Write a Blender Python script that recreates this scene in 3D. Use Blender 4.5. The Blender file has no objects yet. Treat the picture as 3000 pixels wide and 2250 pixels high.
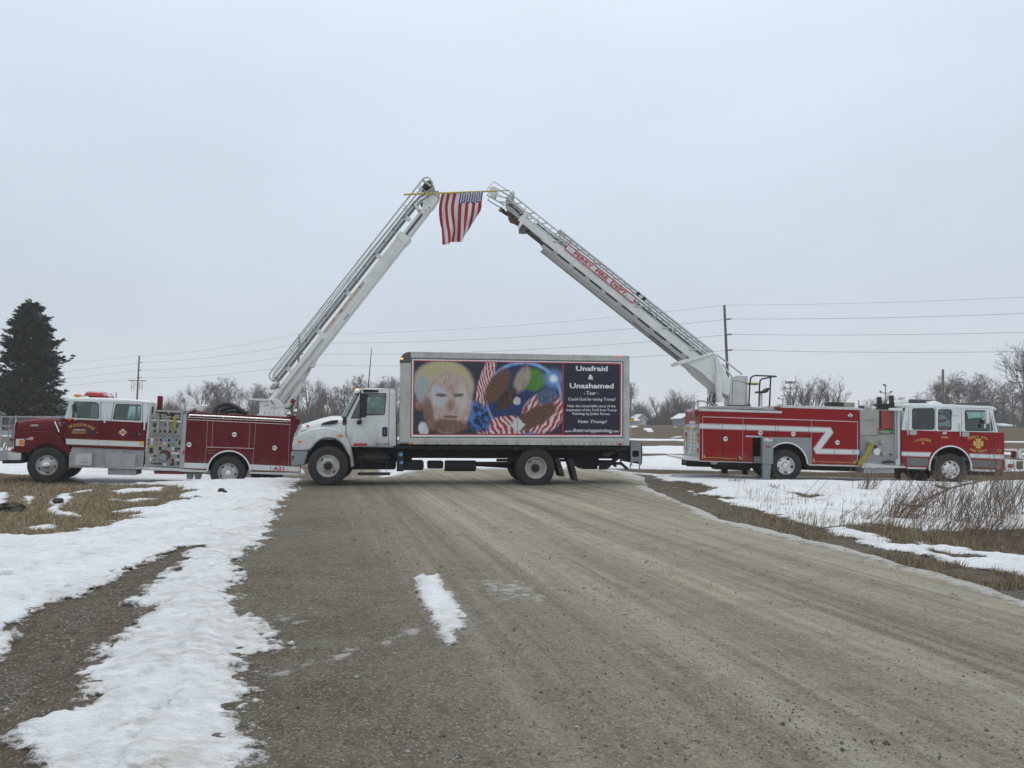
import bpy, bmesh, math, random
import numpy as np
from mathutils import Vector, Matrix
from mathutils.geometry import tessellate_polygon
random.seed(7)
R = math.radians
SC = bpy.context.scene
COL = SC.collection

# ---------------------------------------------------------------- camera
F, CX, CY, EYE = 2400.0, 1500.0, 1125.0, 1.7
PITCH, ROLL = math.atan(115 / 2400.0), R(0.35)
_f = Vector((0, math.cos(PITCH), math.sin(PITCH)))
_r0 = Vector((1, 0, 0)); _u0 = Vector((0, -math.sin(PITCH), math.cos(PITCH)))
_r = _r0 * math.cos(ROLL) + _u0 * math.sin(ROLL)
_u = _u0 * math.cos(ROLL) - _r0 * math.sin(ROLL)
CAMPOS = Vector((0, 0, EYE))
cam = bpy.data.cameras.new('camera'); camo = bpy.data.objects.new('camera', cam); COL.objects.link(camo)
cam.sensor_fit = 'HORIZONTAL'; cam.sensor_width = 36; cam.lens = 36 * F / 3000
cam.clip_start = 0.1; cam.clip_end = 6000
m = Matrix.Identity(4)
for i in range(3):
    m[i][0] = _r[i]; m[i][1] = _u[i]; m[i][2] = -_f[i]; m[i][3] = CAMPOS[i]
camo.matrix_world = m
SC.camera = camo

# ---------------------------------------------------------------- sky, sun, exposure
SUN_EL, SUN_AZ = R(60), R(12)          # azimuth clockwise from +Y
W = bpy.data.worlds.new('World'); SC.world = W; W.use_nodes = True
nt = W.node_tree; nt.nodes.clear()
def wn(t, **k):
    n = nt.nodes.new(t)
    for a, b in k.items(): setattr(n, a, b)
    return n
out = wn('ShaderNodeOutputWorld'); bg = wn('ShaderNodeBackground')
sky = wn('ShaderNodeTexSky', sky_type='NISHITA', sun_disc=False)
sky.sun_elevation = SUN_EL; sky.sun_rotation = SUN_AZ
sky.air_density = 1.0; sky.dust_density = 3.0
hs = wn('ShaderNodeVectorMath', operation='SCALE'); hs.inputs['Scale'].default_value = 0.10
tc = wn('ShaderNodeTexCoord'); sep = wn('ShaderNodeSeparateXYZ')
ramp = wn('ShaderNodeValToRGB')
cr = ramp.color_ramp; cr.interpolation = 'B_SPLINE'
stops = [(0.0, (.70, .74, .80)), (0.07, (.635, .69, .765)), (0.15, (.585, .67, .765)), (0.30, (.69, .78, .875)),
         (0.45, (.725, .82, .94)), (0.75, (.93, 1.02, 1.10)), (1.0, (1.0, 1.08, 1.16))]
while len(cr.elements) < len(stops): cr.elements.new(0.5)
for e, (p, c) in zip(cr.elements, stops): e.position = p; e.color = (*c, 1)
noi = wn('ShaderNodeTexNoise'); noi.inputs['Scale'].default_value = 2.2; noi.inputs['Detail'].default_value = 4
mp = wn('ShaderNodeMapping'); mp.inputs['Scale'].default_value = (1, 1, 2.6)
mr = wn('ShaderNodeMapRange'); mr.inputs[1].default_value = .25; mr.inputs[2].default_value = .75
mr.inputs[3].default_value = .94; mr.inputs[4].default_value = 1.07
mul = wn('ShaderNodeVectorMath', operation='SCALE')
mix = wn('ShaderNodeMix', data_type='RGBA'); mix.inputs[0].default_value = 0.07
L = nt.links.new
L(tc.outputs['Generated'], sep.inputs[0]); L(sep.outputs['Z'], ramp.inputs[0])
L(tc.outputs['Generated'], mp.inputs[0]); L(mp.outputs[0], noi.inputs['Vector'])
L(noi.outputs['Fac'], mr.inputs[0]); L(ramp.outputs[0], mul.inputs[0]); L(mr.outputs[0], mul.inputs['Scale'])
L(sky.outputs[0], hs.inputs[0]); L(mul.outputs[0], mix.inputs[6]); L(hs.outputs[0], mix.inputs[7])
L(mix.outputs[2], bg.inputs[0]); bg.inputs[1].default_value = 1.0; L(bg.outputs[0], out.inputs[0])
sl = bpy.data.lights.new('sun', 'SUN'); sl.energy = 0.95; sl.angle = R(50); sl.color = (1, .97, .93)
so = bpy.data.objects.new('sun', sl); COL.objects.link(so)
sd_ = Vector((math.sin(SUN_AZ) * math.cos(SUN_EL), math.cos(SUN_AZ) * math.cos(SUN_EL), math.sin(SUN_EL)))
so.rotation_euler = sd_.to_track_quat('Z', 'Y').to_euler(); so.location = (0, 20, 40)
SC.view_settings.view_transform = 'Standard'; SC.view_settings.look = 'None'
SC.view_settings.exposure = 0.0; SC.view_settings.gamma = 1.0
SC.cycles.use_denoising = True
SC.cycles.max_bounces = 6; SC.cycles.diffuse_bounces = 2; SC.cycles.glossy_bounces = 3
SC.cycles.transparent_max_bounces = 12; SC.cycles.volume_bounces = 1
SC.cycles.transmission_bounces = 4

# ---------------------------------------------------------------- measuring helpers
def ray(px, py):
    return _f + _r * ((px - CX) / F) + _u * ((CY - py) / F)
def at(px, py, Y):
    d = ray(px, py); return CAMPOS + d * (Y / d.y)
def on_ground(px, py, z=0.0):
    d = ray(px, py); return CAMPOS + d * ((z - EYE) / d.z)
def reg(x0, y0, s):
    return lambda x, y: (x0 + x * s, y0 + y * s)
ra = reg(0, 1100, 500 / 2212); rb = reg(400, 1100, 500 / 2212); rc = reg(800, 1000, 500 / 1843)
rd = reg(1150, 1000, 750 / 2212); re_ = reg(1950, 1080, 550 / 2212); rg = reg(2450, 1080, 550 / 2212)
rh = reg(1150, 500, 500 / 2074); ri = reg(1600, 600, 700 / 1936); rj = reg(750, 800, 450 / 1659)
rk = reg(1400, 500, 400 / 1659); rm = reg(1180, 500, 270 / 1493); rn = reg(1800, 1050, 350 / 1452)
ro = reg(0, 850, 450 / 1493); rq = reg(2650, 900, 350 / 1056); rz = reg(1750, 1280, 200 / 2212)
rl = reg(0, 1350, 900 / 1659); rr = reg(1900, 1380, 1100 / 2098); rt = reg(800, 1380, 1100 / 2098)
ry = reg(780, 950, 220 / 1217); rx = reg(2120, 900, 200 / 1106)

class Frame:
    """local axes of a thing seen side on: u along its length, v up, w away from its near side"""
    def __init__(s, org, yaw=0.0, tilt=0.0):
        ca, sa, ct, st = math.cos(yaw), math.sin(yaw), math.cos(tilt), math.sin(tilt)
        s.o = Vector(org); s.U = Vector((ca * ct, sa * ct, -st)); s.Wd = Vector((-sa, ca, 0)); s.V = s.U.cross(s.Wd)
    def mat(s):
        M = Matrix.Identity(4)
        for i in range(3):
            M[i][0] = s.U[i]; M[i][1] = s.Wd[i]; M[i][2] = s.V[i]; M[i][3] = s.o[i]
        return M
    def p(s, pt, w=0.0):
        d = ray(*pt); o = s.o + s.Wd * w
        t = (o - CAMPOS).dot(s.Wd) / d.dot(s.Wd)
        q = CAMPOS + d * t - o
        return (q.dot(s.U), q.dot(s.V))
    def pl(s, rg_, pts, w=0.0):
        return [s.p(rg_(x, y), w) for x, y in pts]
    def p3(s, rg_, pts, w=0.0):
        return [(a, w, b) for a, b in s.pl(rg_, pts, w)]

# ---------------------------------------------------------------- materials
MATS = {}
def newmat(name):
    M = bpy.data.materials.new(name); M.use_nodes = True
    MATS[name] = M
    return M, M.node_tree, M.node_tree.nodes['Principled BSDF']
class NB:
    """tiny node builder"""
    def __init__(s, nt): s.nt = nt
    def n(s, t, ins=None, **k):
        n = s.nt.nodes.new(t)
        for a, b in k.items(): setattr(n, a, b)
        for a, b in (ins or {}).items():
            if isinstance(b, bpy.types.NodeSocket): s.nt.links.new(b, n.inputs[a])
            else: n.inputs[a].default_value = b
        return n
    def noise(s, vec, scale, detail=4, rough=.55, dist=0):
        ins = {'Scale': scale, 'Detail': detail, 'Roughness': rough, 'Distortion': dist}
        if vec is not None: ins['Vector'] = vec
        return s.n('ShaderNodeTexNoise', ins).outputs['Fac']
    def ramp(s, fac, p0, p1, a=0.0, b=1.0):
        return s.n('ShaderNodeMapRange', {0: fac, 1: p0, 2: p1, 3: a, 4: b}).outputs[0]
    def mix(s, fac, a, b):
        n = s.n('ShaderNodeMix', data_type='RGBA')
        for i, v in ((0, fac), (6, a), (7, b)):
            if isinstance(v, bpy.types.NodeSocket): s.nt.links.new(v, n.inputs[i])
            else: n.inputs[i].default_value = (*v, 1) if isinstance(v, tuple) and len(v) == 3 else v
        return n.outputs[2]
    def math(s, op, a, b=0.0):
        n = s.n('ShaderNodeMath', operation=op)
        for i, v in ((0, a), (1, b)):
            if isinstance(v, bpy.types.NodeSocket): s.nt.links.new(v, n.inputs[i])
            else: n.inputs[i].default_value = v
        return n.outputs[0]
    def bump(s, h, strength, dist):
        return s.n('ShaderNodeBump', {'Height': h, 'Strength': strength, 'Distance': dist}).outputs[0]
    def mapping(s, vec, scale=(1, 1, 1), rot=(0, 0, 0)):
        return s.n('ShaderNodeMapping', {'Vector': vec, 'Scale': scale, 'Rotation': rot}).outputs[0]

def solid(name, col, rough=.5, metal=0.0, grime=0.0, gcol=(.16, .14, .12), var=.0, scale=3.0, bump=0.0, coat=0.0, emit=0.0, spec=.5, salt=0.0, wave=0.0, stop=.95):
    M, nt_, bs = newmat(name); b = NB(nt_)
    bs.inputs['Roughness'].default_value = rough; bs.inputs['Metallic'].default_value = metal
    bs.inputs['Coat Weight'].default_value = coat; bs.inputs['Coat Roughness'].default_value = .08
    bs.inputs['Specular IOR Level'].default_value = spec
    c = (*col, 1)
    if grime or var or bump or salt or wave:
        tc_ = b.n('ShaderNodeTexCoord').outputs['Object']
        n1 = b.noise(tc_, scale, 5, .6)
        if var:
            lo = tuple(x * (1 - var) for x in col); hi = tuple(min(1, x * (1 + var)) for x in col)
            c = b.mix(b.ramp(n1, .3, .7), lo, hi)
        if grime:
            n2 = b.noise(b.mapping(tc_, (1, 1, .45)), scale * 1.7 + .7, 6, .65)
            gr = b.ramp(n2, .42, .75, 0, grime)
            c = b.mix(gr, c, gcol)
            nt_.links.new(b.ramp(n2, .35, .75, rough, min(1, rough + .25)), bs.inputs['Roughness'])
        if salt:      # road film thrown up on the lower sides
            z_ = b.n('ShaderNodeSeparateXYZ', {0: tc_}).outputs[2]
            sn_ = b.math('ADD', z_, b.ramp(b.noise(b.mapping(tc_, (1.6, 1, .8)), 2.4, 6, .7), .25, .75, .35, -.35))
            c = b.mix(b.ramp(sn_, stop - .6, stop, salt, 0), c, (.27, .25, .225))
        if wave:
            nt_.links.new(b.bump(b.noise(tc_, 1.7, 2, .4), wave, .05), bs.inputs['Normal'])
        if bump:
            nt_.links.new(b.bump(b.noise(tc_, scale * 6, 3), bump, .02), bs.inputs['Normal'])
    if isinstance(c, bpy.types.NodeSocket): nt_.links.new(c, bs.inputs['Base Color'])
    else: bs.inputs['Base Color'].default_value = c
    if emit:
        bs.inputs['Emission Color'].default_value = (*col, 1); bs.inputs['Emission Strength'].default_value = emit
    return M

solid('white_paint', (.78, .79, .78), .3, grime=.22, scale=1.6, coat=.3)
solid('white_cab', (.72, .74, .74), .28, grime=.10, scale=2, coat=.2, salt=.62, wave=.05, stop=1.5)
solid('red_dark', (.125, .005, .010), .34, grime=.10, var=.12, scale=1.3, coat=.02, spec=.16, salt=.30, wave=.10)
solid('red_bright', (.255, .004, .006), .34, grime=.05, var=.08, scale=1.1, coat=.02, spec=.16, salt=.20, wave=.10)
solid('red_dull', (.28, .03, .03), .5, grime=.3)
solid('ladder_white', (.76, .77, .74), .4, grime=.16, scale=1.6, var=.05)
solid('ladder_grey', (.42, .43, .42), .42, metal=.35, grime=.25, scale=2.5, var=.1)
solid('rail_grey', (.52, .53, .52), .45, grime=.2, scale=3, var=.08)
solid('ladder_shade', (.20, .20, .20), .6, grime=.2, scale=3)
solid('ladder_dark', (.07, .07, .07), .6, grime=.3, gcol=(.2, .19, .17), scale=5)
solid('alu', (.62, .62, .61), .38, metal=.75, grime=.25, scale=2.2, var=.08)
solid('alu_dull', (.40, .41, .41), .5, metal=.4, grime=.25, scale=2.5, var=.1)
solid('box_alu', (.52, .52, .50), .42, metal=.35, grime=.35, scale=1.5, var=.10, wave=.05)
solid('panel_grey', (.36, .35, .33), .45, metal=.3, grime=.25, scale=3, var=.08)
solid('chrome', (.78, .78, .78), .14, metal=1.0, grime=.15, scale=6)
solid('grey_paint', (.24, .26, .27), .45, grime=.3, scale=2, var=.08)
solid('step_dark', (.16, .165, .17), .3, metal=.6, grime=.3, var=.15, scale=3)
solid('cap_grey', (.085, .087, .09), .5, grime=.2, var=.1)
solid('jack_grey', (.25, .27, .275), .45, grime=.25, scale=2, var=.08)
solid('dark_grey', (.07, .07, .075), .5, grime=.2, gcol=(.2, .19, .17))
solid('black', (.012, .012, .013), .55, grime=.25, gcol=(.09, .085, .08), scale=3)
solid('black_gloss', (.012, .012, .013), .2)
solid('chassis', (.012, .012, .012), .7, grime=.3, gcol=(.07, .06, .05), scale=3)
solid('rubber', (.022, .022, .023), .75, grime=.5, gcol=(.075, .07, .062), scale=4, bump=.2)
solid('rim_white', (.50, .49, .46), .5, grime=.5, gcol=(.2, .18, .15), scale=6, var=.1)
solid('rim_alu', (.55, .55, .54), .35, metal=.8, grime=.3, gcol=(.12, .11, .1), scale=7)
solid('rim_chrome', (.75, .75, .74), .2, metal=.95, grime=.3, gcol=(.2, .19, .17), scale=7)
solid('interior', (.035, .035, .04), .8)
solid('seat_grey', (.10, .11, .12), .8)
solid('rubber_hose', (.02, .02, .022), .55, var=.3)
solid('hose_beige', (.33, .31, .26), .8, var=.25, scale=20)
solid('hose_yellow', (.34, .28, .035), .7, grime=.2, scale=5)
solid('yellow_pole', (.55, .42, .06), .45, var=.1)
solid('gold', (.55, .40, .10), .4, metal=.2)
solid('orange_text', (.50, .22, .02), .5)
solid('amber', (.75, .20, .02), .25, spec=.6)
solid('amber_lit', (1.0, .45, .12), .3, emit=1.1)
solid('red_lit', (1.0, .08, .05), .3, emit=1.0)
solid('red_lens', (.40, .01, .012), .15, coat=.4)
solid('blue_lens', (.01, .03, .3), .15, coat=.4)
solid('lens_white', (.62, .64, .64), .12, coat=.5)
solid('white_vinyl', (.80, .80, .82), .4, var=.02)
solid('silver_vinyl', (.66, .67, .68), .4, var=.03)
solid('red_vinyl', (.50, .025, .03), .4)
solid('red_text', (.45, .02, .025), .5)
solid('navy', (.010, .012, .035), .4)
solid('white_text', (.80, .81, .83), .5)
solid('black_text', (.02, .02, .02), .5)
solid('yellow_sign', (.65, .40, .02), .5)
solid('cyan_sticker', (.10, .30, .55), .5)
solid('green', (.03, .25, .10), .5)
solid('bell_white', (.72, .73, .74), .25, coat=.4)
solid('flag_red', (.42, .012, .028), .8)
solid('flag_white', (.74, .73, .75), .8)
solid('flag_blue', (.025, .03, .16), .8)
solid('wood_pole', (.14, .115, .09), .85, var=.3, scale=4)
solid('pole_grey', (.20, .20, .20), .7, var=.2)
solid('wire', (.24, .245, .25), .6)  # paler grey, with distance haze mixed into the colour
solid('galv', (.30, .31, .32), .5, metal=.4, var=.1)
solid('siding_grey', (.28, .29, .30), .7, var=.06)
solid('siding_white', (.62, .63, .64), .7, var=.05)
solid('roof_grey', (.16, .16, .17), .8, var=.15)
solid('roof_snow', (.72, .74, .78), .7)
solid('window_dark', (.03, .035, .04), .15)
solid('bark', (.115, .104, .095), .9, var=.3, scale=3)
solid('twig', (.150, .138, .132), .95, var=.25, scale=.6)  # lightened so the colour carries some of the far haze
solid('bark_pale', (.17, .15, .13), .9, var=.2, scale=3)
solid('conifer_bark', (.03, .027, .024), .9)
solid('weed', (.19, .145, .105), .9, var=.3, scale=2)
solid('weed_red', (.165, .105, .075), .9, var=.3, scale=2)
solid('dirt', (.045, .036, .026), .95, var=.3, scale=6, bump=.6)
solid('snow_chunk', (.74, .76, .80), .7, bump=.4)

def glass(name, tint, gloss=.12, rough=.02):
    M, nt_, bs = newmat(name); b = NB(nt_); nt_.nodes.remove(bs)
    o = nt_.nodes['Material Output']
    fr = b.n('ShaderNodeFresnel', {'IOR': 1.5}).outputs[0]
    fac = b.math('MINIMUM', b.math('ADD', fr, gloss), 1.0)
    tr = b.n('ShaderNodeBsdfTransparent', {'Color': (*tint, 1)}).outputs[0]
    gl = b.n('ShaderNodeBsdfGlossy', {'Color': (.9, .95, .95, 1), 'Roughness': rough}).outputs[0]
    mx = b.n('ShaderNodeMixShader', {0: fac, 1: tr, 2: gl}).outputs[0]
    nt_.links.new(mx, o.inputs[0])
    return M
glass('glass_clear', (.72, .82, .80), .02); glass('glass_dark', (.36, .40, .40), .03); glass('glass_teal', (.30, .46, .44), .05)

# ---------------------------------------------------------------- mesh building
class MB:
    def __init__(s): s.v = []; s.f = []
    def add(s, vs, fs):
        n = len(s.v); s.v += [tuple(x) for x in vs]; s.f += [tuple(i + n for i in f) for f in fs]; return s
    def box(s, u0, u1, w0, w1, v0, v1):
        u0, u1 = sorted((u0, u1)); w0, w1 = sorted((w0, w1)); v0, v1 = sorted((v0, v1))
        return s.add([(u0, w0, v0), (u1, w0, v0), (u1, w1, v0), (u0, w1, v0), (u0, w0, v1), (u1, w0, v1), (u1, w1, v1), (u0, w1, v1)],
                     [(0, 3, 2, 1), (4, 5, 6, 7), (0, 1, 5, 4), (1, 2, 6, 5), (2, 3, 7, 6), (3, 0, 4, 7)])
    def prism(s, poly, w0, w1, holes=()):
        loops = [list(poly)] + [list(h) for h in holes]
        pts = [p for l in loops for p in l]; n = len(pts)
        if holes:
            tris = tessellate_polygon([[Vector((a, b, 0)) for a, b in l] for l in loops])
        else:
            tris = [tuple(range(n))]
        vs = [(a, w0, b) for a, b in pts] + [(a, w1, b) for a, b in pts]
        fs = [tuple(t) for t in tris] + [tuple(i + n for i in reversed(t)) for t in tris]
        k = 0
        for l in loops:
            for i in range(len(l)):
                a, b = k + i, k + (i + 1) % len(l); fs.append((a, b, b + n, a + n))
            k += len(l)
        return s.add(vs, fs)
    def tube(s, pts, r, n=8, closed=False, rs=None):
        pts = [Vector(p) for p in pts]; N = len(pts); vs = []; fs = []
        prev = None
        for i, p in enumerate(pts):
            if closed: t = pts[(i + 1) % N] - pts[i - 1]
            else: t = pts[min(i + 1, N - 1)] - pts[max(i - 1, 0)]
            t.normalize()
            if prev is None:
                a = Vector((0, 1, 0)) if abs(t.y) < .9 else Vector((1, 0, 0))
                nx = t.cross(a).normalized()
            else:
                nx = (prev - t * prev.dot(t)).normalized()
            prev = nx; ny = t.cross(nx); q = rs[i] if rs else r
            for k in range(n):
                an = 2 * math.pi * k / n; vs.append(p + nx * (math.cos(an) * q) + ny * (math.sin(an) * q))
        for i in range(N if closed else N - 1):
            j = (i + 1) % N
            for k in range(n): fs.append((i * n + k, i * n + (k + 1) % n, j * n + (k + 1) % n, j * n + k))
        if not closed: fs += [tuple(reversed(range(n))), tuple(range((N - 1) * n, N * n))]
        return s.add(vs, fs)
    def lathe(s, prof, c, n=36, axis='w', cap=False):
        """prof: (radius, offset along axis)"""
        vs = []; fs = []; N = len(prof)
        for k in range(n):
            an = 2 * math.pi * k / n; ca, sa = math.cos(an), math.sin(an)
            for r, t in prof:
                if axis == 'w': vs.append((c[0] + r * ca, c[1] + t, c[2] + r * sa))
                elif axis == 'v': vs.append((c[0] + r * ca, c[1] + r * sa, c[2] + t))
                else: vs.append((c[0] + t, c[1] + r * ca, c[2] + r * sa))
        for k in range(n):
            j = (k + 1) % n
            for i in range(N - 1): fs.append((k * N + i, k * N + i + 1, j * N + i + 1, j * N + i))
        if cap:
            fs.append(tuple(k * N for k in range(n))); fs.append(tuple(k * N + N - 1 for k in range(n)))
        return s.add(vs, fs)
    def disc(s, c, r, t0, t1, n=20):
        return s.lathe([(r, t0), (r, t1)], c, n, cap=True)
    def dome(s, us, vb, vt, w0, w1, n=5.0, m=14):
        """stations along u, rounded across w"""
        vs = []; fs = []
        for i, u in enumerate(us):
            a = w0[i] if isinstance(w0, (list, tuple)) else w0; b = w1[i] if isinstance(w1, (list, tuple)) else w1
            for k in range(m + 1):
                an = math.pi * k / m; cs, sn = math.cos(an), math.sin(an)
                q = 2 / n
                x = -math.copysign(abs(cs) ** q, cs); y = abs(sn) ** q
                vs.append((u, (a + b) / 2 + x * (b - a) / 2, vb[i] + (vt[i] - vb[i]) * y))
        M_ = m + 1
        for i in range(len(us) - 1):
            for k in range(m): fs.append((i * M_ + k, i * M_ + k + 1, (i + 1) * M_ + k + 1, (i + 1) * M_ + k))
            fs.append((i * M_, (i + 1) * M_, (i + 1) * M_ + m, i * M_ + m))
        fs.append(tuple(range(M_))); fs.append(tuple(range((len(us) - 1) * M_, len(us) * M_)))
        return s.add(vs, fs)
    def ball(s, c, r, n=12, m=8):
        r = (r, r, r) if not isinstance(r, (tuple, list)) else r
        vs = [(c[0], c[1], c[2] - r[2])]; fs = []
        for i in range(1, m):
            ph = -math.pi / 2 + math.pi * i / m
            for k in range(n):
                an = 2 * math.pi * k / n
                vs.append((c[0] + r[0] * math.cos(ph) * math.cos(an), c[1] + r[1] * math.cos(ph) * math.sin(an), c[2] + r[2] * math.sin(ph)))
        vs.append((c[0], c[1], c[2] + r[2])); T = len(vs) - 1
        for k in range(n):
            fs.append((0, 1 + (k + 1) % n, 1 + k)); fs.append((T, T - n + k, T - n + (k + 1) % n))
        for i in range(m - 2):
            for k in range(n):
                a = 1 + i * n + k; b = 1 + i * n + (k + 1) % n; fs.append((a, b, b + n, a + n))
        return s.add(vs, fs)
    def mesh(s, name, recalc=True):
        me = bpy.data.meshes.new(name); me.from_pydata(s.v, [], s.f); me.validate()
        if recalc and len(s.f) < 60000:
            bm = bmesh.new(); bm.from_mesh(me); bmesh.ops.recalc_face_normals(bm, faces=bm.faces); bm.to_mesh(me); bm.free()
        return me
    def build(s, name, mat, parent=None, bevel=0.0, smooth=False, mw=None, seg=2, angle=38):
        me = s.mesh(name); o = bpy.data.objects.new(name, me); COL.objects.link(o)
        me.materials.append(MATS[mat] if isinstance(mat, str) else mat)
        if smooth or bevel:
            me.shade_smooth(); me.set_sharp_from_angle(angle=R(angle))
        if bevel:
            md = o.modifiers.new('bevel', 'BEVEL'); md.width = bevel; md.segments = seg
            md.limit_method = 'ANGLE'; md.angle_limit = R(35); md.harden_normals = False
        if parent is not None: o.parent = parent
        if mw is not None: o.matrix_basis = mw
        return o
def empty(name, mw=None, parent=None):
    o = bpy.data.objects.new(name, None); COL.objects.link(o); o.empty_display_size = .2
    if parent is not None: o.parent = parent
    if mw is not None: o.matrix_basis = mw
    return o
def tag(o, label, cat, group=None):
    o['label'] = label; o['category'] = cat
    if group: o['group'] = group
    return o
def kind(o, k, label=None):
    o['kind'] = k
    if label: o['label'] = label
    return o
def copy_tree(o, parent=None, mw=None):
    c = o.copy(); COL.objects.link(c); c.parent = parent
    if mw is not None: c.matrix_basis = mw
    for ch in list(o.children): copy_tree(ch, c)
    return c
def rect(F_, rg_, x0, y0, x1, y1, w=0.0):
    return F_.pl(rg_, [(x0, y0), (x1, y0), (x1, y1), (x0, y1)], w)
def rrect(x0, y0, x1, y1, r, n=4):
    out = []
    for cx, cy, a0 in ((x1 - r, y0 + r, -90), (x1 - r, y1 - r, 0), (x0 + r, y1 - r, 90), (x0 + r, y0 + r, 180)):
        for k in range(n + 1):
            a = R(a0 + 90 * k / n); out.append((cx + r * math.cos(a), cy + r * math.sin(a)))
    return out
def rpoly(pts, r, n=3):
    """round the corners of a polygon"""
    out = []; N = len(pts)
    for i in range(N):
        p = Vector(pts[i]); a = Vector(pts[i - 1]) - p; b = Vector(pts[(i + 1) % N]) - p
        q = min(r, a.length * .45, b.length * .45)
        A = p + a.normalized() * q; B = p + b.normalized() * q
        for k in range(n + 1):
            t = k / n; c = A * (1 - t) ** 2 + p * 2 * t * (1 - t) + B * t * t; out.append((c.x, c.y))
    return out
def arc(cx, cy, r, a0, a1, n=20, ry=None):
    """image arc, angles in degrees, counterclockwise as seen, 0 = right"""
    ry = ry or r
    return [(cx + r * math.cos(R(a0 + (a1 - a0) * k / n)), cy - ry * math.sin(R(a0 + (a1 - a0) * k / n))) for k in range(n + 1)]

# lettering: flat raised letters from the built-in typeface
_TC = {}
def glyphs(txt, bold=0.0, shear=0.0, res=2):
    key = (txt, bold, shear, res)
    if key not in _TC:
        cu = bpy.data.curves.new('t', 'FONT'); cu.body = txt; cu.size = 1; cu.offset = bold; cu.shear = shear
        cu.resolution_u = res; cu.align_x = 'CENTER'
        ob = bpy.data.objects.new('t', cu); me = bpy.data.meshes.new_from_object(ob)
        vs = [(v.co.x, v.co.y) for v in me.vertices]; fs = [tuple(p.vertices) for p in me.polygons]
        xs = [a for a, b in vs] or [0]; ys = [b for a, b in vs] or [0]
        _TC[key] = (vs, fs, min(xs), max(xs), min(ys), max(ys))
        bpy.data.objects.remove(ob); bpy.data.meshes.remove(me); bpy.data.curves.remove(cu)
    return _TC[key]
def letters(mb, txt, p0, p1, h0, h1=None, w=-.004, bold=.01, shear=0.0, res=2):
    """text filling the quad from baseline point p0 to p1 (u,v), height h"""
    vs, fs, x0, x1, y0, y1 = glyphs(txt, bold, shear, res)
    p0 = Vector(p0); p1 = Vector(p1); d = p1 - p0; n = Vector((-d.y, d.x)).normalized()
    out = [p0 + d * ((a - x0) / (x1 - x0)) + n * (h0 * (b - y0) / (y1 - y0)) for a, b in vs]
    mb.add([(q.x, w, q.y) for q in out], fs)
def arched(mb, txt, c, rad, a0, a1, h, w=-.004, bold=.012):
    """letters along an arc around c (u,v), from angle a0 to a1 (degrees, clockwise reading)"""
    n = len(txt); 
    wid = [max(.25, glyphs(ch, bold)[3] - glyphs(ch, bold)[2]) if ch != ' ' else .35 for ch in txt]
    tot = sum(wid) + .1 * n; pos = 0
    H = .73
    for ch, wd_ in zip(txt, wid):
        pos += wd_ / 2 + .05; a = R(a0 + (a1 - a0) * pos / tot); pos += wd_ / 2 + .05
        if ch == ' ': continue
        vs, fs, x0, x1, y0, y1 = glyphs(ch, bold)
        sx = abs(R(a1 - a0)) * rad / tot; sy = h / H; xm = (x0 + x1) / 2
        sg = 1 if a0 > a1 else -1
        er = Vector((math.cos(a), math.sin(a))) * sg; et = Vector((er.y, -er.x))
        pc = Vector(c) + Vector((math.cos(a), math.sin(a))) * rad
        mb.add([((pc + et * ((x - xm) * sx) + er * (y * sy)).x, w, (pc + et * ((x - xm) * sx) + er * (y * sy)).y) for x, y in vs], fs)

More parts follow.
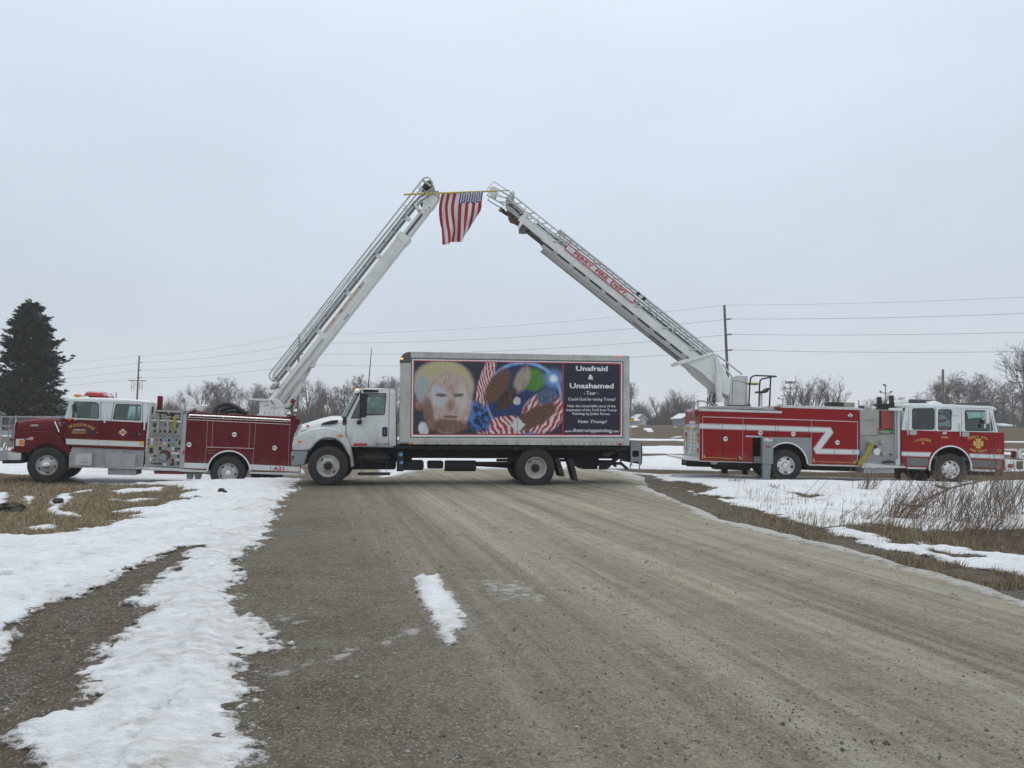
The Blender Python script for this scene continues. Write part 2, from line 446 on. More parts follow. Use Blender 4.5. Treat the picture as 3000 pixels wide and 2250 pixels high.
# ---------------------------------------------------------------- wheels
def wheel(parent, u, v, w0, Rt=.53, wd=.28, rim='rim_white', style='front', side=1, rr=.292, hubmat=None, holes=2):
    """side=1: outer face looks to -w (towards the camera side)"""
    e = empty('wheel', Matrix.Translation((u, w0, v)) @ (Matrix.Identity(4) if side > 0 else Matrix.Rotation(math.pi, 4, 'Z')), parent)
    s = Rt / .53
    prof = [(rr - .01, .06), (rr - .005, .03), (rr + .02, .008), (.40 * s, -.006), (.455 * s, .0), (.50 * s, .012), (.522 * s, .03), (.53 * s, .045)]
    x = .05; g = 5; bw = (wd - .10) / g
    for i in range(g):
        prof += [(.53 * s, x), (.53 * s, x + bw - .012), (.517 * s, x + bw - .010), (.517 * s, x + bw - .002)]; x += bw
    prof += [(.53 * s, wd - .045), (.51 * s, wd - .012), (.42 * s, wd), (rr + .02, wd - .01), (rr - .01, wd - .04)]
    MB().lathe(prof, (0, 0, 0), 56).build('tyre', 'rubber', e, smooth=True, angle=30)
    m = MB()
    if style == 'front':
        pr = [(rr + .004, .012), (rr, .0), (rr - .012, .0), (rr - .02, .02), (rr - .04, .055), (.225, .06), (.19, .035), (.17, .0), (.155, -.012), (.105, -.012), (.10, .01)]
    else:
        pr = [(rr + .004, .012), (rr, .0), (rr - .012, .0), (rr - .02, .03), (rr - .035, .10), (.235, .13), (.20, .125), (.165, .115), (.105, .115), (.10, .13)]
    m.lathe(pr, (0, 0, 0), 44).build('rim', rim, e, smooth=True, angle=50)
    t = -.012 if style == 'front' else .115
    hm = hubmat or 'chassis'
    m = MB()
    if style == 'front': m.lathe([(.105, .0), (.10, -.05), (.085, -.06), (.045, -.062), (.04, -.075), (.0, -.078)], (0, 0, 0), 24)
    else: m.lathe([(.105, .12), (.10, .05), (.085, .03), (.045, .025), (.0, .022)], (0, 0, 0), 24)
    m.build('hub', hm, e, smooth=True)
    m = MB()
    for k in range(10):
        a = 2 * math.pi * (k + .5) / 10; m.lathe([(.017, t + .004), (.017, t - .022), (.011, t - .034), (0, t - .034)], (.132 * math.cos(a), 0, .132 * math.sin(a)), 8)
    kind(m.build('lug_nuts', hm if hubmat else 'dark_grey', e), 'stuff')
    if holes:
        m = MB(); rh_ = .222; tt = .054 if style == 'front' else .118
        for k in range(holes):
            a = R(135) + 2 * math.pi * k / holes
            er = (math.cos(a), math.sin(a)); et = (-er[1], er[0])
            pts = [(rh_ * er[0] + .022 * math.cos(q) * er[0] + .04 * math.sin(q) * et[0], rh_ * er[1] + .022 * math.cos(q) * er[1] + .04 * math.sin(q) * et[1]) for q in [2 * math.pi * i / 12 for i in range(12)]]
            m.prism(pts, tt - .012, tt + .02)
        kind(m.build('hand_holes', 'black', e), 'stuff')
    return e
# ================================================================ ground
def _hash(ix, iy, seed):
    h = (ix.astype(np.int64) * 374761393 + iy.astype(np.int64) * 668265263 + seed * 974634777) & 0xffffffff
    h = ((h ^ (h >> 13)) * 1274126177) & 0xffffffff
    return ((h ^ (h >> 16)) & 0xffff) / 32767.5 - 1.0
def vnoise(x, y, seed=0):
    ix = np.floor(x); iy = np.floor(y); fx = x - ix; fy = y - iy
    fx = fx * fx * (3 - 2 * fx); fy = fy * fy * (3 - 2 * fy)
    a = _hash(ix, iy, seed); b = _hash(ix + 1, iy, seed); c = _hash(ix, iy + 1, seed); d = _hash(ix + 1, iy + 1, seed)
    return (a * (1 - fx) + b * fx) * (1 - fy) + (c * (1 - fx) + d * fx) * fy
def fbm(x, y, o=3, seed=0):
    r = 0; a = .55; 
    for k in range(o):
        r = r + a * vnoise(x * 2 ** k + 17.3 * k, y * 2 ** k - 9.1 * k, seed + k); a *= .5
    return r
def sstep(x, a, b):
    t = np.clip((x - a) / (b - a), 0, 1); return t * t * (3 - 2 * t)
def sdist(X, Y, poly, closed=True):
    """signed distance to polygon, positive inside"""
    P = np.array(poly, float); n = len(P); d = np.full(X.shape, 1e9); ins = np.zeros(X.shape, bool)
    for i in range(n if closed else n - 1):
        x0, y0 = P[i]; x1, y1 = P[(i + 1) % n]; ex, ey = x1 - x0, y1 - y0
        t = np.clip(((X - x0) * ex + (Y - y0) * ey) / (ex * ex + ey * ey + 1e-9), 0, 1)
        d = np.minimum(d, (X - x0 - t * ex) ** 2 + (Y - y0 - t * ey) ** 2)
        if closed and y0 != y1:
            c = ((y0 > Y) != (y1 > Y)) & (X < (x1 - x0) * (Y - y0) / (y1 - y0) + x0); ins ^= c
    d = np.sqrt(d)
    return np.where(ins, d, -d) if closed else d
def gpts(rg_, pts):
    out_ = []
    for x, y in pts:
        q = on_ground(*rg_(x, y)); out_.append((q.x, q.y))
    return out_

LEFT_A, LEFT_B = np.array((-14.4, 25.6)), np.array((-8.2, 27.6))
RIGHT_A, RIGHT_B = np.array((8.0, 28.4)), np.array((16.0, 28.0))
def segblend(X, Y, A, B, za, zb, r0, r1):
    d = B - A; t = ((X - A[0]) * d[0] + (Y - A[1]) * d[1]) / (d @ d)
    tc_ = np.clip(t, -.15, 1.25); dist = np.hypot(X - A[0] - tc_ * d[0], Y - A[1] - tc_ * d[1])
    return 1 - sstep(dist, r0, r1), za + (zb - za) * tc_
def H(X, Y):
    z = .015 * fbm(X * .35, Y * .35, 2, 5)
    dt = sstep(X, 6.0, 8.2) * sstep(Y, 5, 9) * (1 - sstep(Y, 20, 25)) * (1 - sstep(X, 12, 17))
    z = z - .28 * dt
    z = z - .20 * sstep(-X - .27 * Y, 1.0, 9)
    w, zl = segblend(X, Y, LEFT_A, LEFT_B, -.16, -.43, 1.7, 4.2); z = z * (1 - w) + zl * w
    w, zl = segblend(X, Y, RIGHT_A, RIGHT_B, -.16, -.30, 1.6, 4.0); z = z * (1 - w) + zl * w
    far = sstep(Y, 34, 60); z = z * (1 - far) + far * (-.05 + .12 * fbm(X * .05, Y * .08, 3, 8))
    rg_ = sstep(Y + 2.5 * fbm(X * .04, Y * 0, 2, 9), 99, 112)
    z = z * (1 - rg_) + rg_ * 1.5
    return z

ROAD = [(p[0], p[1]) for p in gpts(rr, [(0, 95), (180, 170), (330, 230), (430, 272), (700, 332), (1200, 455), (1700, 600), (2098, 715)])]
ROAD = [(-1.5, 70), (-1, 45), (3.2, 34), (4.6, 28.5)] + ROAD + [(5.0, 5.5), (5.2, 3), (5.5, -8), (7, -60), (-3, -60), (-1.2, -8), (-1.4, 1.5), (-2.2, 5.3), (-3.0, 7.6), (-3.8, 11), (-5.6, 17), (-7.6, 23.5), (-9.5, 29), (-13, 45), (-18, 70)]
def Zroad(X, Y):
    r = X + .235 * Y
    z = H(X, Y) + .03
    ruts = .012 * fbm(r * 2.2, Y * .05, 2, 31) + .006 * fbm(r * 6, Y * .15, 2, 32)
    return z + ruts + .004 * fbm(X * 4, Y * 4, 2, 33)

SNOW_L = gpts(rl, [(1380, 1720), (1440, 1590), (1420, 1510), (1330, 1480), (1300, 1400), (1390, 1320), (1350, 1250), (1310, 1180), (1390, 1140), (1330, 1085), (1430, 1070), (1560, 1045), (1510, 960), (1400, 880), (1380, 840), (1300, 800), (1360, 755), (1240, 730), (1350, 660), (1290, 590), (1310, 520), (1390, 470), (1470, 410), (1450, 380), (1510, 310), (1480, 280), (1540, 230), (1600, 150), (1650, 90)])
SNOW_L = SNOW_L + [(-5.6, 24.5), (-6.6, 27), (-7, 30), (-60, 30), (-60, 0), (-1.1, 2.0)]
MUD = gpts(rl, [(1085, 465), (1000, 475), (900, 500), (820, 545), (720, 600), (500, 720), (350, 760), (220, 800), (90, 900), (150, 960), (60, 1050), (0, 1090), (-300, 1200), (-300, 1450), (0, 1480), (230, 1385), (370, 1290), (420, 1200), (370, 1150), (490, 1060), (500, 1010), (620, 940), (640, 890), (780, 800), (600, 780), (740, 740), (760, 680), (900, 590), (1000, 500)])
MUD2 = gpts(rl, [(-200, 1480), (0, 1540), (120, 1590), (100, 1700), (-200, 1720)])
GRASS_L = gpts(rl, [(-400, 60), (-400, 420), (0, 398), (240, 378), (420, 362), (650, 312), (600, 265), (760, 250), (900, 215), (1000, 178), (1060, 150), (900, 128), (700, 105), (500, 90), (300, 60), (0, 40)])
STRIPS = [gpts(rl, [(330, 150), (390, 155), (380, 200), (320, 240), (400, 265), (510, 290), (420, 298), (330, 280), (240, 255), (270, 200)]),
          gpts(rl, [(120, 345), (250, 325), (360, 350), (180, 362)]), gpts(rl, [(560, 195), (700, 200), (930, 195), (720, 215)]),
          gpts(rl, [(-50, 130), (60, 140), (20, 240), (-100, 240)]), gpts(rl, [(130, 160), (190, 155), (160, 210)]), gpts(rl, [(600, 150), (900, 140), (880, 160), (640, 168)])]
SNOW_R = gpts(rr, [(60, 62), (400, 172), (820, 265), (1080, 358), (1310, 448), (1700, 525), (2098, 605), (2500, 700)]) + [(12, 6), (60, 4), (60, 30), (5.2, 30)]
BROWN_R = gpts(rr, [(1130, 330), (1300, 270), (1500, 270), (1800, 250), (2098, 255), (2500, 260), (2500, 470), (2098, 455), (1700, 420), (1400, 360)])
BROWN_R2 = gpts(rr, [(-60, 55), (200, 62), (370, 100), (300, 125), (60, 80), (-60, 75)])
RIDGE_R = gpts(rr, [(830, 275), (1080, 335), (1300, 400), (1700, 505), (2098, 580), (2600, 700)])
PATCH = gpts(rt, [(775, 620), (830, 598), (880, 612), (930, 600), (960, 650), (1010, 720), (1060, 780), (1100, 880), (1100, 925), (1060, 915), (1050, 1000), (960, 1010), (920, 930), (880, 870), (850, 800), (800, 720)])
ICE = gpts(rt, [(1100, 625), (1400, 620), (1520, 710), (1690, 765), (1480, 755), (1280, 745), (1150, 690)])
ICE_EDGE = gpts(rr, [(-30, 92), (330, 240), (430, 285), (700, 345), (1200, 470), (1700, 618), (2098, 738), (2600, 920)])
ICE_LANE = gpts(rn, [(-300, 1390), (200, 1375), (860, 1425), (1452, 1480), (1452, 1500), (860, 1470), (300, 1440), (-100, 1430)])
def snowT(X, Y):
    n1 = fbm(X * .75, Y * .55, 4, 1); n2 = fbm(X * 2.6, Y * 2.6, 3, 2); n3 = fbm(X * 8, Y * 8, 3, 3)
    sc = np.clip(Y / 9, .45, 2.0)
    T = sdist(X, Y, SNOW_L) + (.12 * n2 + .13 * n3) * sc + .20 * fbm(X * 19, Y * 19, 2, 14) * np.clip(sc, .5, 1)
    near_l = sdist(X, Y, SNOW_L) > -2
    T = np.where(near_l, T, -3)
    T = np.minimum(T, -sdist(X, Y, MUD) * 1.1 + (.18 * n2 + .16 * n3) * sc + .12 * fbm(X * 17, Y * 17, 2, 15) - .02)
    T = np.minimum(T, -sdist(X, Y, MUD2) + (.2 * n2 + .1 * n3))
    g = sdist(X, Y, GRASS_L)
    gt = -np.clip(g, -9, .42) + .72 * n1 + .42 * n2 - .0
    for S in STRIPS: gt = np.maximum(gt, sdist(X, Y, S) + .14 * n2 + .05)
    T = np.minimum(T, np.where(g > -1.2, gt, 9))
    # thin melted spots on the left bank
    T = np.where(T > 0, np.minimum(T, .55 - 2.6 * np.clip(fbm(X * 1.6 + 5, Y * 1.5, 4, 21) - .60, 0, 1) - 2.2 * np.clip(fbm(X * 7, Y * 8, 3, 22) - .40, 0, 1)), T)
    TR = sdist(X, Y, SNOW_R) + .22 * n2 * sc
    TR = np.minimum(TR, -np.clip(sdist(X, Y, BROWN_R), -9, .16) + .55 * n1 + .45 * n2)
    TR = np.minimum(TR, -sdist(X, Y, BROWN_R2) + .3 * n2)
    TR = np.where((TR > 0), np.minimum(TR, .5 - 1.3 * np.clip(fbm(X * .9, Y * .8, 3, 23) - .32, 0, 1) * 3), TR)
    TR = np.maximum(TR, .20 - sdist(X, Y, RIDGE_R, False) * .9 + .08 * n2)
    T = np.maximum(T, TR)
    T = np.maximum(T, np.minimum(sdist(X, Y, PATCH), .14) * 1.6 + .03 * n2 + .03 * n3 + .07 * fbm(X * 19, Y * 11, 2, 16) + .015)
    return T
def snowT_far(X, Y):
    n = fbm(X * .09, Y * .16, 4, 41); nb = fbm(X * .5, Y * .9, 3, 42)
    T = .36 + .85 * n + .25 * nb
    T = T - 1.5 * np.exp(-((Y - 74) / 11) ** 2) - .9 * np.exp(-((Y - 30.6) / 1.0) ** 2) * (X > 2) - .5 * np.exp(-((Y - 46) / 3) ** 2)
    T = np.where(Y > 96, -.50 + 1.4 * nb + .3 * np.exp(-((Y - 98) / 4) ** 2), T)
    T = np.where((np.abs(X + .25 * Y + 1) < 4.2) & (Y < 70), np.minimum(T, (np.abs(X + .25 * Y + 1) - 3.6) * .5 + .3 * nb), T)
    return T
def snow_all(X, Y):
    near = Y < 29.5
    out_ = np.full(X.shape, -3.0)
    if near.any(): out_[near] = snowT(X[near], Y[near])
    fr = ~near
    if fr.any(): out_[fr] = snowT_far(X[fr], Y[fr])
    return out_
def snow_z(X, Y, T):
    t = np.where(T > 0, .055 * sstep(T, .04, .75) + .02 * np.tanh(T * 9), T * .22)
    nearf = 1 - sstep(Y, 20, 30)
    t = t + np.where(T > .02, 1, .35) * (.034 * fbm(X * 2.4, Y * 5.5, 3, 51) * nearf + .012 * fbm(X * 1.5, Y * 1.5, 2, 52) + .020 * fbm(X * 9, Y * 16, 3, 53) * nearf)
    rs = sdist(X, Y, ROAD); b0 = H(X, Y) + .008
    nr = rs > -.3
    if nr.any(): b0[nr] = np.maximum(b0[nr], road_z(X[nr], Y[nr]) + .002)
    return b0 + t

def sheet(name, Ys, ss, zf, mat, mask=None, attrs=None, x_of=None):
    ss = np.array(ss); Ys = np.array(Ys)
    YY, S = np.meshgrid(Ys, ss, indexing='ij')
    XX = S * (np.where(YY > 2, YY, 2 + (2 - YY) * .8))
    XX = XX.ravel(); YY = YY.ravel()
    nr, nc = len(Ys), len(ss)
    idx = np.arange(nr * nc).reshape(nr, nc)
    q = np.stack([idx[:-1, :-1], idx[:-1, 1:], idx[1:, 1:], idx[1:, :-1]], -1).reshape(-1, 4)
    if mask is not None:
        mv = mask(XX, YY); keep = mv[q].any(1); q = q[keep]
        used = np.unique(q); re = np.full(nr * nc, -1); re[used] = np.arange(len(used)); q = re[q]; XX = XX[used]; YY = YY[used]
    Z = zf(XX, YY)
    me = bpy.data.meshes.new(name)
    me.vertices.add(len(XX)); me.vertices.foreach_set('co', np.stack([XX, YY, Z], 1).astype(np.float32).ravel())
    me.loops.add(q.size); me.loops.foreach_set('vertex_index', q.astype(np.int32).ravel())
    me.polygons.add(len(q)); me.polygons.foreach_set('loop_start', np.arange(0, q.size, 4, dtype=np.int32))
    me.update(calc_edges=True); me.validate(); me.shade_smooth()
    for an, fn in (attrs or {}).items():
        at_ = me.attributes.new(an, 'FLOAT', 'POINT'); at_.data.foreach_set('value', fn(XX, YY).astype(np.float32))
    me.materials.append(MATS[mat]); o = bpy.data.objects.new(name, me); COL.objects.link(o)
    return o

# ---- ground materials
M, nt_, bs = newmat('soil'); b = NB(nt_)
pos = b.n('ShaderNodeNewGeometry').outputs['Position']
n1 = b.noise(pos, 1.1, 5); n2 = b.noise(pos, 9, 5, .65); n3 = b.noise(b.mapping(pos, (1, 1, 1)), 60, 3, .7)
grass = b.mix(b.ramp(n2, .3, .7), (.060, .044, .028), (.125, .095, .061))
grass = b.mix(b.ramp(n1, .4, .7), grass, (.100, .078, .052))
vo = b.n('ShaderNodeTexVoronoi', {'Vector': pos, 'Scale': 70.0}).outputs['Color']
vb = b.n('ShaderNodeSeparateColor', {0: vo}).outputs[0]
mud = b.mix(b.ramp(n2, .3, .72), (.060, .049, .037), (.145, .124, .099)); mud = b.mix(b.ramp(vb, .80, .97), mud, (.27, .25, .225))
att = b.n('ShaderNodeAttribute', attribute_name='mud').outputs['Fac']
c = b.mix(b.math('ADD', att, b.ramp(n2, .3, .7, -.2, .2)), grass, mud)
nt_.links.new(c, bs.inputs['Base Color']); bs.inputs['Roughness'].default_value = .95; bs.inputs['Specular IOR Level'].default_value = .2
hh = b.math('ADD', b.math('MULTIPLY', n2, .5), b.math('MULTIPLY', n3, .35))
nt_.links.new(b.bump(hh, .9, .06), bs.inputs['Normal'])

M, nt_, bs = newmat('gravel'); b = NB(nt_)
pos = b.n('ShaderNodeNewGeometry').outputs['Position']
al = b.mapping(pos, (1, 1, 1), (0, 0, R(-13.2)))          # turn the road's run onto the y axis
stre = b.noise(b.mapping(al, (1.0, .028, 1)), 1.35, 6, .62)
stre2 = b.noise(b.mapping(al, (1.0, .022, 1)), 4.4, 5, .6)
big = b.noise(pos, .33, 4, .55); med = b.noise(pos, 2.4, 5, .6); fine = b.noise(pos, 24, 5, .75); vfine = b.noise(pos, 85, 3, .8)
hue = b.noise(pos, .9, 6, .68); stre3 = b.noise(b.mapping(al, (1.0, .015, 1)), 10.0, 4, .6); mot = b.noise(pos, 5.5, 6, .72)
base = b.mix(b.ramp(hue, .38, .62), (.088, .066, .040), (.142, .128, .103))
base = b.mix(b.ramp(big, .38, .66), base, (.165, .140, .100))
sepx = b.n('ShaderNodeSeparateXYZ', {0: al}).outputs[0]
lane = b.ramp(b.math('ADD', sepx, b.ramp(med, .3, .7, -.7, .7)), -.3, 2.6)       # the travelled right hand lanes are paler
streak = b.ramp(b.math('ADD', b.math('ADD', b.math('MULTIPLY', stre, .45), b.math('MULTIPLY', stre2, .33)), b.math('MULTIPLY', stre3, .22)), .42, .58)
pale = b.mix(streak, (.215, .185, .136), b.mix(b.ramp(hue, .42, .6), (.465, .415, .315), (.425, .395, .335)))
c = b.mix(b.math('MULTIPLY', lane, .92), base, pale)
c = b.mix(b.math('MULTIPLY', b.ramp(mot, .50, .72, 0, .6), b.ramp(lane, 0, 1, 1, .45)), c, (.082, .065, .045)); c = b.mix(b.ramp(mot, .30, .46, .35, 0), c, (.27, .245, .20))
c = b.mix(b.ramp(med, .50, .74, 0, .40), c, (.092, .074, .052))
c = b.mix(b.ramp(stre, .26, .42, .35, 0), c, (.11, .09, .064))
c = b.mix(b.ramp(fine, .52, .78, 0, .55), c, (.40, .37, .32)); c = b.mix(b.ramp(fine, .24, .46, .6, 0), c, (.060, .049, .036))
vo = b.n('ShaderNodeTexVoronoi', {'Vector': pos, 'Scale': 75.0}); vs_ = b.n('ShaderNodeSeparateColor', {0: vo.outputs['Color']}).outputs[0]
c = b.mix(b.math('MULTIPLY', b.ramp(vs_, .82, .98), .45), c, (.46, .44, .40)); c = b.mix(b.math('MULTIPLY', b.ramp(vs_, .0, .16, 1, 0), .45), c, (.05, .042, .034))
ice = b.n('ShaderNodeAttribute', attribute_name='ice').outputs['Fac']
im = b.ramp(b.math('ADD', ice, b.math('MULTIPLY', b.math('SUBTRACT', b.noise(pos, 7, 5, .7), .5), 1.5)), .42, .68)
c = b.mix(b.math('MULTIPLY', im, .82), c, (.50, .50, .485))
nt_.links.new(c, bs.inputs['Base Color'])
nt_.links.new(b.ramp(im, 0, 1, .92, .45), bs.inputs['Roughness']); bs.inputs['Specular IOR Level'].default_value = .3
hh = b.math('ADD', b.math('ADD', b.math('MULTIPLY', fine, .5), b.math('MULTIPLY', vfine, .3)), b.math('MULTIPLY', stre2, .5))
nt_.links.new(b.bump(hh, 1.0, .05), bs.inputs['Normal'])

M, nt_, bs = newmat('snow'); b = NB(nt_)
pos = b.n('ShaderNodeNewGeometry').outputs['Position']
d1 = b.noise(pos, 1.0, 5, .6); d2 = b.noise(pos, 6, 5, .65); d3 = b.noise(pos, 34, 4, .75)
thin = b.n('ShaderNodeAttribute', attribute_name='thin').outputs['Fac']
dirty = b.n('ShaderNodeAttribute', attribute_name='dirty').outputs['Fac']
c = b.mix(b.ramp(d2, .3, .7), (.70, .73, .78), (.84, .865, .905))
dm = b.math('MULTIPLY', b.math('ADD', b.ramp(d1, .42, .66, .08, .62), b.math('MULTIPLY', dirty, .6)), b.ramp(b.noise(b.mapping(pos, (1, 2.2, 1)), 4.5, 6, .7), .36, .66))
c = b.mix(dm, c, (.45, .42, .375))
gr_ = b.math('ADD', b.math('MULTIPLY', b.math('SUBTRACT', d3, .5), 1.1), b.math('MULTIPLY', b.math('SUBTRACT', b.noise(pos, 14, 4, .7), .5), .9))
c = b.mix(b.ramp(b.math('ADD', thin, gr_), .32, .9, 0, .72), c, (.36, .335, .30))
nt_.links.new(c, bs.inputs['Base Color']); bs.inputs['Roughness'].default_value = .6; bs.inputs['Specular IOR Level'].default_value = .25
nt_.links.new(b.ramp(b.math('ADD', thin, gr_), .62, .98, 1, 0), bs.inputs['Alpha'])
hh = b.math('ADD', b.math('MULTIPLY', b.noise(b.mapping(pos, (1, 2, 1)), 5, 6, .65), .9), b.math('MULTIPLY', d3, .22))
nt_.links.new(b.bump(hh, .9, .085), bs.inputs['Normal'])

def geo(a, b_, r):
    n = int(math.log(b_ / a) / math.log(r)) + 1; return list(np.geomspace(a, b_, n))
S_NEAR = list(np.linspace(-.80, .80, 430))
S_WIDE = [-40, -14, -6, -3, -1.8, -1.2, -.95] + S_NEAR + [.95, 1.2, 1.8, 3, 6, 14, 40]
YB = [-120, -60, -30, -14, -6, -2, 0, 1, 1.8]
def mud_attr(X, Y):
    v = np.clip(.5 + sdist(X, Y, MUD) * 1.5, 0, 1)
    v = np.maximum(v, np.clip(.5 + sdist(X, Y, MUD2) * 1.5, 0, 1)); v = np.maximum(v, np.clip(1.0 + sdist(X, Y, ROAD) * .9, 0, 1))
    return np.where(Y > 34, np.clip(1.0 + sdist(X, Y, ROAD) * .9, 0, 1), v)
def ground_z(X, Y):
    rs = sdist(X, Y, ROAD)
    md = np.where(Y < 30, np.clip(sdist(X, Y, MUD), 0, .5), 0)
    fine_ = np.where(Y < 40, .014 * fbm(X * 6, Y * 6, 2, 61) + .07 * md * fbm(X * 7, Y * 7, 4, 62), 0)
    return H(X, Y) + fine_ - .10 * sstep(rs, .15, .8)
g = sheet('ground', YB + geo(2.2, 42, 1.010) + geo(43, 3000, 1.03), S_WIDE, ground_z, 'soil', attrs={'mud': mud_attr}); kind(g, 'structure')
def road_mask(X, Y): return sdist(X, Y, ROAD) > -.35
def ice_attr(X, Y):
    e = .78 - np.abs(sdist(X, Y, ICE_EDGE, False) - .05) * 1.7 + .2 * fbm(X * .8, Y * .8, 2, 71)
    e = np.where((Y < 27) & (X > 0), np.clip(e, 0, 1), 0)
    i2 = np.clip(.30 + sdist(X, Y, ICE) * 1.2, 0, .52)
    sp = np.clip(sstep(Y, 19, 25) * sstep(X, 2.2, 4.5) * .75, 0, 1)
    l2 = np.clip(.46 - np.abs(sdist(X, Y, gpts(rt, [(-20, 1180), (280, 1090), (560, 990), (840, 890)]), False)) * 1.6, 0, 1)
    l3 = np.clip(.42 - np.abs(sdist(X, Y, gpts(rt, [(-20, 830), (150, 860), (250, 800)]), False)) * .9, 0, 1)
    l4 = np.clip(.36 - np.abs(sdist(X, Y, gpts(rt, [(1880, 960), (1990, 1010), (2098, 1090)]), False)) * 1.6, 0, 1)
    return np.maximum.reduce([e, i2, sp, l2, l3, l4])
def road_z(X, Y):
    rs = sdist(X, Y, ROAD) + .12 * fbm(X * 2.3, Y * 2.3, 3, 81)
    return Zroad(X, Y) + np.where(rs < .12, (rs - .12) * .35, 0)
road = sheet('gravel_road', YB + geo(2.2, 72, 1.009), [-8, -3, -1.6, -1.1] + list(np.linspace(-.80, .80, 430)) + [1.1, 1.6, 3], road_z, 'gravel', road_mask, {'ice': ice_attr})
kind(road, 'structure')
def snow_mask(X, Y): return snow_all(X, Y) > -.16
def thin_attr(X, Y):
    T = snow_all(X, Y); return np.clip(1 - T * 4.2, 0, 1.3)
def dirty_attr(X, Y):
    e = np.where(Y < 30, np.clip(.85 - np.abs(sdist(X, Y, SNOW_L)) * .55, 0, 1), 0) * (X < 0)
    return np.maximum(e, np.where(Y < 30, np.clip(.7 + sdist(X, Y, ICE_LANE) * 1.0, 0, 1), .15) * (X > 0))
sn = sheet('snow_cover', geo(3.2, 46, 1.0052) + geo(47, 118, 1.02), [-1.3, -1.1, -.95] + list(np.linspace(-.80, .80, 620)) + [.95, 1.1, 1.3, 1.8],
           lambda X, Y: snow_z(X, Y, snow_all(X, Y)), 'snow', snow_mask, {'thin': thin_attr, 'dirty': dirty_attr})
kind(sn, 'structure', 'melting white snow lying in patches beside the gravel road')
# ================================================================ white box truck
gp = on_ground(*rc(590, 1565), z=.02)
BT = Frame(gp, R(7.0), R(.15))
bt = tag(empty('box_truck', BT.mat()), 'white cab box truck with a large printed campaign banner, parked across the gravel road', 'truck')
BW = 2.44
d_ = lambda pts, w=0.0: BT.pl(rd, pts, w)
c_ = lambda pts, w=0.0: BT.pl(rc, pts, w)
# --- cargo box: flat side sheets, rails, rounded corner post
u0, vb_ = BT.p(rd(100, 893)); u1, vb2 = BT.p(rd(2042, 897)); _, vt_ = BT.p(rd(178, 92)); vb_ = (vb_ + vb2) / 2
_, vt2 = BT.p(rd(2042, 124)); vt_ = (vt_ + vt2) / 2
rad = .20
prof = []
def plan(u0, u1, w0, w1, r, n=6):
    out_ = [(u1, w0), (u1, w1)]
    for k in range(n + 1):
        a = R(90 + 90 * k / n); out_.append((u0 + r + r * math.cos(a), w1 - r + r * math.sin(a)))
    for k in range(n + 1):
        a = R(180 + 90 * k / n); out_.append((u0 + r + r * math.cos(a), w0 + r + r * math.sin(a)))
    return out_
def vprism(mb, pl, v0, v1):
    n = len(pl); mb.add([(a, b_, v0) for a, b_ in pl] + [(a, b_, v1) for a, b_ in pl],
                        [tuple(range(n)), tuple(reversed(range(n, 2 * n)))] + [(i, (i + 1) % n, (i + 1) % n + n, i + n) for i in range(n)])
    return mb
def nose(u_0, u_1, v0, v1, r, n=8):
    return [(u_1, v0), (u_1, v1)] + [(u_0 + r - r * math.sin(R(90 * k / n)), v1 - r + r * math.cos(R(90 * k / n))) for k in range(n + 1)] + [(u_0, v0)]
box = MB().prism(nose(u0 - .14, u1, vb_ + .01, vt_ - .02, .26), 0, BW).build('cargo_box', 'box_alu', bt, bevel=.07, seg=4, angle=25)
MB().box(u0 + .12, u1 + .004, -.012, .02, vb_, vb_ + .165).build('bottom_rail', 'box_alu', bt, bevel=.006)
MB().box(u0 + .14, u1 + .003, -.012, .03, vt_ - .15, vt_).build('top_rail', 'box_alu', bt, bevel=.008)
MB().box(u1 - .155, u1 + .012, -.016, .05, vb_ + .003, vt_ - .003).build('corner_post', 'box_alu', bt, bevel=.006)
MB().prism(nose(u0 - .15, u0 + .16, vt_ - .32, vt_ + .002, .27), -.008, BW + .008).build('corner_cap', 'cap_grey', bt, bevel=.06, seg=4, angle=25)
MB().box(u0 + .17, u1 + .01, .05, BW - .05, vt_ - .02, vt_ + .012).build('roof', 'box_alu', bt, bevel=.01)
m = MB()
for i in range(60):
    x = u0 + .2 + (u1 - u0 - .4) * i / 59
    for v in (vt_ - .128, vb_ + .148): m.box(x, x + .035, -.018, -.008, v - .008, v + .008)
kind(m.build('rivets', 'white_vinyl', bt), 'stuff')
m = MB()
for x in (287, 388, 488, 588, 687, 786, 884, 983, 1080, 1178, 1370, 1466, 1560, 1608, 1655, 1702, 1750, 1797, 1845, 1892, 1938):
    for y in (877, 890):
        a, v = BT.p(rd(x, y)); m.box(a - .008, a + .008, -.02, -.01, v - .012, v + .012)
kind(m.build('rail_bolts', 'black', bt), 'stuff')
for x, y, mt in ((80, 150, 'amber_lit'), (165, 882, 'amber'), (1950, 129, 'red_lit'), (1965, 887, 'red_lens')):
    a, v = BT.p(rd(x, y)); h = .03 if mt.endswith('lit') else .035
    MB().box(a - h * 1.3, a + h * 1.3, -.035, .05, v - h * .7, v + h * .7).build('marker_light', mt, bt, bevel=.008)
# --- banner: frame bands and a generic mural in the same colours
def flat(name, pts, mt, w, par, rg_=rd, th=.0025):
    return MB().prism(BT.pl(rg_, pts), w - th, w).build(name, mt, par)
ban = flat('banner', [(160, 145), (1993, 175), (1990, 832), (155, 832)], 'navy', 0, bt)
flat('white_band', [(168, 153), (1986, 182), (1983, 825), (162, 825)], 'white_vinyl', -.003, ban)
flat('red_band', [(181, 163), (1975, 190), (1972, 812), (174, 808)], 'red_vinyl', -.006, ban)
PB = [(190, 172), (1468, 190), (1466, 800), (184, 798)]
flat('text_ground', [(1480, 190), (1962, 201), (1962, 802), (1478, 801)], 'navy', -.009, ban)
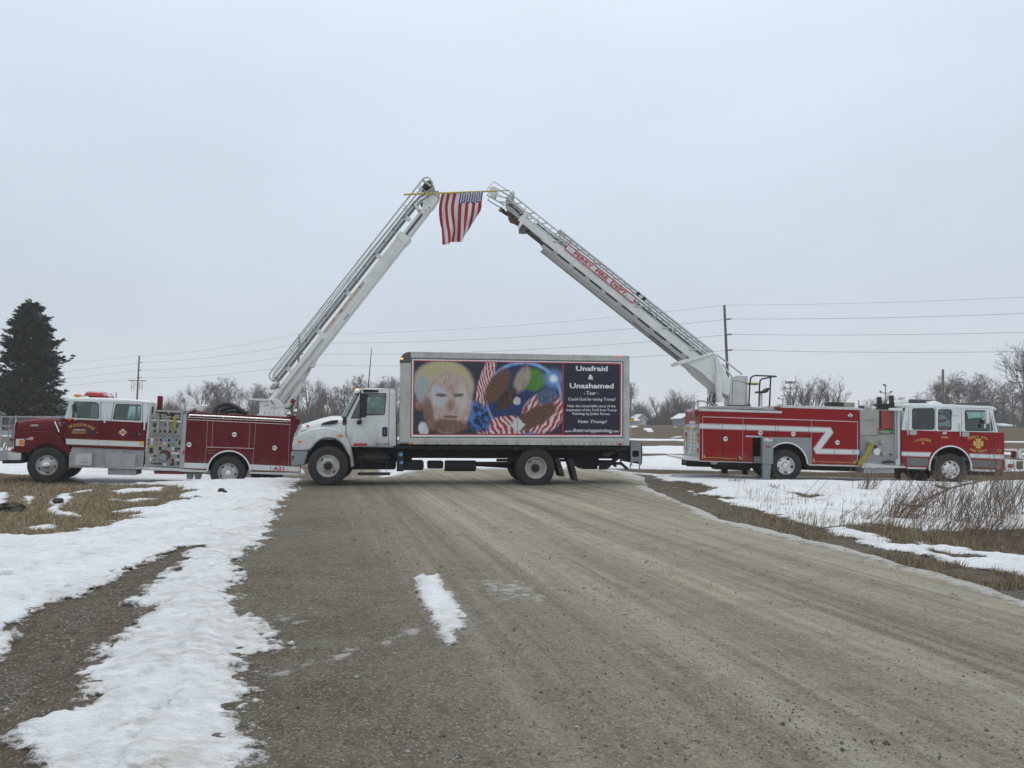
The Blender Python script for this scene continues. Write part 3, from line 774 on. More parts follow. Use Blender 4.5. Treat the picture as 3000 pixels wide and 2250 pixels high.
# plain painted stand-in: soft masses of colour, one procedural surface
M, nt_, bs = newmat('mural'); b = NB(nt_)
oc = b.n('ShaderNodeTexCoord').outputs['Object']
wob = b.n('ShaderNodeTexNoise', {'Vector': oc, 'Scale': 2.6, 'Detail': 5.0, 'Roughness': .6}).outputs['Color']
wv = b.n('ShaderNodeVectorMath', {0: wob, 1: (.5, .5, .5)}, operation='SUBTRACT').outputs[0]
def warped(a): 
    sc_ = b.n('ShaderNodeVectorMath', {0: wv}, operation='SCALE'); sc_.inputs['Scale'].default_value = a
    return b.n('ShaderNodeVectorMath', {0: oc, 1: sc_.outputs[0]}, operation='ADD').outputs[0]
wc = {k: warped(k) for k in (.03, .12, .3)}
def blob(x, y, rx, ry_, soft=.25, rot=0.0, warp=.12):
    c0 = BT.p(rd(x, y)); c1 = BT.p(rd(x + rx, y)); c2 = BT.p(rd(x, y - ry_))
    v = b.n('ShaderNodeVectorMath', {0: wc[warp], 1: (c0[0], 0, c0[1])}, operation='SUBTRACT').outputs[0]
    v = b.n('ShaderNodeVectorRotate', {'Vector': v, 'Angle': R(rot)}, rotation_type='Y_AXIS').outputs[0]
    v = b.n('ShaderNodeVectorMath', {0: v, 1: (1 / (c1[0] - c0[0]), 0, 1 / (c2[1] - c0[1]))}, operation='MULTIPLY').outputs[0]
    d = b.n('ShaderNodeVectorMath', {0: v}, operation='LENGTH').outputs['Value']
    return b.n('ShaderNodeMapRange', {0: d, 1: 1 - soft, 2: 1 + soft, 3: 1.0, 4: 0.0}, interpolation_type='SMOOTHSTEP').outputs[0]
grain = b.noise(oc, 16, 4, .7); brushy = b.noise(b.mapping(oc, (1, 1, .35), (0, R(35), 0)), 9, 4, .65, 1.0)
C = b.mix(grain, (.010, .013, .03), (.03, .04, .075))
def lay(mask, a, c2, fac=brushy, lo=.3, hi=.7):
    global C
    C = b.mix(mask, C, b.mix(b.ramp(fac, lo, hi), a, c2))
# stars in the dark, globe with land and rim light
sv = b.n('ShaderNodeTexVoronoi', {'Vector': oc, 'Scale': 11.0}).outputs['Distance']
C = b.mix(b.ramp(sv, .05, .09, .8, 0), C, (.7, .75, .85))
lay(blob(1135, 490, 330, 318, .05, 0, .03), (.10, .30, .70), (.45, .65, .95)); lay(blob(1132, 496, 312, 300, .05, 0, .03), (.006, .012, .05), (.02, .05, .20))
lay(blob(1215, 330, 105, 100, .18, 20), (.02, .14, .02), (.12, .30, .04)); lay(blob(1120, 330, 62, 120, .3, -25), (.25, .17, .08), (.45, .42, .38)); lay(blob(1392, 322, 70, 66, .8), (.12, .3, .7), (.3, .5, .9)); lay(blob(1392, 322, 34, 32, .5), (.75, .85, 1), (.95, .97, 1))
# striped cloth sweeping through the middle and lower right
feather = b.n('ShaderNodeTexWave', {'Vector': b.mapping(wc[.12], (1, 1, 1), (0, R(55), 0)), 'Scale': 6.0, 'Distortion': 3.0, 'Detail': 3.0, 'Detail Scale': 1.5}, bands_direction='X').outputs['Fac']
strand = b.n('ShaderNodeTexWave', {'Vector': b.mapping(wc[.12], (1, 1, .6), (0, R(20), 0)), 'Scale': 9.0, 'Distortion': 5.0, 'Detail': 3.0, 'Detail Scale': 1.2}, bands_direction='X').outputs['Fac']
def stripes(scale, rot, dist):
    w_ = b.n('ShaderNodeTexWave', {'Vector': b.mapping(wc[.3], (1, 1, 1), (0, R(rot), 0)), 'Scale': scale, 'Distortion': dist, 'Detail': 1.0, 'Detail Scale': .5}, bands_direction='X').outputs['Fac']
    return b.mix(b.ramp(w_, .46, .54), (.42, .025, .03), (.66, .62, .64))
S1 = stripes(4.2, 12, 1.2); S2 = stripes(2.6, -28, 2.2); S3 = stripes(2.4, 28, 2.0)
C = b.mix(blob(800, 380, 62, 270, .12, -14), C, S1); C = b.mix(blob(950, 770, 215, 120, .10, 12), C, S3); C = b.mix(blob(1300, 620, 190, 165, .10, 38), C, S2)
lay(blob(735, 650, 95, 150, .22, 25), (.01, .02, .07), (.05, .20, .55), b.noise(oc, 7, 2, .4), .45, .6)
lay(blob(1330, 480, 90, 70, .25, 15), (.02, .03, .07), (.14, .20, .32))
# brown sweeps
lay(blob(905, 390, 80, 175, .16, -32), (.018, .010, .008), (.24, .11, .065), feather, .1, .9); lay(blob(985, 500, 62, 110, .16, -38), (.015, .010, .010), (.10, .05, .03)); lay(blob(1235, 650, 78, 215, .16, -62), (.018, .010, .008), (.24, .11, .065), feather, .1, .9); lay(blob(1075, 515, 34, 36, .25), (.45, .45, .46), (.75, .74, .72))
# plain bust: shoulders, head mass, hair mass, no likeness
lay(blob(400, 830, 240, 120, .12), (.012, .014, .022), (.04, .045, .06)); lay(blob(268, 760, 42, 66, .2, 18), (.5, .5, .56), (.75, .76, .8))
lay(blob(232, 520, 40, 78, .25), (.14, .07, .05), (.36, .22, .17)); lay(blob(440, 370, 262, 205, .10, -4), (.34, .30, .20), (.66, .58, .34), strand, .1, .9); lay(blob(262, 420, 70, 120, .3, 12), (.22, .28, .38), (.52, .54, .52), strand, .1, .9)
lay(blob(482, 530, 208, 262, .08), (.36, .24, .19), (.58, .48, .44)); lay(blob(400, 470, 70, 100, .4, 10), (.46, .46, .52), (.62, .58, .56)); lay(blob(600, 500, 56, 110, .4), (.46, .42, .42), (.62, .56, .50)); lay(blob(480, 730, 165, 58, .3), (.12, .06, .05), (.28, .15, .11)); lay(blob(310, 620, 46, 140, .35, 10), (.13, .07, .06), (.32, .19, .14))
for ex in (420, 572): lay(blob(ex, 462, 46, 15, .35), (.10, .07, .08), (.22, .15, .14), grain)
lay(blob(506, 560, 30, 55, .5), (.22, .12, .09), (.36, .22, .17)); lay(blob(500, 652, 64, 11, .4), (.16, .07, .07), (.26, .12, .11), grain)
nt_.links.new(C, bs.inputs['Base Color']); bs.inputs['Roughness'].default_value = .4
flat('mural', PB, 'mural', -.012, ban)
placard = flat('placard_holder', [(1080, 655), (1148, 722), (1080, 795), (1010, 722)], 'silver_vinyl', -.022, ban, th=.006)
m = MB()
for p0, p1 in (((1080, 668), (1080, 782)), ((1020, 722), (1048, 694)), ((1115, 750), (1135, 728)), ((1048, 760), (1030, 742)), ((1112, 690), (1130, 708))):
    A = BT.p(rd(*p0)); B = BT.p(rd(*p1)); m.tube([(A[0], -.03, A[1]), (B[0], -.03, B[1])], .006, 6)
m.build('placard_clips', 'dark_grey', ban)
T = [('Unafraid', 1584, 1858, 256, 212, .03, 0), ('&', 1690, 1735, 331, 288, .03, 0), ('Unashamed', 1530, 1910, 406, 361, .03, 0), ('- Tour -', 1652, 1778, 462, 431, .012, 0),
     ('Could God be voting Trump?', 1517, 1926, 519, 486, .012, 0), ('Hear the remarkable story of the', 1510, 1926, 575, 547, .012, 0),
     ('inspiration of the 7x15 foot Trump', 1500, 1937, 609, 581, .012, 0), ('Painting by Julian Raven.', 1553, 1882, 641, 614, .012, 0),
     ('Vote Trump!', 1600, 1852, 714, 678, .012, .25), ('www', 1487, 1546, 786, 771, .015, 0), ('.thetrumppainting.', 1548, 1902, 793, 752, .012, 0), ('com', 1905, 1953, 786, 771, .015, 0)]
for t, x0, x1, yb, yt, bo, sh in T:
    A = BT.p(rd(x0, yb)); B = BT.p(rd(x1, yb + (2 if x1 - x0 > 200 else 0))); C = BT.p(rd(x0, yt)); m = MB()
    letters(m, t, A, B, C[1] - A[1], w=-.0155, bold=bo, shear=sh, res=3); kind(m.build('banner_lettering', 'white_text', ban), 'stuff')
# --- chassis and running gear
def bx(name, x0, y0, x1, y1, w0, w1, mt, rg_=rd, bev=.01, par=bt):
    A = BT.p(rg_(x0, y0), w0); B = BT.p(rg_(x1, y1), w0)
    return MB().box(A[0], B[0], w0, w1, A[1], B[1]).build(name, mt, par, bevel=bev)
bx('subframe_shade_fill', 10, 900, 1990, 940, .10, 2.3, 'chassis')  # black slab standing in for the shadowed void below the box
bx('frame_rail', -380, 915, 2040, 1015, .75, .85, 'chassis'); bx('frame_rail', -380, 915, 2040, 1015, 1.6, 1.7, 'chassis')
bx('crossmember', 200, 910, 1700, 1005, .86, 1.59, 'chassis')
m = MB()
for x in range(300, 1950, 150):
    A = BT.p(rd(x, 900), .1); B = BT.p(rd(x + 26, 935), .1); m.box(A[0], B[0], .02, 2.42, A[1] - .12, A[1] - .005)
m.build('floor_sills', 'chassis', bt)
A = BT.p(rd(450, 1075), .5); B = BT.p(rd(720, 1075), .5)
MB().lathe([(.0, 0), (.13, .0), (.15, .02), (.15, B[0] - A[0] - .02), (.13, B[0] - A[0]), (0, B[0] - A[0])], (A[0], .5, A[1]), 20, 'u').build('muffler', 'chassis', bt, smooth=True)
bx('fuel_tank', 50, 1030, 270, 1115, .35, .9, 'chassis', bev=.06); bx('air_tank', 300, 1032, 440, 1100, .5, .8, 'chassis', bev=.05)
A = BT.p(rd(700, 1060), 1.2); B = BT.p(rd(1220, 1090), 1.2)
MB().tube([(A[0], 1.2, A[1]), (B[0], 1.2, B[1])], .06, 12).build('driveshaft', 'chassis', bt, smooth=True)
bx('crossbar', 720, 1040, 1000, 1065, .55, .62, 'chassis'); bx('spring', 900, 1015, 1500, 1040, .62, .72, 'chassis')
ax_u, ax_v = BT.p(rd(1240, 1095), .0)
MB().tube([(ax_u, .3, ax_v), (ax_u, 2.1, ax_v)], .10, 14).ball((ax_u, 1.2, ax_v), .24).build('rear_axle', 'chassis', bt, smooth=True)
for sgn, w0 in ((1, 0.02), (-1, BW - .02)):
    wheel(bt, ax_u, ax_v, w0, .525, .27, 'rim_white', 'rear', sgn, holes=1)
    wheel(bt, ax_u, ax_v, w0 + sgn * .33, .525, .27, 'rim_white', 'rear', sgn, holes=0)
fu, fv = BT.p(rc(590, 1375), .0)
fv = .525
for sgn, w0 in ((1, .06), (-1, BW - .06)): wheel(bt, fu, fv, w0, .525, .28, 'rim_white', 'front', sgn)
MB().tube([(fu, .3, fv), (fu, 2.1, fv)], .07, 10).build('front_axle', 'chassis', bt)
for xs in (((1407, 1015), (1445, 1015), (1490, 1168), (1447, 1168)), ((1522, 1015), (1560, 1015), (1606, 1213), (1572, 1205))):
    w = .06 if xs[0][0] < 1500 else .10
    MB().prism(BT.pl(rd, xs, w), w, w + .6).build('mud_flap', 'rubber', bt)
# lift gate at the tail
z_ = lambda pts, w=.1: BT.pl(rz, pts, w)
MB().prism(z_(rrect(1090, 155, 1425, 930, 8)), .12, .16, [z_(rrect(1138, 445, 1360, 650, 40)), z_([(1138, 928), (1138, 830), (1180, 795), (1320, 795), (1362, 840), (1362, 928)])]).build('step_bracket', 'jack_grey', bt)
MB().prism(z_(rrect(1090, 155, 1425, 930, 8)), 2.2, 2.24, [z_(rrect(1138, 445, 1360, 650, 40)), z_([(1138, 928), (1138, 830), (1180, 795), (1320, 795), (1362, 840), (1362, 928)])]).build('step_bracket', 'jack_grey', bt)
MB().prism(z_([(1425, 170), (1480, 230), (1500, 480), (1480, 895), (1425, 895)]), .2, 2.2).build('lift_gate_platform', 'chassis', bt, bevel=.01)
MB().prism(z_([(180, 835), (930, 845), (960, 880), (1150, 1050), (1085, 1095), (900, 935), (600, 930), (440, 1080), (180, 1095)]), .5, .62).build('lift_arm', 'chassis', bt, bevel=.01)
MB().prism(z_([(180, 835), (930, 845), (960, 880), (1150, 1050), (1085, 1095), (900, 935), (600, 930), (440, 1080), (180, 1095)]), 1.8, 1.92).build('lift_arm', 'chassis', bt, bevel=.01)
MB().prism(z_([(480, 375), (760, 480), (1060, 600), (1060, 720), (950, 660), (720, 840), (540, 830), (840, 610), (700, 520), (430, 420)]), .55, .7).build('lift_link', 'chassis', bt, bevel=.01)
MB().prism(z_([(320, 540), (880, 380), (1000, 420), (470, 700), (330, 640)]), .6, .75).build('lift_cylinder', 'dark_grey', bt, bevel=.02)
MB().prism(z_([(-900, 290), (1040, 290), (1060, 600), (600, 480), (430, 720), (250, 700), (180, 1090), (-300, 1090), (-620, 900), (-900, 640)]), .8, 1.6).build('tail_frame', 'chassis', bt)
for x in (1075, 1380):
    MB().prism(z_([(x - 12, 890), (x + 12, 890), (x + 12, 1040), (x - 12, 1040)]), .13, .15).build('step_bracket_foot', 'chassis', bt)
# --- cab
CW0, CW1 = .14, 2.30
SIDE = [(795, 818), (862, 690), (932, 548), (946, 522), (1292, 508), (1312, 522), (1320, 560), (1328, 1145), (850, 1137), (800, 1045)]
WIN = rpoly([(838, 832), (962, 566), (1225, 558), (1206, 795), (1010, 800), (930, 832)], 14)
for nm, w in (('cab_side', CW0), ('cab_side', CW1 - .05)):
    MB().prism(c_(SIDE, CW0), w, w + .05, [c_(WIN, CW0)]).build(nm, 'white_cab', bt)
    WI = rpoly([(852, 824), (968, 574), (1215, 567), (1197, 786), (1008, 791), (930, 823)], 10)
    w2 = w - .008 if w < 1 else w + .03
    MB().prism(c_(WIN, CW0), w2, w2 + .03, [c_(WI, CW0)]).build('window_seal', 'black', bt)
    MB().prism(c_(WIN, CW0), w + .02, w + .026).build('side_window', 'glass_clear', bt)
m = MB(); A, B = c_([(962, 566), (940, 815)], CW0); m.tube([(A[0], CW0 + .015, A[1]), (B[0], CW0 + .015, B[1])], .012, 6)
m.build('window_divider', 'black', bt)
xs = [862, 880, 920, 1000, 1150, 1280, 1310]; ts = [548, 528, 512, 503, 503, 505, 520]
us = [BT.p(rc(x, 540), CW0)[0] for x in xs]; vt = [BT.p(rc(x, y), CW0)[1] for x, y in zip(xs, ts)]; vbq = BT.p(rc(1000, 560), CW0)[1]
MB().dome(us, [vbq] * 7, vt, [CW0 + .10, CW0 + .02] + [CW0 - .003] * 5, [CW1 - .10, CW1 - .02] + [CW1 + .003] * 5, 9, 18).build('cab_roof', 'white_cab', bt, smooth=True)
A = BT.p(rc(1325, 560), CW0); B = BT.p(rc(1325, 1140), CW0); MB().box(A[0] - .06, A[0] - .004, CW0 + .05, CW1 - .05, B[1], A[1]).build('cab_back', 'white_cab', bt)
A = BT.p(rc(800, 1130), CW0); B = BT.p(rc(1320, 1050), CW0); MB().box(A[0] - .1, B[0] - .06, CW0 + .05, CW1 - .05, A[1], A[1] + .10).build('cab_floor', 'interior', bt)
# windshield, curved round the front
def wshield(F_, rg_, base, top, w0, w1, bulge_n=4, n=14, inset=.0):
    """base/top: ((x,y) at pillar, (x,y) foremost)"""
    mb = MB(); N = 8
    pb, fb = F_.p(rg_(*base[0]), w0), F_.p(rg_(*base[1]), w0); pt, ft = F_.p(rg_(*top[0]), w0), F_.p(rg_(*top[1]), w0)
    for j in range(N + 1):
        t = j / N
        for k in range(n + 1):
            s = k / n * 2 - 1; bl = 1 - abs(s) ** bulge_n
            P = [pb[i] + (pt[i] - pb[i]) * t for i in (0, 1)]; Q = [fb[i] + (ft[i] - fb[i]) * t for i in (0, 1)]
            mb.v.append((P[0] + (Q[0] - P[0]) * bl, (w0 + w1) / 2 + s * (w1 - w0) / 2 * (1 - inset * t), P[1] + (Q[1] - P[1]) * bl))
    for j in range(N):
        for k in range(n): a = j * (n + 1) + k; mb.f.append((a, a + 1, a + n + 2, a + n + 1))
    return mb
wshield(BT, rc, ((800, 812), (712, 806)), ((938, 545), (868, 545)), CW0 + .01, CW1 - .01).build('windshield', 'glass_teal', bt, smooth=True)
m = MB(); A, B = c_([(797, 815), (935, 546)], CW0); m.tube([(A[0], CW0 + .012, A[1]), (B[0], CW0 + .012, B[1])], .022, 8); m.build('pillar_seal', 'black', bt)
m = MB()
for w in (.45, 1.5):
    A = BT.p(rc(1060, 900), w); m.box(A[0], A[0] + .5, w, w + .5, A[1] - .3, A[1] + .0).box(A[0] + .42, A[0] + .55, w, w + .5, A[1] - .2, A[1] + .62)
m.build('seats', 'interior', bt, bevel=.04)
A = BT.p(rc(830, 850), CW0); MB().box(A[0] - .2, A[0] + .22, CW0 + .06, CW1 - .06, A[1] - .4, A[1] + .08).build('dashboard', 'interior', bt, bevel=.04)
A = BT.p(rc(935, 800), .5); ring = [(A[0] + .06 * math.sin(k * math.pi / 10), .62 + .22 * math.cos(k * math.pi / 10), A[1] + .2 * math.sin(k * math.pi / 10)) for k in range(20)]
MB().tube(ring, .015, 6, True).build('steering_wheel', 'black', bt)
# hood, fenders, nose
xs = [243, 262, 300, 400, 520, 620, 715, 800]; ts = [935, 908, 890, 858, 822, 801, 803, 811]
HW0, HW1 = .22, 2.22
us = [BT.p(rc(x, 900), HW0)[0] for x in xs]; vt = [BT.p(rc(x, y), HW0)[1] for x, y in zip(xs, ts)]; vq = BT.p(rc(500, 1060), HW0)[1]
MB().dome(us, [vq] * 8, vt, [HW0 + .22, HW0 + .14, HW0 + .08, HW0 + .03, HW0, HW0, HW0 - .03, HW0 - .06], [HW1 - .22, HW1 - .14, HW1 - .08, HW1 - .03, HW1, HW1, HW1 + .03, HW1 + .06], 4.5, 22).build('hood', 'white_cab', bt, smooth=True)
FEN = [(207, 1178), (205, 1110), (225, 1045), (300, 985), (420, 945), (560, 925), (680, 945), (770, 990), (797, 1043), (838, 1130), (873, 1350), (842, 1362), (832, 1250)] + arc(600, 1240, 200, 40, 150, 12, 200) + [(378, 1178)]
for w0, w1 in ((.06, .42), (2.02, 2.38)):
    MB().prism(c_(FEN, .06), w0, w1).build('fender', 'white_cab', bt, bevel=.055, seg=4)
for w0, w1 in ((.075, .085), (2.355, 2.365)):
    pass
m = MB(); AR = [(842, 1362), (832, 1250)] + arc(600, 1240, 196, 40, 152, 14, 196) + [(378, 1185)]
m.tube(BT.p3(rc, AR, .09), .016, 6); m.build('arch_lip', 'dark_grey', bt)
A = BT.p(rc(420, 1050), .45); B = BT.p(rc(840, 1250), .45); MB().box(A[0], B[0], .46, 1.98, B[1], A[1] + .05).build('engine_bay', 'chassis', bt)
MB().prism(c_([(283, 905), (300, 905), (235, 1090), (207, 1090), (222, 1010)], .3), .36, 2.08).build('grille', 'alu_dull', bt, bevel=.02)
BUM = c_([(194, 1186), (380, 1180), (362, 1250), (335, 1338), (196, 1348)], .1)
MB().prism(BUM, .08, 2.36).build('bumper', 'grey_paint', bt, bevel=.04, seg=3)
MB().prism(c_([(205, 1240), (228, 1235), (228, 1262), (205, 1285)], .08), .07, .1).build('fog_light', 'black', bt)
hl = MB().prism(rpoly(c_([(208, 1128), (222, 1085), (290, 1062), (348, 1060), (330, 1085), (270, 1118)], .05), .03), .05, .2).build('headlight', 'lens_white', bt, bevel=.015)
MB().prism(rpoly(c_([(258, 1100), (270, 1076), (315, 1072), (300, 1096)], .05), .02), .042, .06).build('turn_lamp', 'amber', hl)
MB().prism(rpoly(c_([(512, 904), (545, 878), (640, 853), (702, 849), (693, 880), (655, 892)], .2), .02), HW0 - .035, HW0 + .05).build('hood_vent', 'black', bt, bevel=.008)
MB().prism(rpoly(c_([(698, 1020), (725, 1008), (752, 1012), (762, 1030), (700, 1032)], .06), .015), .045, .1).build('side_marker', 'amber', bt, bevel=.008)
A = BT.p(rc(908, 525), CW0); MB().ball((A[0], CW0 + .2, A[1]), (.07, .1, .05)).build('roof_marker', 'amber_lit', bt, smooth=True)
MB().prism(rpoly(c_([(975, 525), (1140, 527), (1140, 547), (975, 548)], CW0), .02), CW0 - .07, CW0 + .01).build('rain_visor', 'black', bt, bevel=.01)
dh = MB().prism(c_(rrect(1178, 926, 1236, 1028, 14), CW0), CW0 - .012, CW0 + .02).build('door_handle', 'black_gloss', bt, bevel=.008)
MB().prism(c_(rrect(1190, 945, 1224, 1005, 8), CW0), CW0 - .02, CW0 - .008).build('handle_grip', 'dark_grey', dh)
m = MB()
for pts in ([(1256, 512), (1248, 1125)], [(795, 818), (783, 900), (786, 1000), (800, 1045)], [(800, 822), (1250, 835)] if False else [(852, 1128), (1326, 1135)]):
    m.tube(BT.p3(rc, pts, CW0 - .002), .007, 5)
m.build('door_seams', 'dark_grey', bt)
# mirror
mi = MB().prism(rpoly(c_([(945, 560), (1018, 560), (1000, 770), (1003, 820), (950, 822)], -.1), .03), -.16, -.06).build('mirror', 'black', bt, bevel=.03)
m = MB(); m.tube(BT.p3(rc, [(1085, 530), (1000, 524), (950, 526), (943, 560), (940, 850), (930, 870)], -.08), .016, 8)
m.tube([(BT.p(rc(1085, 530), -.08)[0], -.08, BT.p(rc(1085, 530), -.08)[1]), (BT.p(rc(1085, 530), CW0)[0], CW0 + .02, BT.p(rc(1085, 530), CW0)[1])], .014, 8)
m.build('mirror_arm', 'black', mi)
MB().prism(rpoly(c_([(908, 852), (960, 850), (955, 890), (940, 897), (905, 893)], CW0), .02), CW0 - .1, CW0 + .01).build('mirror_mount', 'black', bt, bevel=.015)
MB().prism(rpoly(c_([(1115, 853), (1180, 853), (1228, 851), (1228, 857), (1200, 858), (1180, 866), (1160, 858), (1115, 858)], CW0), .003), CW0 - .006, CW0 + .002).build('door_badge', 'chrome', bt)
MB().prism(c_([(868, 1101), (1018, 1101), (1018, 1126), (868, 1126)], CW0), CW0 - .004, CW0).build('door_sticker', 'red_vinyl', bt)
m = MB(); A = BT.p(rc(1102, 1122), CW0); B = BT.p(rc(1245, 1122), CW0); letters(m, 'USDOT 328774', A, B, .05, w=CW0 - .004, bold=.015); 
A = BT.p(rc(307, 997), .2); B = BT.p(rc(384, 985), .2); letters(m, '40881', A, B, .095, w=HW0 - .04 + .0, bold=.005)
m.build('unit_number', 'black_text', bt)
MB().prism(c_([(360, 905), (372, 898), (378, 912), (392, 904), (392, 930), (378, 922), (372, 934), (362, 930)], .2), HW0 - .03, HW0).build('logo_decal', 'red_vinyl', bt)
MB().prism(c_([(742, 872), (778, 878), (770, 892), (745, 888)], .2), HW0 - .075, HW0 - .03).build('hood_badge', 'red_vinyl', bt)
# steps and tanks under the cab
bx('battery_box', 960, 1205, 1228, 1310, .22, .8, 'chassis', rc, .03)
bx('cab_step', 915, 1246, 1265, 1272, .12, .45, 'black', rc); ls = bx('lower_step', 912, 1420, 1262, 1446, .12, .4, 'black', rc)
m = MB()
for x in (952, 1222): m.tube(BT.p3(rc, [(x, 1270), (x, 1425)], .2), .007, 6)
m.build('step_hanger', 'dark_grey', bt)
bx('under_cab_frame', 850, 1150, 1320, 1385, .5, 1.9, 'chassis', rc, .03)
ft = bx('exhaust_treatment_tank', 1336, 1190, 1412, 1405, .1, .6, 'black', rc, .03)
MB().prism(c_([(1368, 1296), (1406, 1290), (1404, 1322), (1366, 1326)], .1), .095, .1).build('blue_sticker', 'cyan_sticker', ft)
A = BT.p(rc(1380, 1222), .1); MB().disc((A[0], .1, A[1]), .05, -.04, .02).build('tank_cap', 'cyan_sticker', ft)
bx('rear_cab_frame', 1300, 1165, 1500, 1300, .6, 1.8, 'chassis', rc)
# whip aerial
A = BT.p(rc(1025, 510), 1.2); B = BT.p(rc(1064, 75), 1.2); MB().tube([(A[0], 1.2, A[1] - .06), (B[0], 1.2, B[1])], .012, 6, rs=[.016, .008]).build('whip_aerial', 'black', bt)
# ================================================================ dark red fire truck on the left
q = at(*ra(600, 1165), 24.3)
LT = Frame(q - Vector((0, 0, .53)), R(16), R(2.45))
lt = tag(empty('fire_truck', LT.mat()), 'dark red fire truck with white crew cab and telescoping boom, left of the box truck', 'fire truck', 'fire trucks holding up the flag')
A_ = lambda pts, w=0.0: LT.pl(ra, pts, w)
B_ = lambda pts, w=0.0: LT.pl(rb, pts, w)
LW = 2.40
class Kit:
    """part builders bound to one vehicle"""
    def __init__(s, fr, root): s.F = fr; s.root = root
    def pr(s, name, rg_, pts, w0, w1, mt, bev=0.0, par=None, holes=(), at_w=None, rnd=0, seg=2):
        aw = w0 if at_w is None else at_w
        P = s.F.pl(rg_, pts, aw)
        if rnd: P = rpoly(P, rnd)
        return MB().prism(P, w0, w1, [s.F.pl(rg_, h, aw) for h in holes]).build(name, mt, par or s.root, bevel=bev, seg=seg)
    def bx(s, name, rg_, x0, y0, x1, y1, w0, w1, mt, bev=.008, par=None):
        return s.pr(name, rg_, [(x0, y0), (x1, y0), (x1, y1), (x0, y1)], w0, w1, mt, bev, par)
    def tb(s, name, rg_, pts, w, r, mt, n=8, par=None, smooth=True):
        return MB().tube(s.F.p3(rg_, pts, w), r, n).build(name, mt, par or s.root, smooth=smooth)
    def dc(s, name, rg_, x, y, r, w0, w1, mt, par=None, n=20, bev=.004):
        c = s.F.p(rg_(x, y), w0); return MB().disc((c[0], 0, c[1]), r, w0, w1, n).build(name, mt, par or s.root, bevel=bev)
    def line(s, name, rg_, segs, w, r, mt, par=None):
        for pts in segs:
            MB().tube(s.F.p3(rg_, pts, w), r, 5).build(name, mt, par or s.root)
    def txt(s, name, rg_, t, x0, yb, x1, yb1, yt, w, mt, bold=.01, shear=0, par=None):
        A = s.F.p(rg_(x0, yb), w); B = s.F.p(rg_(x1, yb1), w); C = s.F.p(rg_(x0, yt), w); m = MB()
        letters(m, t, A, B, C[1] - A[1], w=w, bold=bold, shear=shear); return m.build(name, mt, par or s.root)
    def latch(s, rg_, x, y, w, r=.075):
        c = s.F.p(rg_(x, y), w)
        o = MB().lathe([(r, 0), (r, -.012), (r * .86, -.018), (r * .78, -.006), (0, -.004)], (c[0], w, c[1]), 24).build('door_latch', 'chrome', s.root, smooth=True)
        m = MB().box(c[0] - r * .55, c[0] + r * .55, w - .02, w - .004, c[1] - r * .1, c[1] + r * .22); m.build('latch_handle', 'dark_grey', o, bevel=.004)
        return o
K = Kit(LT, lt)
# --- wheels
fu, fv = LT.p(ra(600, 1165), 0.0); ru, rv = LT.p(rb(1185, 1262), .05)
for sg, w in ((1, .04), (-1, LW - .04)): wheel(lt, fu, fv, w, .53, .30, 'rim_alu', 'front', sg, hubmat='chrome', holes=5)
for sg, w in ((1, .05), (-1, LW - .05)):
    wheel(lt, ru, rv, w, .53, .28, 'rim_alu', 'rear', sg, hubmat='chrome', holes=5)
    wheel(lt, ru, rv, w + sg * .33, .53, .28, 'rim_alu', 'rear', sg, hubmat='chrome', holes=0)
MB().tube([(fu, .3, fv), (fu, 2.1, fv)], .07, 10).tube([(ru, .3, rv), (ru, 2.1, rv)], .1, 10).build('axles', 'chassis', lt)
K.bx('frame_rail', ra, 250, 1000, 4700 / 1.0, 1130, .8, 1.6, 'chassis') if False else None
A = LT.p(ra(330, 1100), .75); Bq = LT.p(rb(2050, 1290), .75)
MB().box(A[0], Bq[0], .75, .85, A[1] - .02, A[1] + .22).box(A[0], Bq[0], 1.55, 1.65, A[1] - .02, A[1] + .22).box(A[0] + .4, A[0] + 1.6, .9, 1.5, A[1] + .0, A[1] + .5).build('chassis_frame', 'chassis', lt)
# --- hood and fenders
xs = [176, 190, 215, 300, 450, 600, 760, 870]; ts = [720, 640, 590, 569, 556, 546, 546, 548]
HB = .26
us = [LT.p(ra(x, 700), HB)[0] for x in xs]; vt = [LT.p(ra(x, y), HB)[1] for x, y in zip(xs, ts)]
vb0 = LT.p(ra(200, 960), HB)[1]
MB().dome(us, [vb0 - .0] * 8, vt, [HB + .06, HB + .03] + [HB] * 4 + [HB - .06, HB - .16], [LW - HB - .06, LW - HB - .03] + [LW - HB] * 4 + [LW - HB + .06, LW - HB + .16], 7, 22).build('hood', 'red_dark', lt, smooth=True)
MB().dome([LT.p(ra(x, 560), 1.0)[0] for x in (360, 420, 560, 640)], [LT.p(ra(500, 575), 1.0)[1]] * 4, [LT.p(ra(500, y), 1.0)[1] for y in (566, 548, 540, 548)], .9, 1.6, 4).build('hood_scoop', 'red_dark', lt, smooth=True)
FEN = [(176, 960), (176, 800), (196, 770), (260, 735), (420, 722), (620, 730), (720, 745), (790, 800), (850, 905), (905, 925), (935, 1000), (890, 1040)] + arc(615, 1170, 285, 28, 148, 14, 288) + [(340, 1000), (250, 1000)]
for w0, w1 in ((.05, .46), (LW - .46, LW - .05)): MB().prism(A_(FEN, .05), w0, w1).build('fender', 'red_dark', lt, bevel=.05, seg=4)
MB().tube(LT.p3(ra, arc(615, 1170, 284, 26, 146, 16, 287), .075), .018, 6).build('arch_lip', 'black', lt)
K.line('hood_seam', ra, [[(790, 560), (735, 720), (690, 800), (655, 890)]], HB - .06, .006, 'black')
K.line('fender_seam', ra, [[(720, 760), (690, 800), (655, 885)]], .047, .006, 'black')
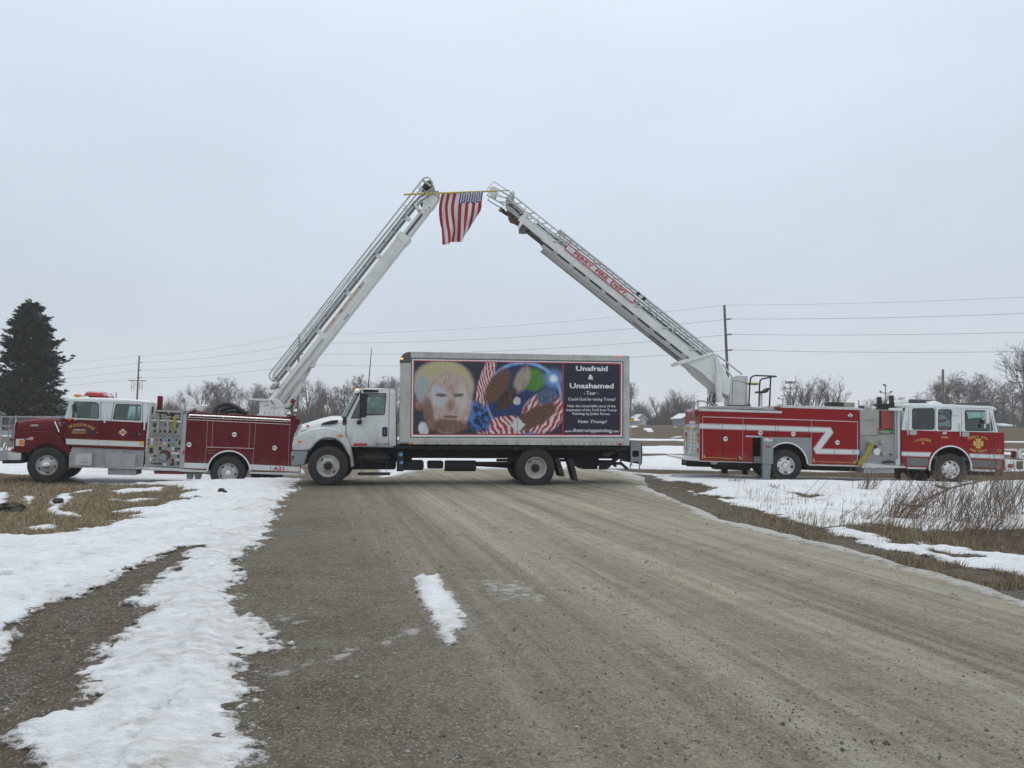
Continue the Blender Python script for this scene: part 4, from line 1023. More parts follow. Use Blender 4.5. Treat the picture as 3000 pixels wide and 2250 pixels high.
K.bx('grille_shell', ra, 172, 600, 196, 960, HB + .05, LW - HB - .05, 'red_dark', .03); K.line('grille_trim', ra, [[(212, 592), (192, 640), (182, 780), (178, 950)]], HB, .014, 'chrome')
hl = K.pr('headlight', ra, [(206, 822), (318, 824), (316, 918), (200, 914)], .035, .15, 'chrome', .01, rnd=.03)
K.pr('lens', ra, [(214, 831), (250, 832), (248, 908), (210, 905)], .028, .05, 'lens_white', .005, hl); K.pr('turn_lamp', ra, [(250, 832), (309, 833), (307, 909), (248, 908)], .028, .05, 'amber', .005, hl)
# cowl
MB().box(LT.p(ra(780, 560), .1)[0], LT.p(ra(880, 560), .1)[0], .12, LW - .12, LT.p(ra(850, 930), .1)[1], LT.p(ra(850, 552), .1)[1]).build('cowl', 'red_dark', lt, bevel=.03)
# --- crew cab: red lower, white upper with real openings
CU = [(838, 556), (900, 330), (945, 322), (1240, 330), (1925, 350), (1905, 612), (860, 566)]
W1 = rpoly([(930, 545), (962, 338), (1240, 346), (1287, 372), (1282, 562)], 16); W2 = rpoly([(1460, 560), (1500, 366), (1832, 378), (1826, 588), (1470, 572)], 26)
for w in (0.0, LW - .05):
    MB().prism(A_(CU), w, w + .05, [A_(W1), A_(W2)]).build('cab_upper_side', 'white_cab', lt)
    for Wn in (W1, W2):
        Wi = [((x - sum(p[0] for p in Wn) / len(Wn)) * .965 + sum(p[0] for p in Wn) / len(Wn), (y - sum(p[1] for p in Wn) / len(Wn)) * .945 + sum(p[1] for p in Wn) / len(Wn)) for x, y in Wn]
        w2 = w - .006 if w < 1 else w + .03
        MB().prism(A_(Wn), w2, w2 + .026, [A_(Wi)]).build('window_seal', 'black', lt)
        MB().prism(A_(Wn), w + .02, w + .026).build('side_window', 'glass_clear', lt)
CL = [(850, 562), (1905, 612), (1882, 935), (1880, 968), (940, 925), (880, 905), (846, 780)]
for w in (0.0, LW - .05): MB().prism(A_(CL), w, w + .05).build('cab_lower_side', 'red_dark', lt)
xs = [822, 840, 900, 1010, 1200, 1500, 1800, 1925, 1945]; ts = [310, 296, 283, 275, 278, 290, 312, 330, 345]
us = [LT.p(ra(x, 320), 0)[0] for x in xs]; vt = [LT.p(ra(x, y), 0)[1] for x, y in zip(xs, ts)]; vbm = [LT.p(ra(x, y), 0)[1] for x, y in zip(xs, (322, 325, 328, 334, 340, 346, 352, 356, 358))]
MB().dome(us, vbm, vt, [.12, .04] + [-.02] * 7, [LW - .12, LW - .04] + [LW + .02] * 7, 6, 20).build('cab_roof', 'white_cab', lt, smooth=True)
A = LT.p(ra(1890, 960), 0); Bq = LT.p(ra(1915, 350), 0)
# back wall with its window
MB().prism([(w, v) for w, v in ((.02, A[1]), (LW - .02, A[1]), (LW - .02, Bq[1]), (.02, Bq[1]))], 0, .04, [rrect(.35, A[1] + 1.02, 1.0, Bq[1] - .12, .08), rrect(1.4, A[1] + 1.02, 2.05, Bq[1] - .12, .08)]).build('cab_back', 'white_cab', lt, mw=Matrix.Translation((A[0] + .03, 0, 0)) @ Matrix.Rotation(R(90), 4, 'Z'))
MB().box(A[0] + .008, A[0] + .014, .3, 2.1, A[1] + 1.0, Bq[1] - .1).build('back_window', 'glass_dark', lt)
MB().box(LT.p(ra(870, 900), 0)[0], A[0], .06, LW - .06, A[1], A[1] + .14).build('cab_floor', 'interior', lt)
m = MB()
for x, w in ((1130, .3), (1130, 1.5), (1650, .3), (1650, 1.5)):
    P = LT.p(ra(x, 780), w); m.box(P[0], P[0] + .5, w, w + .55, P[1] - .2, P[1] + .1).box(P[0] + .4, P[0] + .52, w, w + .55, P[1], P[1] + .68)
m.build('seats', 'interior', lt, bevel=.04)
P = LT.p(ra(900, 600), 0); MB().box(P[0] - .12, P[0] + .3, .06, LW - .06, P[1] - .5, P[1] + .08).build('dashboard', 'interior', lt, bevel=.04)
wshield(LT, ra, ((870, 560), (822, 552)), ((925, 330), (902, 322)), .02, LW - .02).build('windshield', 'glass_teal', lt, smooth=True)
K.line('pillar_trim', ra, [[(880, 560), (942, 325)]], .0, .028, 'white_cab')
# stripe and trims
st = K.pr('stripe', ra, [(848, 822), (1868, 862), (1862, 924), (858, 888)], -.006, .0, 'silver_vinyl')
K.line('stripe_trim', ra, [[(848, 819), (1868, 859)], [(858, 891), (1862, 927)]], -.004, .008, 'gold', st)
K.bx('yellow_tag', ra, 1825, 852, 1864, 900, -.012, -.006, 'yellow_sign', 0, st)
K.line('door_seam', ra, [[(1308, 335), (1305, 600), (1285, 840), (1265, 910)], [(1480, 340), (1440, 580), (1400, 860), (1400, 915)], [(850, 565), (845, 780), (858, 890)], [(1845, 365), (1845, 600), (1815, 920)]], -.002, .006, 'black')
for x, y in ((1200, 738), (1745, 762)):
    h = K.pr('door_handle', ra, rrect(x - 30, y - 22, x + 30, y + 22, 6), -.02, 0.0, 'black_gloss', .005)
    K.dc('lock', ra, x + 62, y, .018, -.01, 0, 'gold')
K.dc('fuel_cap', ra, 1332, 865, .06, -.014, 0, 'silver_vinyl')
for x0, y0, y1 in ((1367, 490, 615), (1880, 525, 705)):
    K.tb('grab_rail', ra, [(x0, y0), (x0 - 12, y1)], -.07, .022, 'white_vinyl')
    K.tb('rail_foot', ra, [(x0 - 12, y1), (x0 - 12, y1 - 8)], -.04, .03, 'chrome')
K.tb('mirror_arm', ra, [(990, 500), (985, 560), (1010, 572), (960, 575)], -.10, .012, 'chrome')
K.bx('mirror', ra, 935, 370, 968, 470, -.16, -.10, 'black', .02)
MB().ball((*[LT.p(ra(910, 570), -.02)[0]], -.05, LT.p(ra(910, 570), -.02)[1]), .05).build('turn_signal', 'amber', lt, smooth=True)
K.tb('air_horn', ra, [(710, 595), (740, 660), (768, 735)], .14, .022, 'chrome')
# lettering and emblems
m = MB(); C = LT.p(ra(1035, 900), 0); Lp = LT.p(ra(905, 690), 0); rad_ = math.hypot(Lp[0] - C[0], Lp[1] - C[1])
arched(m, 'WOODWARD', C, rad_, 124, 56 - 4, .095, -.006, .02); m.build('door_lettering', 'gold', lt)
K.txt('door_lettering', ra, 'COMMUNITY', 945, 715, 1115, 718, 692, -.006, 'silver_vinyl', .02); K.txt('door_lettering', ra, 'FIRE DEPT.', 930, 752, 1122, 756, 724, -.006, 'gold', .02)
K.txt('hood_badge', ra, 'L9000', 390, 658, 495, 661, 633, HB - .012, 'silver_vinyl', .03, .2)
K.txt('hood_lettering', ra, 'Ladder', 757, 622, 845, 622, 600, .12, 'silver_vinyl', .01, .2); K.txt('hood_lettering', ra, '930', 768, 655, 815, 655, 633, .12, 'silver_vinyl', .01, .2)
em = K.pr('maltese_emblem', ra, [(1570, 700), (1590, 692), (1612, 700), (1605, 720), (1630, 715), (1632, 760), (1605, 752), (1612, 772), (1590, 783), (1568, 772), (1575, 752), (1548, 760), (1548, 715), (1575, 720)], -.006, 0, 'silver_vinyl')
K.dc('emblem_center', ra, 1590, 737, .045, -.01, -.006, 'red_text', em); K.pr('emblem_band', ra, [(1525, 733), (1660, 733), (1655, 744), (1530, 744)], -.012, -.006, 'orange_text', 0, em)
fd = K.pr('flag_decal', ra, [(345, 797), (432, 800), (428, 838), (342, 834)], .042, .05, 'white_vinyl')
K.pr('decal_canton', ra, [(345, 797), (382, 798), (380, 816), (344, 815)], .038, .042, 'flag_blue', 0, fd)
for i in range(3): K.pr('decal_stripe', ra, [(382 - 38 * (i > 1), 803 + i * 12), (431, 805 + i * 12), (430, 811 + i * 12), (381 - 38 * (i > 1), 809 + i * 12)], .038, .042, 'red_vinyl', 0, fd)
# roof lights
lb = MB(); P = LT.p(ra(1130, 235), .75); Q = LT.p(ra(1420, 235), .75)
roof_v = LT.p(ra(1200, 278), .3)[1]
lbar = MB().dome([P[0] - .0, P[0] + .06, P[0] + .5, P[0] + .56], [P[1] - .08] * 4, [P[1] - .02, P[1] + .08, P[1] + .08, P[1] - .02], .35, 2.05, 5).build('light_bar', 'red_lens', lt, smooth=True)
MB().dome([P[0] - .01, P[0] + .06, P[0] + .5, P[0] + .57], [P[1] - .085] * 4, [P[1] - .02, P[1] + .085, P[1] + .085, P[1] - .02], 1.0, 1.4, 8).build('clear_section', 'lens_white', lbar, smooth=True)
MB().box(P[0] + .1, P[0] + .16, .5, 1.9, P[1] - .2, P[1] - .07).box(P[0] + .4, P[0] + .46, .5, 1.9, P[1] - .2, P[1] - .07).build('light_bar_foot', 'black', lbar)
for x, w, mt in ((995, .25, 'amber'), (1018, .8, 'amber'), (1050, 1.2, 'lens_white'), (1080, 1.6, 'lens_white')):
    P = LT.p(ra(x, 252), w); MB().ball((P[0], w, P[1] - .02), (.08, .06, .05)).build('roof_marker', mt, lt, smooth=True)
K.tb('aerial_stub', ra, [(1505, 220), (1505, 300)], 1.0, .012, 'black')
K.pr('exhaust_stack', ra, [(2040, 262), (2105, 266), (2090, 500), (2030, 500)], .55, .8, 'red_dark', .03)
# --- aluminium skirts and step boxes
K.pr('skirt_panel', ra, [(942, 922), (1870, 965), (1850, 1210), (1250, 1180), (890, 1180), (895, 1000)], .06, .3, 'alu_dull', .01)
sb = K.pr('step_box', ra, [(905, 992), (1195, 1008), (1190, 1180), (888, 1178)], -.10, .2, 'alu_dull', .012)
K.pr('box_face', ra, [(985, 1015), (1192, 1020), (1185, 1172), (968, 1165)], -.115, -.10, 'alu', .006, sb)
P = LT.p(ra(1080, 1095), -.1); MB().lathe([(.075, -.115), (.075, -.135), (.055, -.14), (.05, -.125), (.0, -.12)], (P[0], 0, P[1]), 24).build('box_knob', 'alu', sb, smooth=True)
K.pr('step_box', ra, [(1368, 1014), (1760, 1028), (1750, 1200), (1362, 1185)], -.12, .2, 'alu_dull', .012)
K.pr('step_tread', ra, [(890, 1180), (1835, 1192), (1830, 1216), (885, 1190)], -.10, .25, 'alu', .006)
K.pr('lower_box', ra, [(1395, 1208), (1768, 1218), (1755, 1292), (1395, 1286)], .05, .5, 'alu_dull', .012)
K.bx('blue_hose_box', ra, 1760, 1222, 1812, 1280, .2, .6, 'dark_grey', .03)
K.bx('step_light', ra, 1595, 980, 1635, 990, .045, .06, 'black')
# --- front bumper, siren, intake
fb = K.pr('front_bumper', ra, [(78, 1000), (272, 1004), (270, 1100), (72, 1098)], .05, LW - .05, 'alu', .012)
K.pr('bumper_plate', ra, [(25, 1102), (275, 1102), (275, 1140), (30, 1142)], .1, LW - .1, 'black', .008)
K.pr('siren_light', ra, [(142, 948), (182, 950), (180, 985), (140, 985)], .1, .3, 'red_lens', .01)
K.bx('front_box', ra, 120, 818, 172, 845, .3, .6, 'black', .01)
K.tb('marker_rod', ra, [(130, 580), (105, 800), (85, 1090)], -.02, .012, 'galv')
P = LT.p(ra(60, 925), .5)
MB().lathe([(0, 0), (.10, .0), (.12, .1), (.12, .28), (.15, .30), (.15, .34), (.11, .35)], (P[0] + .25, .5, P[1]), 20, 'u').build('front_intake', 'chrome', lt, smooth=True, mw=None)
MB().lathe([(.10, 0), (.13, .02), (.13, .05), (.1, .07)], (P[0] - .02, .5, P[1]), 20, 'u').build('intake_collar', 'chrome', lt, smooth=True)
MB().ball((P[0] - .05, .5, P[1] - .28), (.16, .12, .13)).build('siren', 'chrome', lt, smooth=True)
MB().box(P[0] - .12, P[0] + .5, .3, .7, P[1] - .42, P[1] - .1).build('bumper_tray', 'alu_dull', lt, bevel=.01)
# --- pump panel
pp = K.pr('pump_panel', rb, [(150, 512), (240, 500), (602, 520), (560, 1195), (105, 1180)], .04, LW - .04, 'panel_grey', .01)
K.pr('hose_bed', rb, [(232, 452), (600, 470), (578, 592), (225, 570)], .0, .3, 'black', .0, pp); 
K.pr('hose_bed_frame', rb, [(228, 450), (604, 468), (580, 598), (222, 575)], -.012, .05, 'alu', .006, pp, holes=[[(245, 468), (585, 484), (568, 582), (238, 560)]])
K.pr('bed_cover', rb, [(225, 445), (610, 462), (590, 492), (440, 478), (420, 500), (395, 476), (230, 466)], -.03, .5, 'alu_dull', .006, pp)
for x in (310, 448): K.pr('bed_divider', rb, [(x, 470), (x + 18, 471), (x + 10, 572), (x - 8, 571)], -.016, .2, 'red_dark', .003, pp)
for i, (x, y) in enumerate([(262, 500), (268, 530), (255, 550), (350, 545), (392, 548), (420, 540), (500, 545), (540, 550), (530, 520), (350, 515)]):
    P = LT.p(rb(x, y), .02); MB().ball((P[0], .06, P[1]), (.13, .1, .045)).build('folded_hose', 'hose_beige', pp, smooth=True)
K.tb('hose_roller', rb, [(190, 580), (590, 605)], -.03, .022, 'alu', par=pp)
for x, y0, y1, mt in ((277, 556, 735, 'hose_beige'), (402, 560, 735, 'hose_beige'), (494, 548, 722, 'hose_yellow')):
    K.pr('hanging_hose', rb, [(x - 20, y0), (x + 22, y0), (x + 16, y1 - 6), (x - 18, y1)], -.085, -.05, mt, .012, pp)
gz = [(235, 642, 22), (520, 655, 20), (378, 640, 15), (235, 720, 16), (300, 724, 16), (370, 726, 16), (436, 729, 16), (505, 734, 16)] + [(200 + i * 66.5, 775 + i * 3, 18) for i in range(6)]
for x, y, r in gz:
    P = LT.p(rb(x, y), .04); rr_ = r * .0023
    o = MB().lathe([(rr_ * 1.15, 0), (rr_ * 1.15, -.02), (rr_ * .9, -.025), (rr_ * .9, -.012)], (P[0], .04, P[1]), 18).build('gauge', 'black', pp, smooth=True)
    MB().disc((P[0], .04, P[1]), rr_ * .88, -.012, -.006, 18).build('gauge_face', 'alu_dull' if y > 760 else 'dark_grey', pp)
rnd = random.Random(3)
for x, y, w, h, mt in ((152, 836, 24, 18, 'black'), (200, 832, 30, 40, 'silver_vinyl'), (258, 834, 26, 32, 'red_vinyl'), (312, 836, 26, 30, 'black'), (366, 836, 28, 34, 'cyan_sticker'), (422, 838, 28, 30, 'black'), (478, 836, 26, 34, 'cyan_sticker'), (518, 836, 26, 22, 'black'),
                      (150, 885, 24, 24, 'red_vinyl'), (198, 882, 26, 36, 'silver_vinyl'), (252, 890, 26, 22, 'hose_yellow'), (310, 880, 30, 18, 'orange_text'), (364, 884, 26, 36, 'silver_vinyl'), (418, 905, 24, 44, 'black'), (474, 890, 26, 44, 'green'), (556, 872, 22, 56, 'black'),
                      (188, 972, 44, 72, 'black'), (304, 948, 30, 44, 'black'), (512, 945, 30, 22, 'black'), (548, 948, 26, 24, 'black'), (510, 975, 26, 20, 'black'), (472, 950, 22, 40, 'silver_vinyl'), (500, 1010, 110, 34, 'alu'), (236, 1042, 30, 22, 'black'), (180, 1090, 26, 40, 'silver_vinyl'),
                      (236, 1095, 34, 10, 'black'), (470, 1110, 26, 60, 'red_dark'), (530, 1092, 56, 22, 'alu'), (540, 1048, 26, 30, 'black'), (464, 1152, 60, 26, 'black'), (536, 1140, 28, 34, 'black'), (198, 1140, 18, 16, 'black'), (234, 1142, 26, 22, 'black'), (268, 1144, 22, 20, 'black'), (302, 1144, 30, 22, 'black')):
    K.bx('valve_plate', rb, x - w / 2, y - h / 2, x + w / 2, y + h / 2, .01, .045, mt, .004, pp)
K.pr('yellow_label', rb, [(140, 905), (258, 912), (258, 924), (140, 917)], .03, .045, 'yellow_sign', 0, pp)
for x, y in ((200, 850), (364, 850), (478, 858), (198, 895), (364, 895)):
    P = LT.p(rb(x, y), .0); MB().tube([(P[0], .04, P[1]), (P[0], -.05, P[1] - .01)], .014, 8).ball((P[0], -.055, P[1] - .012), .022, 8, 6).build('valve_pull', 'chrome', pp, smooth=True)
P = LT.p(rb(372, 1032), .0)
MB().lathe([(.15, .04), (.16, -.06), (.15, -.10), (.12, -.11)], (P[0], 0, P[1]), 28).build('intake_valve', 'red_dark', pp, smooth=True)
P = LT.p(rb(345, 1058), -.1); MB().lathe([(.115, -.05), (.115, -.16), (.10, -.18), (.0, -.185)], (P[0], 0, P[1]), 24).build('intake_cap', 'grey_paint', pp, smooth=True)
P = LT.p(rb(370, 1148), .04); MB().lathe([(.06, 0), (.06, -.03), (.045, -.04), (.0, -.03)], (P[0], .04, P[1]), 18).build('drain_cap', 'alu', pp, smooth=True)
K.pr('pillar_trim', rb, [(600, 500), (652, 505), (615, 1212), (552, 1206)], -.01, .3, 'alu_dull', .01)
K.bx('pillar_marker', rb, 598, 975, 622, 1018, -.03, -.01, 'red_lens', .005)
K.pr('panel_step', rb, [(75, 1182), (560, 1205), (550, 1240), (65, 1226)], -.12, .4, 'alu', .008)
K.pr('lower_frame', rb, [(225, 1238), (640, 1250), (625, 1282), (228, 1275)], .2, 2.2, 'red_dull', .008)
# --- rear body
BODY = [(656, 490), (1290, 492 + 20), (2000, 560), (2040, 590), (2052, 640), (2130, 700), (2130, 1250), (1475, 1245), (1470, 1240)] + arc(1195, 1240, 276, 0, 180, 22, 262) + [(912, 1228), (612, 1212)]
MB().prism(B_(BODY), .0, LW).build('body', 'red_dark', lt, bevel=.015)
MB().prism(B_(arc(1195, 1240, 274, 0, 180, 22, 260)), .55, .58).build('wheel_well', 'chassis', lt)
m = MB(); m.tube(LT.p3(rb, arc(1195, 1240, 276, 0, 180, 26, 262), -.004), .022, 8); m.build('arch_trim', 'white_vinyl', lt, smooth=True)
st = K.pr('stripe', rb, [(620, 1130), (928, 1140), (905, 1208), (612, 1196)], -.006, 0, 'silver_vinyl')
st2 = K.pr('stripe', rb, [(1466, 1152), (2120, 1184), (2115, 1246), (1474, 1222)], -.006, 0, 'silver_vinyl')
K.line('stripe_trim', rb, [[(612, 1199), (905, 1211)], [(1474, 1226), (2115, 1249)]], -.004, .007, 'orange_text', st)
K.txt('body_lettering', rb, 'A21', 1768, 1228, 1912, 1233, 1180, -.01, 'red_text', .03)
K.line('chrome_rail', rb, [[(680, 512), (1200, 535), (1995, 578)]], -.06, .020, 'chrome')
for x, y in ((686, 512), (1124, 532), (1550, 554), (1936, 576)): K.tb('rail_post', rb, [(x, y - 8), (x, y + 26)], -.03, .022, 'chrome')
K.line('body_trim', rb, [[(656, 570), (2000, 634)], [(905, 926), (1520, 946)], [(658, 540), (1990, 600)]], -.004, .011, 'chrome')
K.line('door_trim', rb, [[(920, 592), (905, 926), (885, 1130), (884, 1208)], [(990, 596), (975, 926)], [(1470, 622), (1455, 942)], [(1545, 625), (1522, 946), (1500, 1160), (1497, 1236)], [(1985, 645), (1965, 1180), (1950, 1250)]], -.003, .006, 'alu_dull')
K.line('door_gap', rb, [[(1230, 606), (1215, 930)], [(1766, 634), (1742, 1165), (1730, 1238)]], -.002, .009, 'black')
for x, y in ((681, 896), (1269, 766), (1790, 940)): K.latch(rb, x, y, 0.0)
K.pr('fuel_door', rb, [(937, 968), (1022, 972), (1020, 1010), (934, 1005)], -.008, 0, 'red_dark', .004); K.line('fuel_door_trim', rb, [[(937, 968), (1022, 972), (1020, 1010), (934, 1005), (937, 968)]], -.006, .005, 'alu_dull')
K.pr('running_board', rb, [(550, 1212), (915, 1232), (912, 1256), (545, 1244)], -.10, .3, 'alu', .006); K.pr('running_board', rb, [(1475, 1248), (2112, 1262), (2110, 1300), (1470, 1272)], -.06, .3, 'alu', .006)
K.pr('tail_step', rb, [(2000, 1255), (2180, 1262), (2180, 1290), (2000, 1290)], .0, LW, 'alu', .008)
for x in (642, 747): K.pr('pad_bucket', rb, [(x, 1262), (x + 96, 1266), (x + 78, 1345), (x + 8, 1342)], .3, .6, 'jack_grey', .01)
K.pr('under_tank', rb, [(1490, 1275), (1900, 1290), (1880, 1345), (1500, 1345)], .6, 1.9, 'chassis', .02)
K.pr('mud_flap', rb, [(1480, 1275), (1510, 1275), (1505, 1360), (1485, 1360)], .1, .6, 'rubber')
# top of the body
MB().box(LT.p(rb(670, 500), .3)[0], LT.p(rb(2000, 560), .3)[0], .25, LW - .25, LT.p(rb(1300, 560), .3)[1], LT.p(rb(1300, 505), .3)[1]).build('top_deck', 'red_dark', lt, bevel=.02)
K.pr('deck_box', rb, [(640, 408), (745, 402), (748, 440), (700, 460), (640, 482)], .5, 1.0, 'white_paint', .03)
K.pr('deck_gun_base', rb, [(760, 385), (880, 375), (912, 382), (905, 410), (860, 480), (770, 470), (752, 420)], .7, 1.2, 'white_paint', .04)
K.pr('deck_plate', rb, [(650, 490), (745, 448), (755, 458), (670, 495)], .3, 1.0, 'red_dull', .01)
hs_ = [(1015, 490), (1025, 440), (1060, 400), (1110, 378), (1170, 368), (1230, 380), (1290, 410), (1350, 450), (1400, 480), (1440, 500)]
K.tb('suction_hose', rb, hs_, .5, .075, 'rubber_hose', 12); K.tb('suction_hose', rb, [(1085, 490), (1100, 450), (1150, 425), (1220, 422), (1300, 440), (1380, 480)], .9, .075, 'rubber_hose', 12)
K.tb('suction_hose', rb, [(1120, 500), (1180, 470), (1260, 462), (1360, 480), (1430, 500)], .75, .06, 'rubber_hose', 12)
# turntable
tt = K.pr('turntable', rb, [(1600, 318), (1835, 300), (1915, 388), (1922, 522), (1585, 510)], .75, 1.65, 'white_paint', .02)
K.pr('turntable_ring', rb, [(1560, 495), (1950, 515), (1945, 545), (1560, 530)], .55, 1.85, 'white_paint', .01, tt)
K.pr('platform_shelf', rb, [(1460, 298), (1706, 304), (1704, 330), (1640, 334), (1460, 318)], .7, 1.7, 'white_paint', .01, tt)
K.pr('pivot_guard', rb, [(1735, 318), (1748, 316), (1765, 345), (1798, 368), (1790, 380), (1752, 355)], .73, .75, 'hose_yellow', 0, tt)
K.txt('turntable_lettering', rb, 'Squrt', 1740, 440, 1905, 442, 392, .745, 'alu_dull', .0, .2, tt)
for x, y in ((1668, 388), (1698, 388), (1660, 480), (1720, 484), (1780, 486), (1840, 488)): K.dc('bolt', rb, x, y, .018, .735, .75, 'dark_grey', tt)
for x, y in ((1975, 500), (2058, 462)):
    P = LT.p(rb(x, y), .4); o = MB().lathe([(.0, -.07), (.06, -.05), (.085, .02), (.085, .05), (0, .05)], (P[0], .4, P[1]), 16, 'u').build('work_light', 'chrome', lt, smooth=True)
    MB().tube([(P[0], .4, P[1]), (P[0], .4, P[1] - .28)], .02, 8).build('light_stand', 'chrome', o)
K.pr('tail_cover', rb, [(1995, 520), (2062, 515), (2070, 560), (2110, 562), (2125, 600), (2112, 640), (2040, 650), (1995, 600)], .2, 1.2, 'red_dark', .03)
K.bx('red_beacon', rb, 1850, 530, 1900, 560, .2, .4, 'red_lens', .02)

# --- telescoping boom: its own frame, u along the boom, v square to it
bw = 1.0
pivot = LT.mat() @ Vector((LT.p(rb(1790, 325), .75)[0], 1.2, LT.p(rb(1790, 325), .75)[1]))
YB_ = pivot.y
P0 = at(*rj(222, 1372), YB_); P1 = at(*rh(545, 300), YB_)
dv = P1 - P0; ang = math.atan2(dv.z, dv.x)
BF = Frame(P0, 0.0, -ang)
K = Kit(BF, None)
inv = LT.mat().inverted()
MW = inv @ BF.mat()
def bpart(name, mb, mt, par=None, bev=0.0, smooth=False):
    o = mb.build(name, mt, par or lt, bevel=bev, smooth=smooth)
    if par is None: o.matrix_basis = MW
    return o
def jp(pts, w=0.0): return BF.pl(rj, pts, w)
def hp(pts, w=0.0): return BF.pl(rh, pts, w)
def yp(pts, w=0.0): return BF.pl(ry, pts, w)
# main beam edges along its length, read off the photograph
beam = yp([(100, 1190), (275, 960), (1290 * .0 + 560, 560)]) 
def span(pa, pb_):   # v of a lengthwise edge
    return pa, pb_
e0 = BF.p(ry(290, 945)); e1 = BF.p(rh(350, 530)); b0 = BF.p(ry(270, 1215)); b1 = BF.p(rh(180, 800))
top0, top1, bot0 = e0[1], e1[1], b0[1]
Lb = BF.p(rh(150, 800))[0]                      # end of the outer section
vt_b = BF.p(rj(740, 650))[1]; vb_b = BF.p(rj(868, 655))[1]; 
vt_b = (BF.p(ry(560, 560))[1] + vt_b) / 2
boom = bpart('aerial_boom', MB().box(.05, Lb, -.20, .20, vb_b, vt_b), 'ladder_white', None, .02)
Lh = BF.p(rh(350, 520))[0]
bpart('inner_boom', MB().box(Lb - .5, Lh + .2, -.15, .15, vb_b + .04, vt_b - .06), 'ladder_white', boom, .015)
bpart('wear_slot', MB().box(Lb + .02, Lh - .02, -.156, -.14, (vb_b + vt_b) / 2 - .05, (vb_b + vt_b) / 2 + .03), 'ladder_dark', boom)
bpart('boom_collar', MB().box(Lb - .22, Lb + .05, -.225, .225, vb_b - .025, vt_b + .025), 'ladder_white', boom, .015)
bpart('side_rib', MB().box(.3, Lb - .25, -.214, -.19, vb_b + .10, vb_b + .15), 'ladder_white', boom, .008)
bpart('boom_head', MB().prism(rpoly(hp([(345, 540), (385, 385), (500, 285), (545, 268), (580, 290), (570, 345), (490, 470), (400, 535)]), .05), -.19, .19), 'ladder_white', boom, .02)
P = BF.p(rh(545, 295)); bpart('head_pin', MB().disc((P[0], 0, P[1]), .09, -.21, .21), 'ladder_grey', boom)
for x, y in ((455, 470), (410, 500), (560, 345)): P = BF.p(rh(x, y)); bpart('bolt', MB().disc((P[0], 0, P[1]), .025, -.20, -.18, 10), 'dark_grey', boom)
bpart('text_plate', MB().box(BF.p(rj(948, 505))[0], BF.p(rj(1005, 445))[0], -.205, -.2, vb_b + .005, vb_b + .06), 'alu_dull', boom)
m = MB(); A = BF.p(rj(752, 652)); Bq = BF.p(rj(1190, 118)); A = (A[0], vt_b - .135); Bq = (Bq[0], vt_b - .135)
letters(m, 'WOODWARD COMMUNITY FIRE DEPARTMENT', A, Bq, .115, w=-.205, bold=.015); bpart('boom_lettering', m, 'orange_text', boom)
# lower end: pivot arm, waterway pipe, lift cylinder
bpart('pivot_arm', MB().prism(rpoly(yp([(95, 1190), (215, 1040), (262, 1060), (290, 1090), (200, 1220), (160, 1265), (110, 1250)]), .06), -.3, -.2), 'ladder_white', boom, .03)
bpart('pivot_arm', MB().prism(rpoly(yp([(95, 1190), (215, 1040), (262, 1060), (290, 1090), (200, 1220), (160, 1265), (110, 1250)]), .06), .2, .3), 'ladder_white', boom, .03)
P = BF.p(ry(135, 1240)); bpart('pivot_pin', MB().disc((P[0], 0, P[1]), .11, -.36, .36), 'ladder_white', boom, .02)
A = BF.p(ry(270, 1075)); Bq = BF.p(ry(560, 690)); bpart('waterway', MB().tube([(P[0], -.3, P[1]), (A[0], -.3, A[1])], .085, 14).tube([(A[0], -.27, A[1]), (Bq[0] + 1.2, -.25, Bq[1] - .02)], .05, 12), 'ladder_white', boom, smooth=True)
bpart('lift_bracket', MB().prism(yp([(560, 760), (905, 410), (840, 510), (770, 690), (735, 705), (705, 690), (640, 740), (585, 752)]), -.16, .16), 'ladder_white', boom, .015)
A = BF.p(ry(730, 695)); Bq = BF.p(ry(580, 960)); C = BF.p(ry(345, 1330))
bpart('lift_rod', MB().tube([(A[0], 0, A[1]), (Bq[0], 0, Bq[1])], .045, 12), 'chrome', boom, smooth=True)
bpart('lift_cylinder', MB().tube([(Bq[0], 0, Bq[1]), (C[0], 0, C[1])], .10, 16), 'ladder_white', boom, .01)
bpart('rust_patch', MB().tube([(BF.p(ry(440, 1205))[0], 0, BF.p(ry(440, 1205))[1]), (BF.p(ry(405, 1265))[0], 0, BF.p(ry(405, 1265))[1])], .104, 16), 'red_dull', boom, smooth=True)
bpart('hydraulic_hose', MB().tube(BF.p3(ry, [(310, 1360), (380, 1370), (430, 1300), (440, 1260)], -.1), .022, 8), 'rubber_hose', boom)
# ladder above the beam
lv0 = BF.p(ry(160, 910))[1]; lv1 = BF.p(ry(215, 960))[1]
la, lb_ = BF.p(ry(160, 930))[0], BF.p(rh(290, 400))[0]
vA = BF.p(ry(500, 460))[1]; vB = BF.p(ry(560, 545))[1]
vA = (vA + BF.p(rj(1085, 60))[1]) / 2
vB = vA - .24
for w0, w1, mt_ in ((-.25, -.20, 'ladder_grey'), (.20, .25, 'ladder_shade')):  # far rail darker: shade on its underside put into the colour
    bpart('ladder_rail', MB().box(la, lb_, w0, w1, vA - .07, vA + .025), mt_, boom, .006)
bpart('rail_groove', MB().box(la, lb_, -.255, -.248, vA - .025, vA - .017), 'ladder_dark', boom)
L2 = lb_ - la; n = 15
for i in range(n):
    u = la + .15 + (L2 - .3) * i / (n - 1)
    bpart('rung', MB().tube([(u, -.2, vA - .035), (u, .2, vA - .035)], .018, 8), 'ladder_grey', boom)
    bpart('rung_end', MB().disc((u, 0, vA - .04), .026, -.262, -.248, 10), 'black', boom)
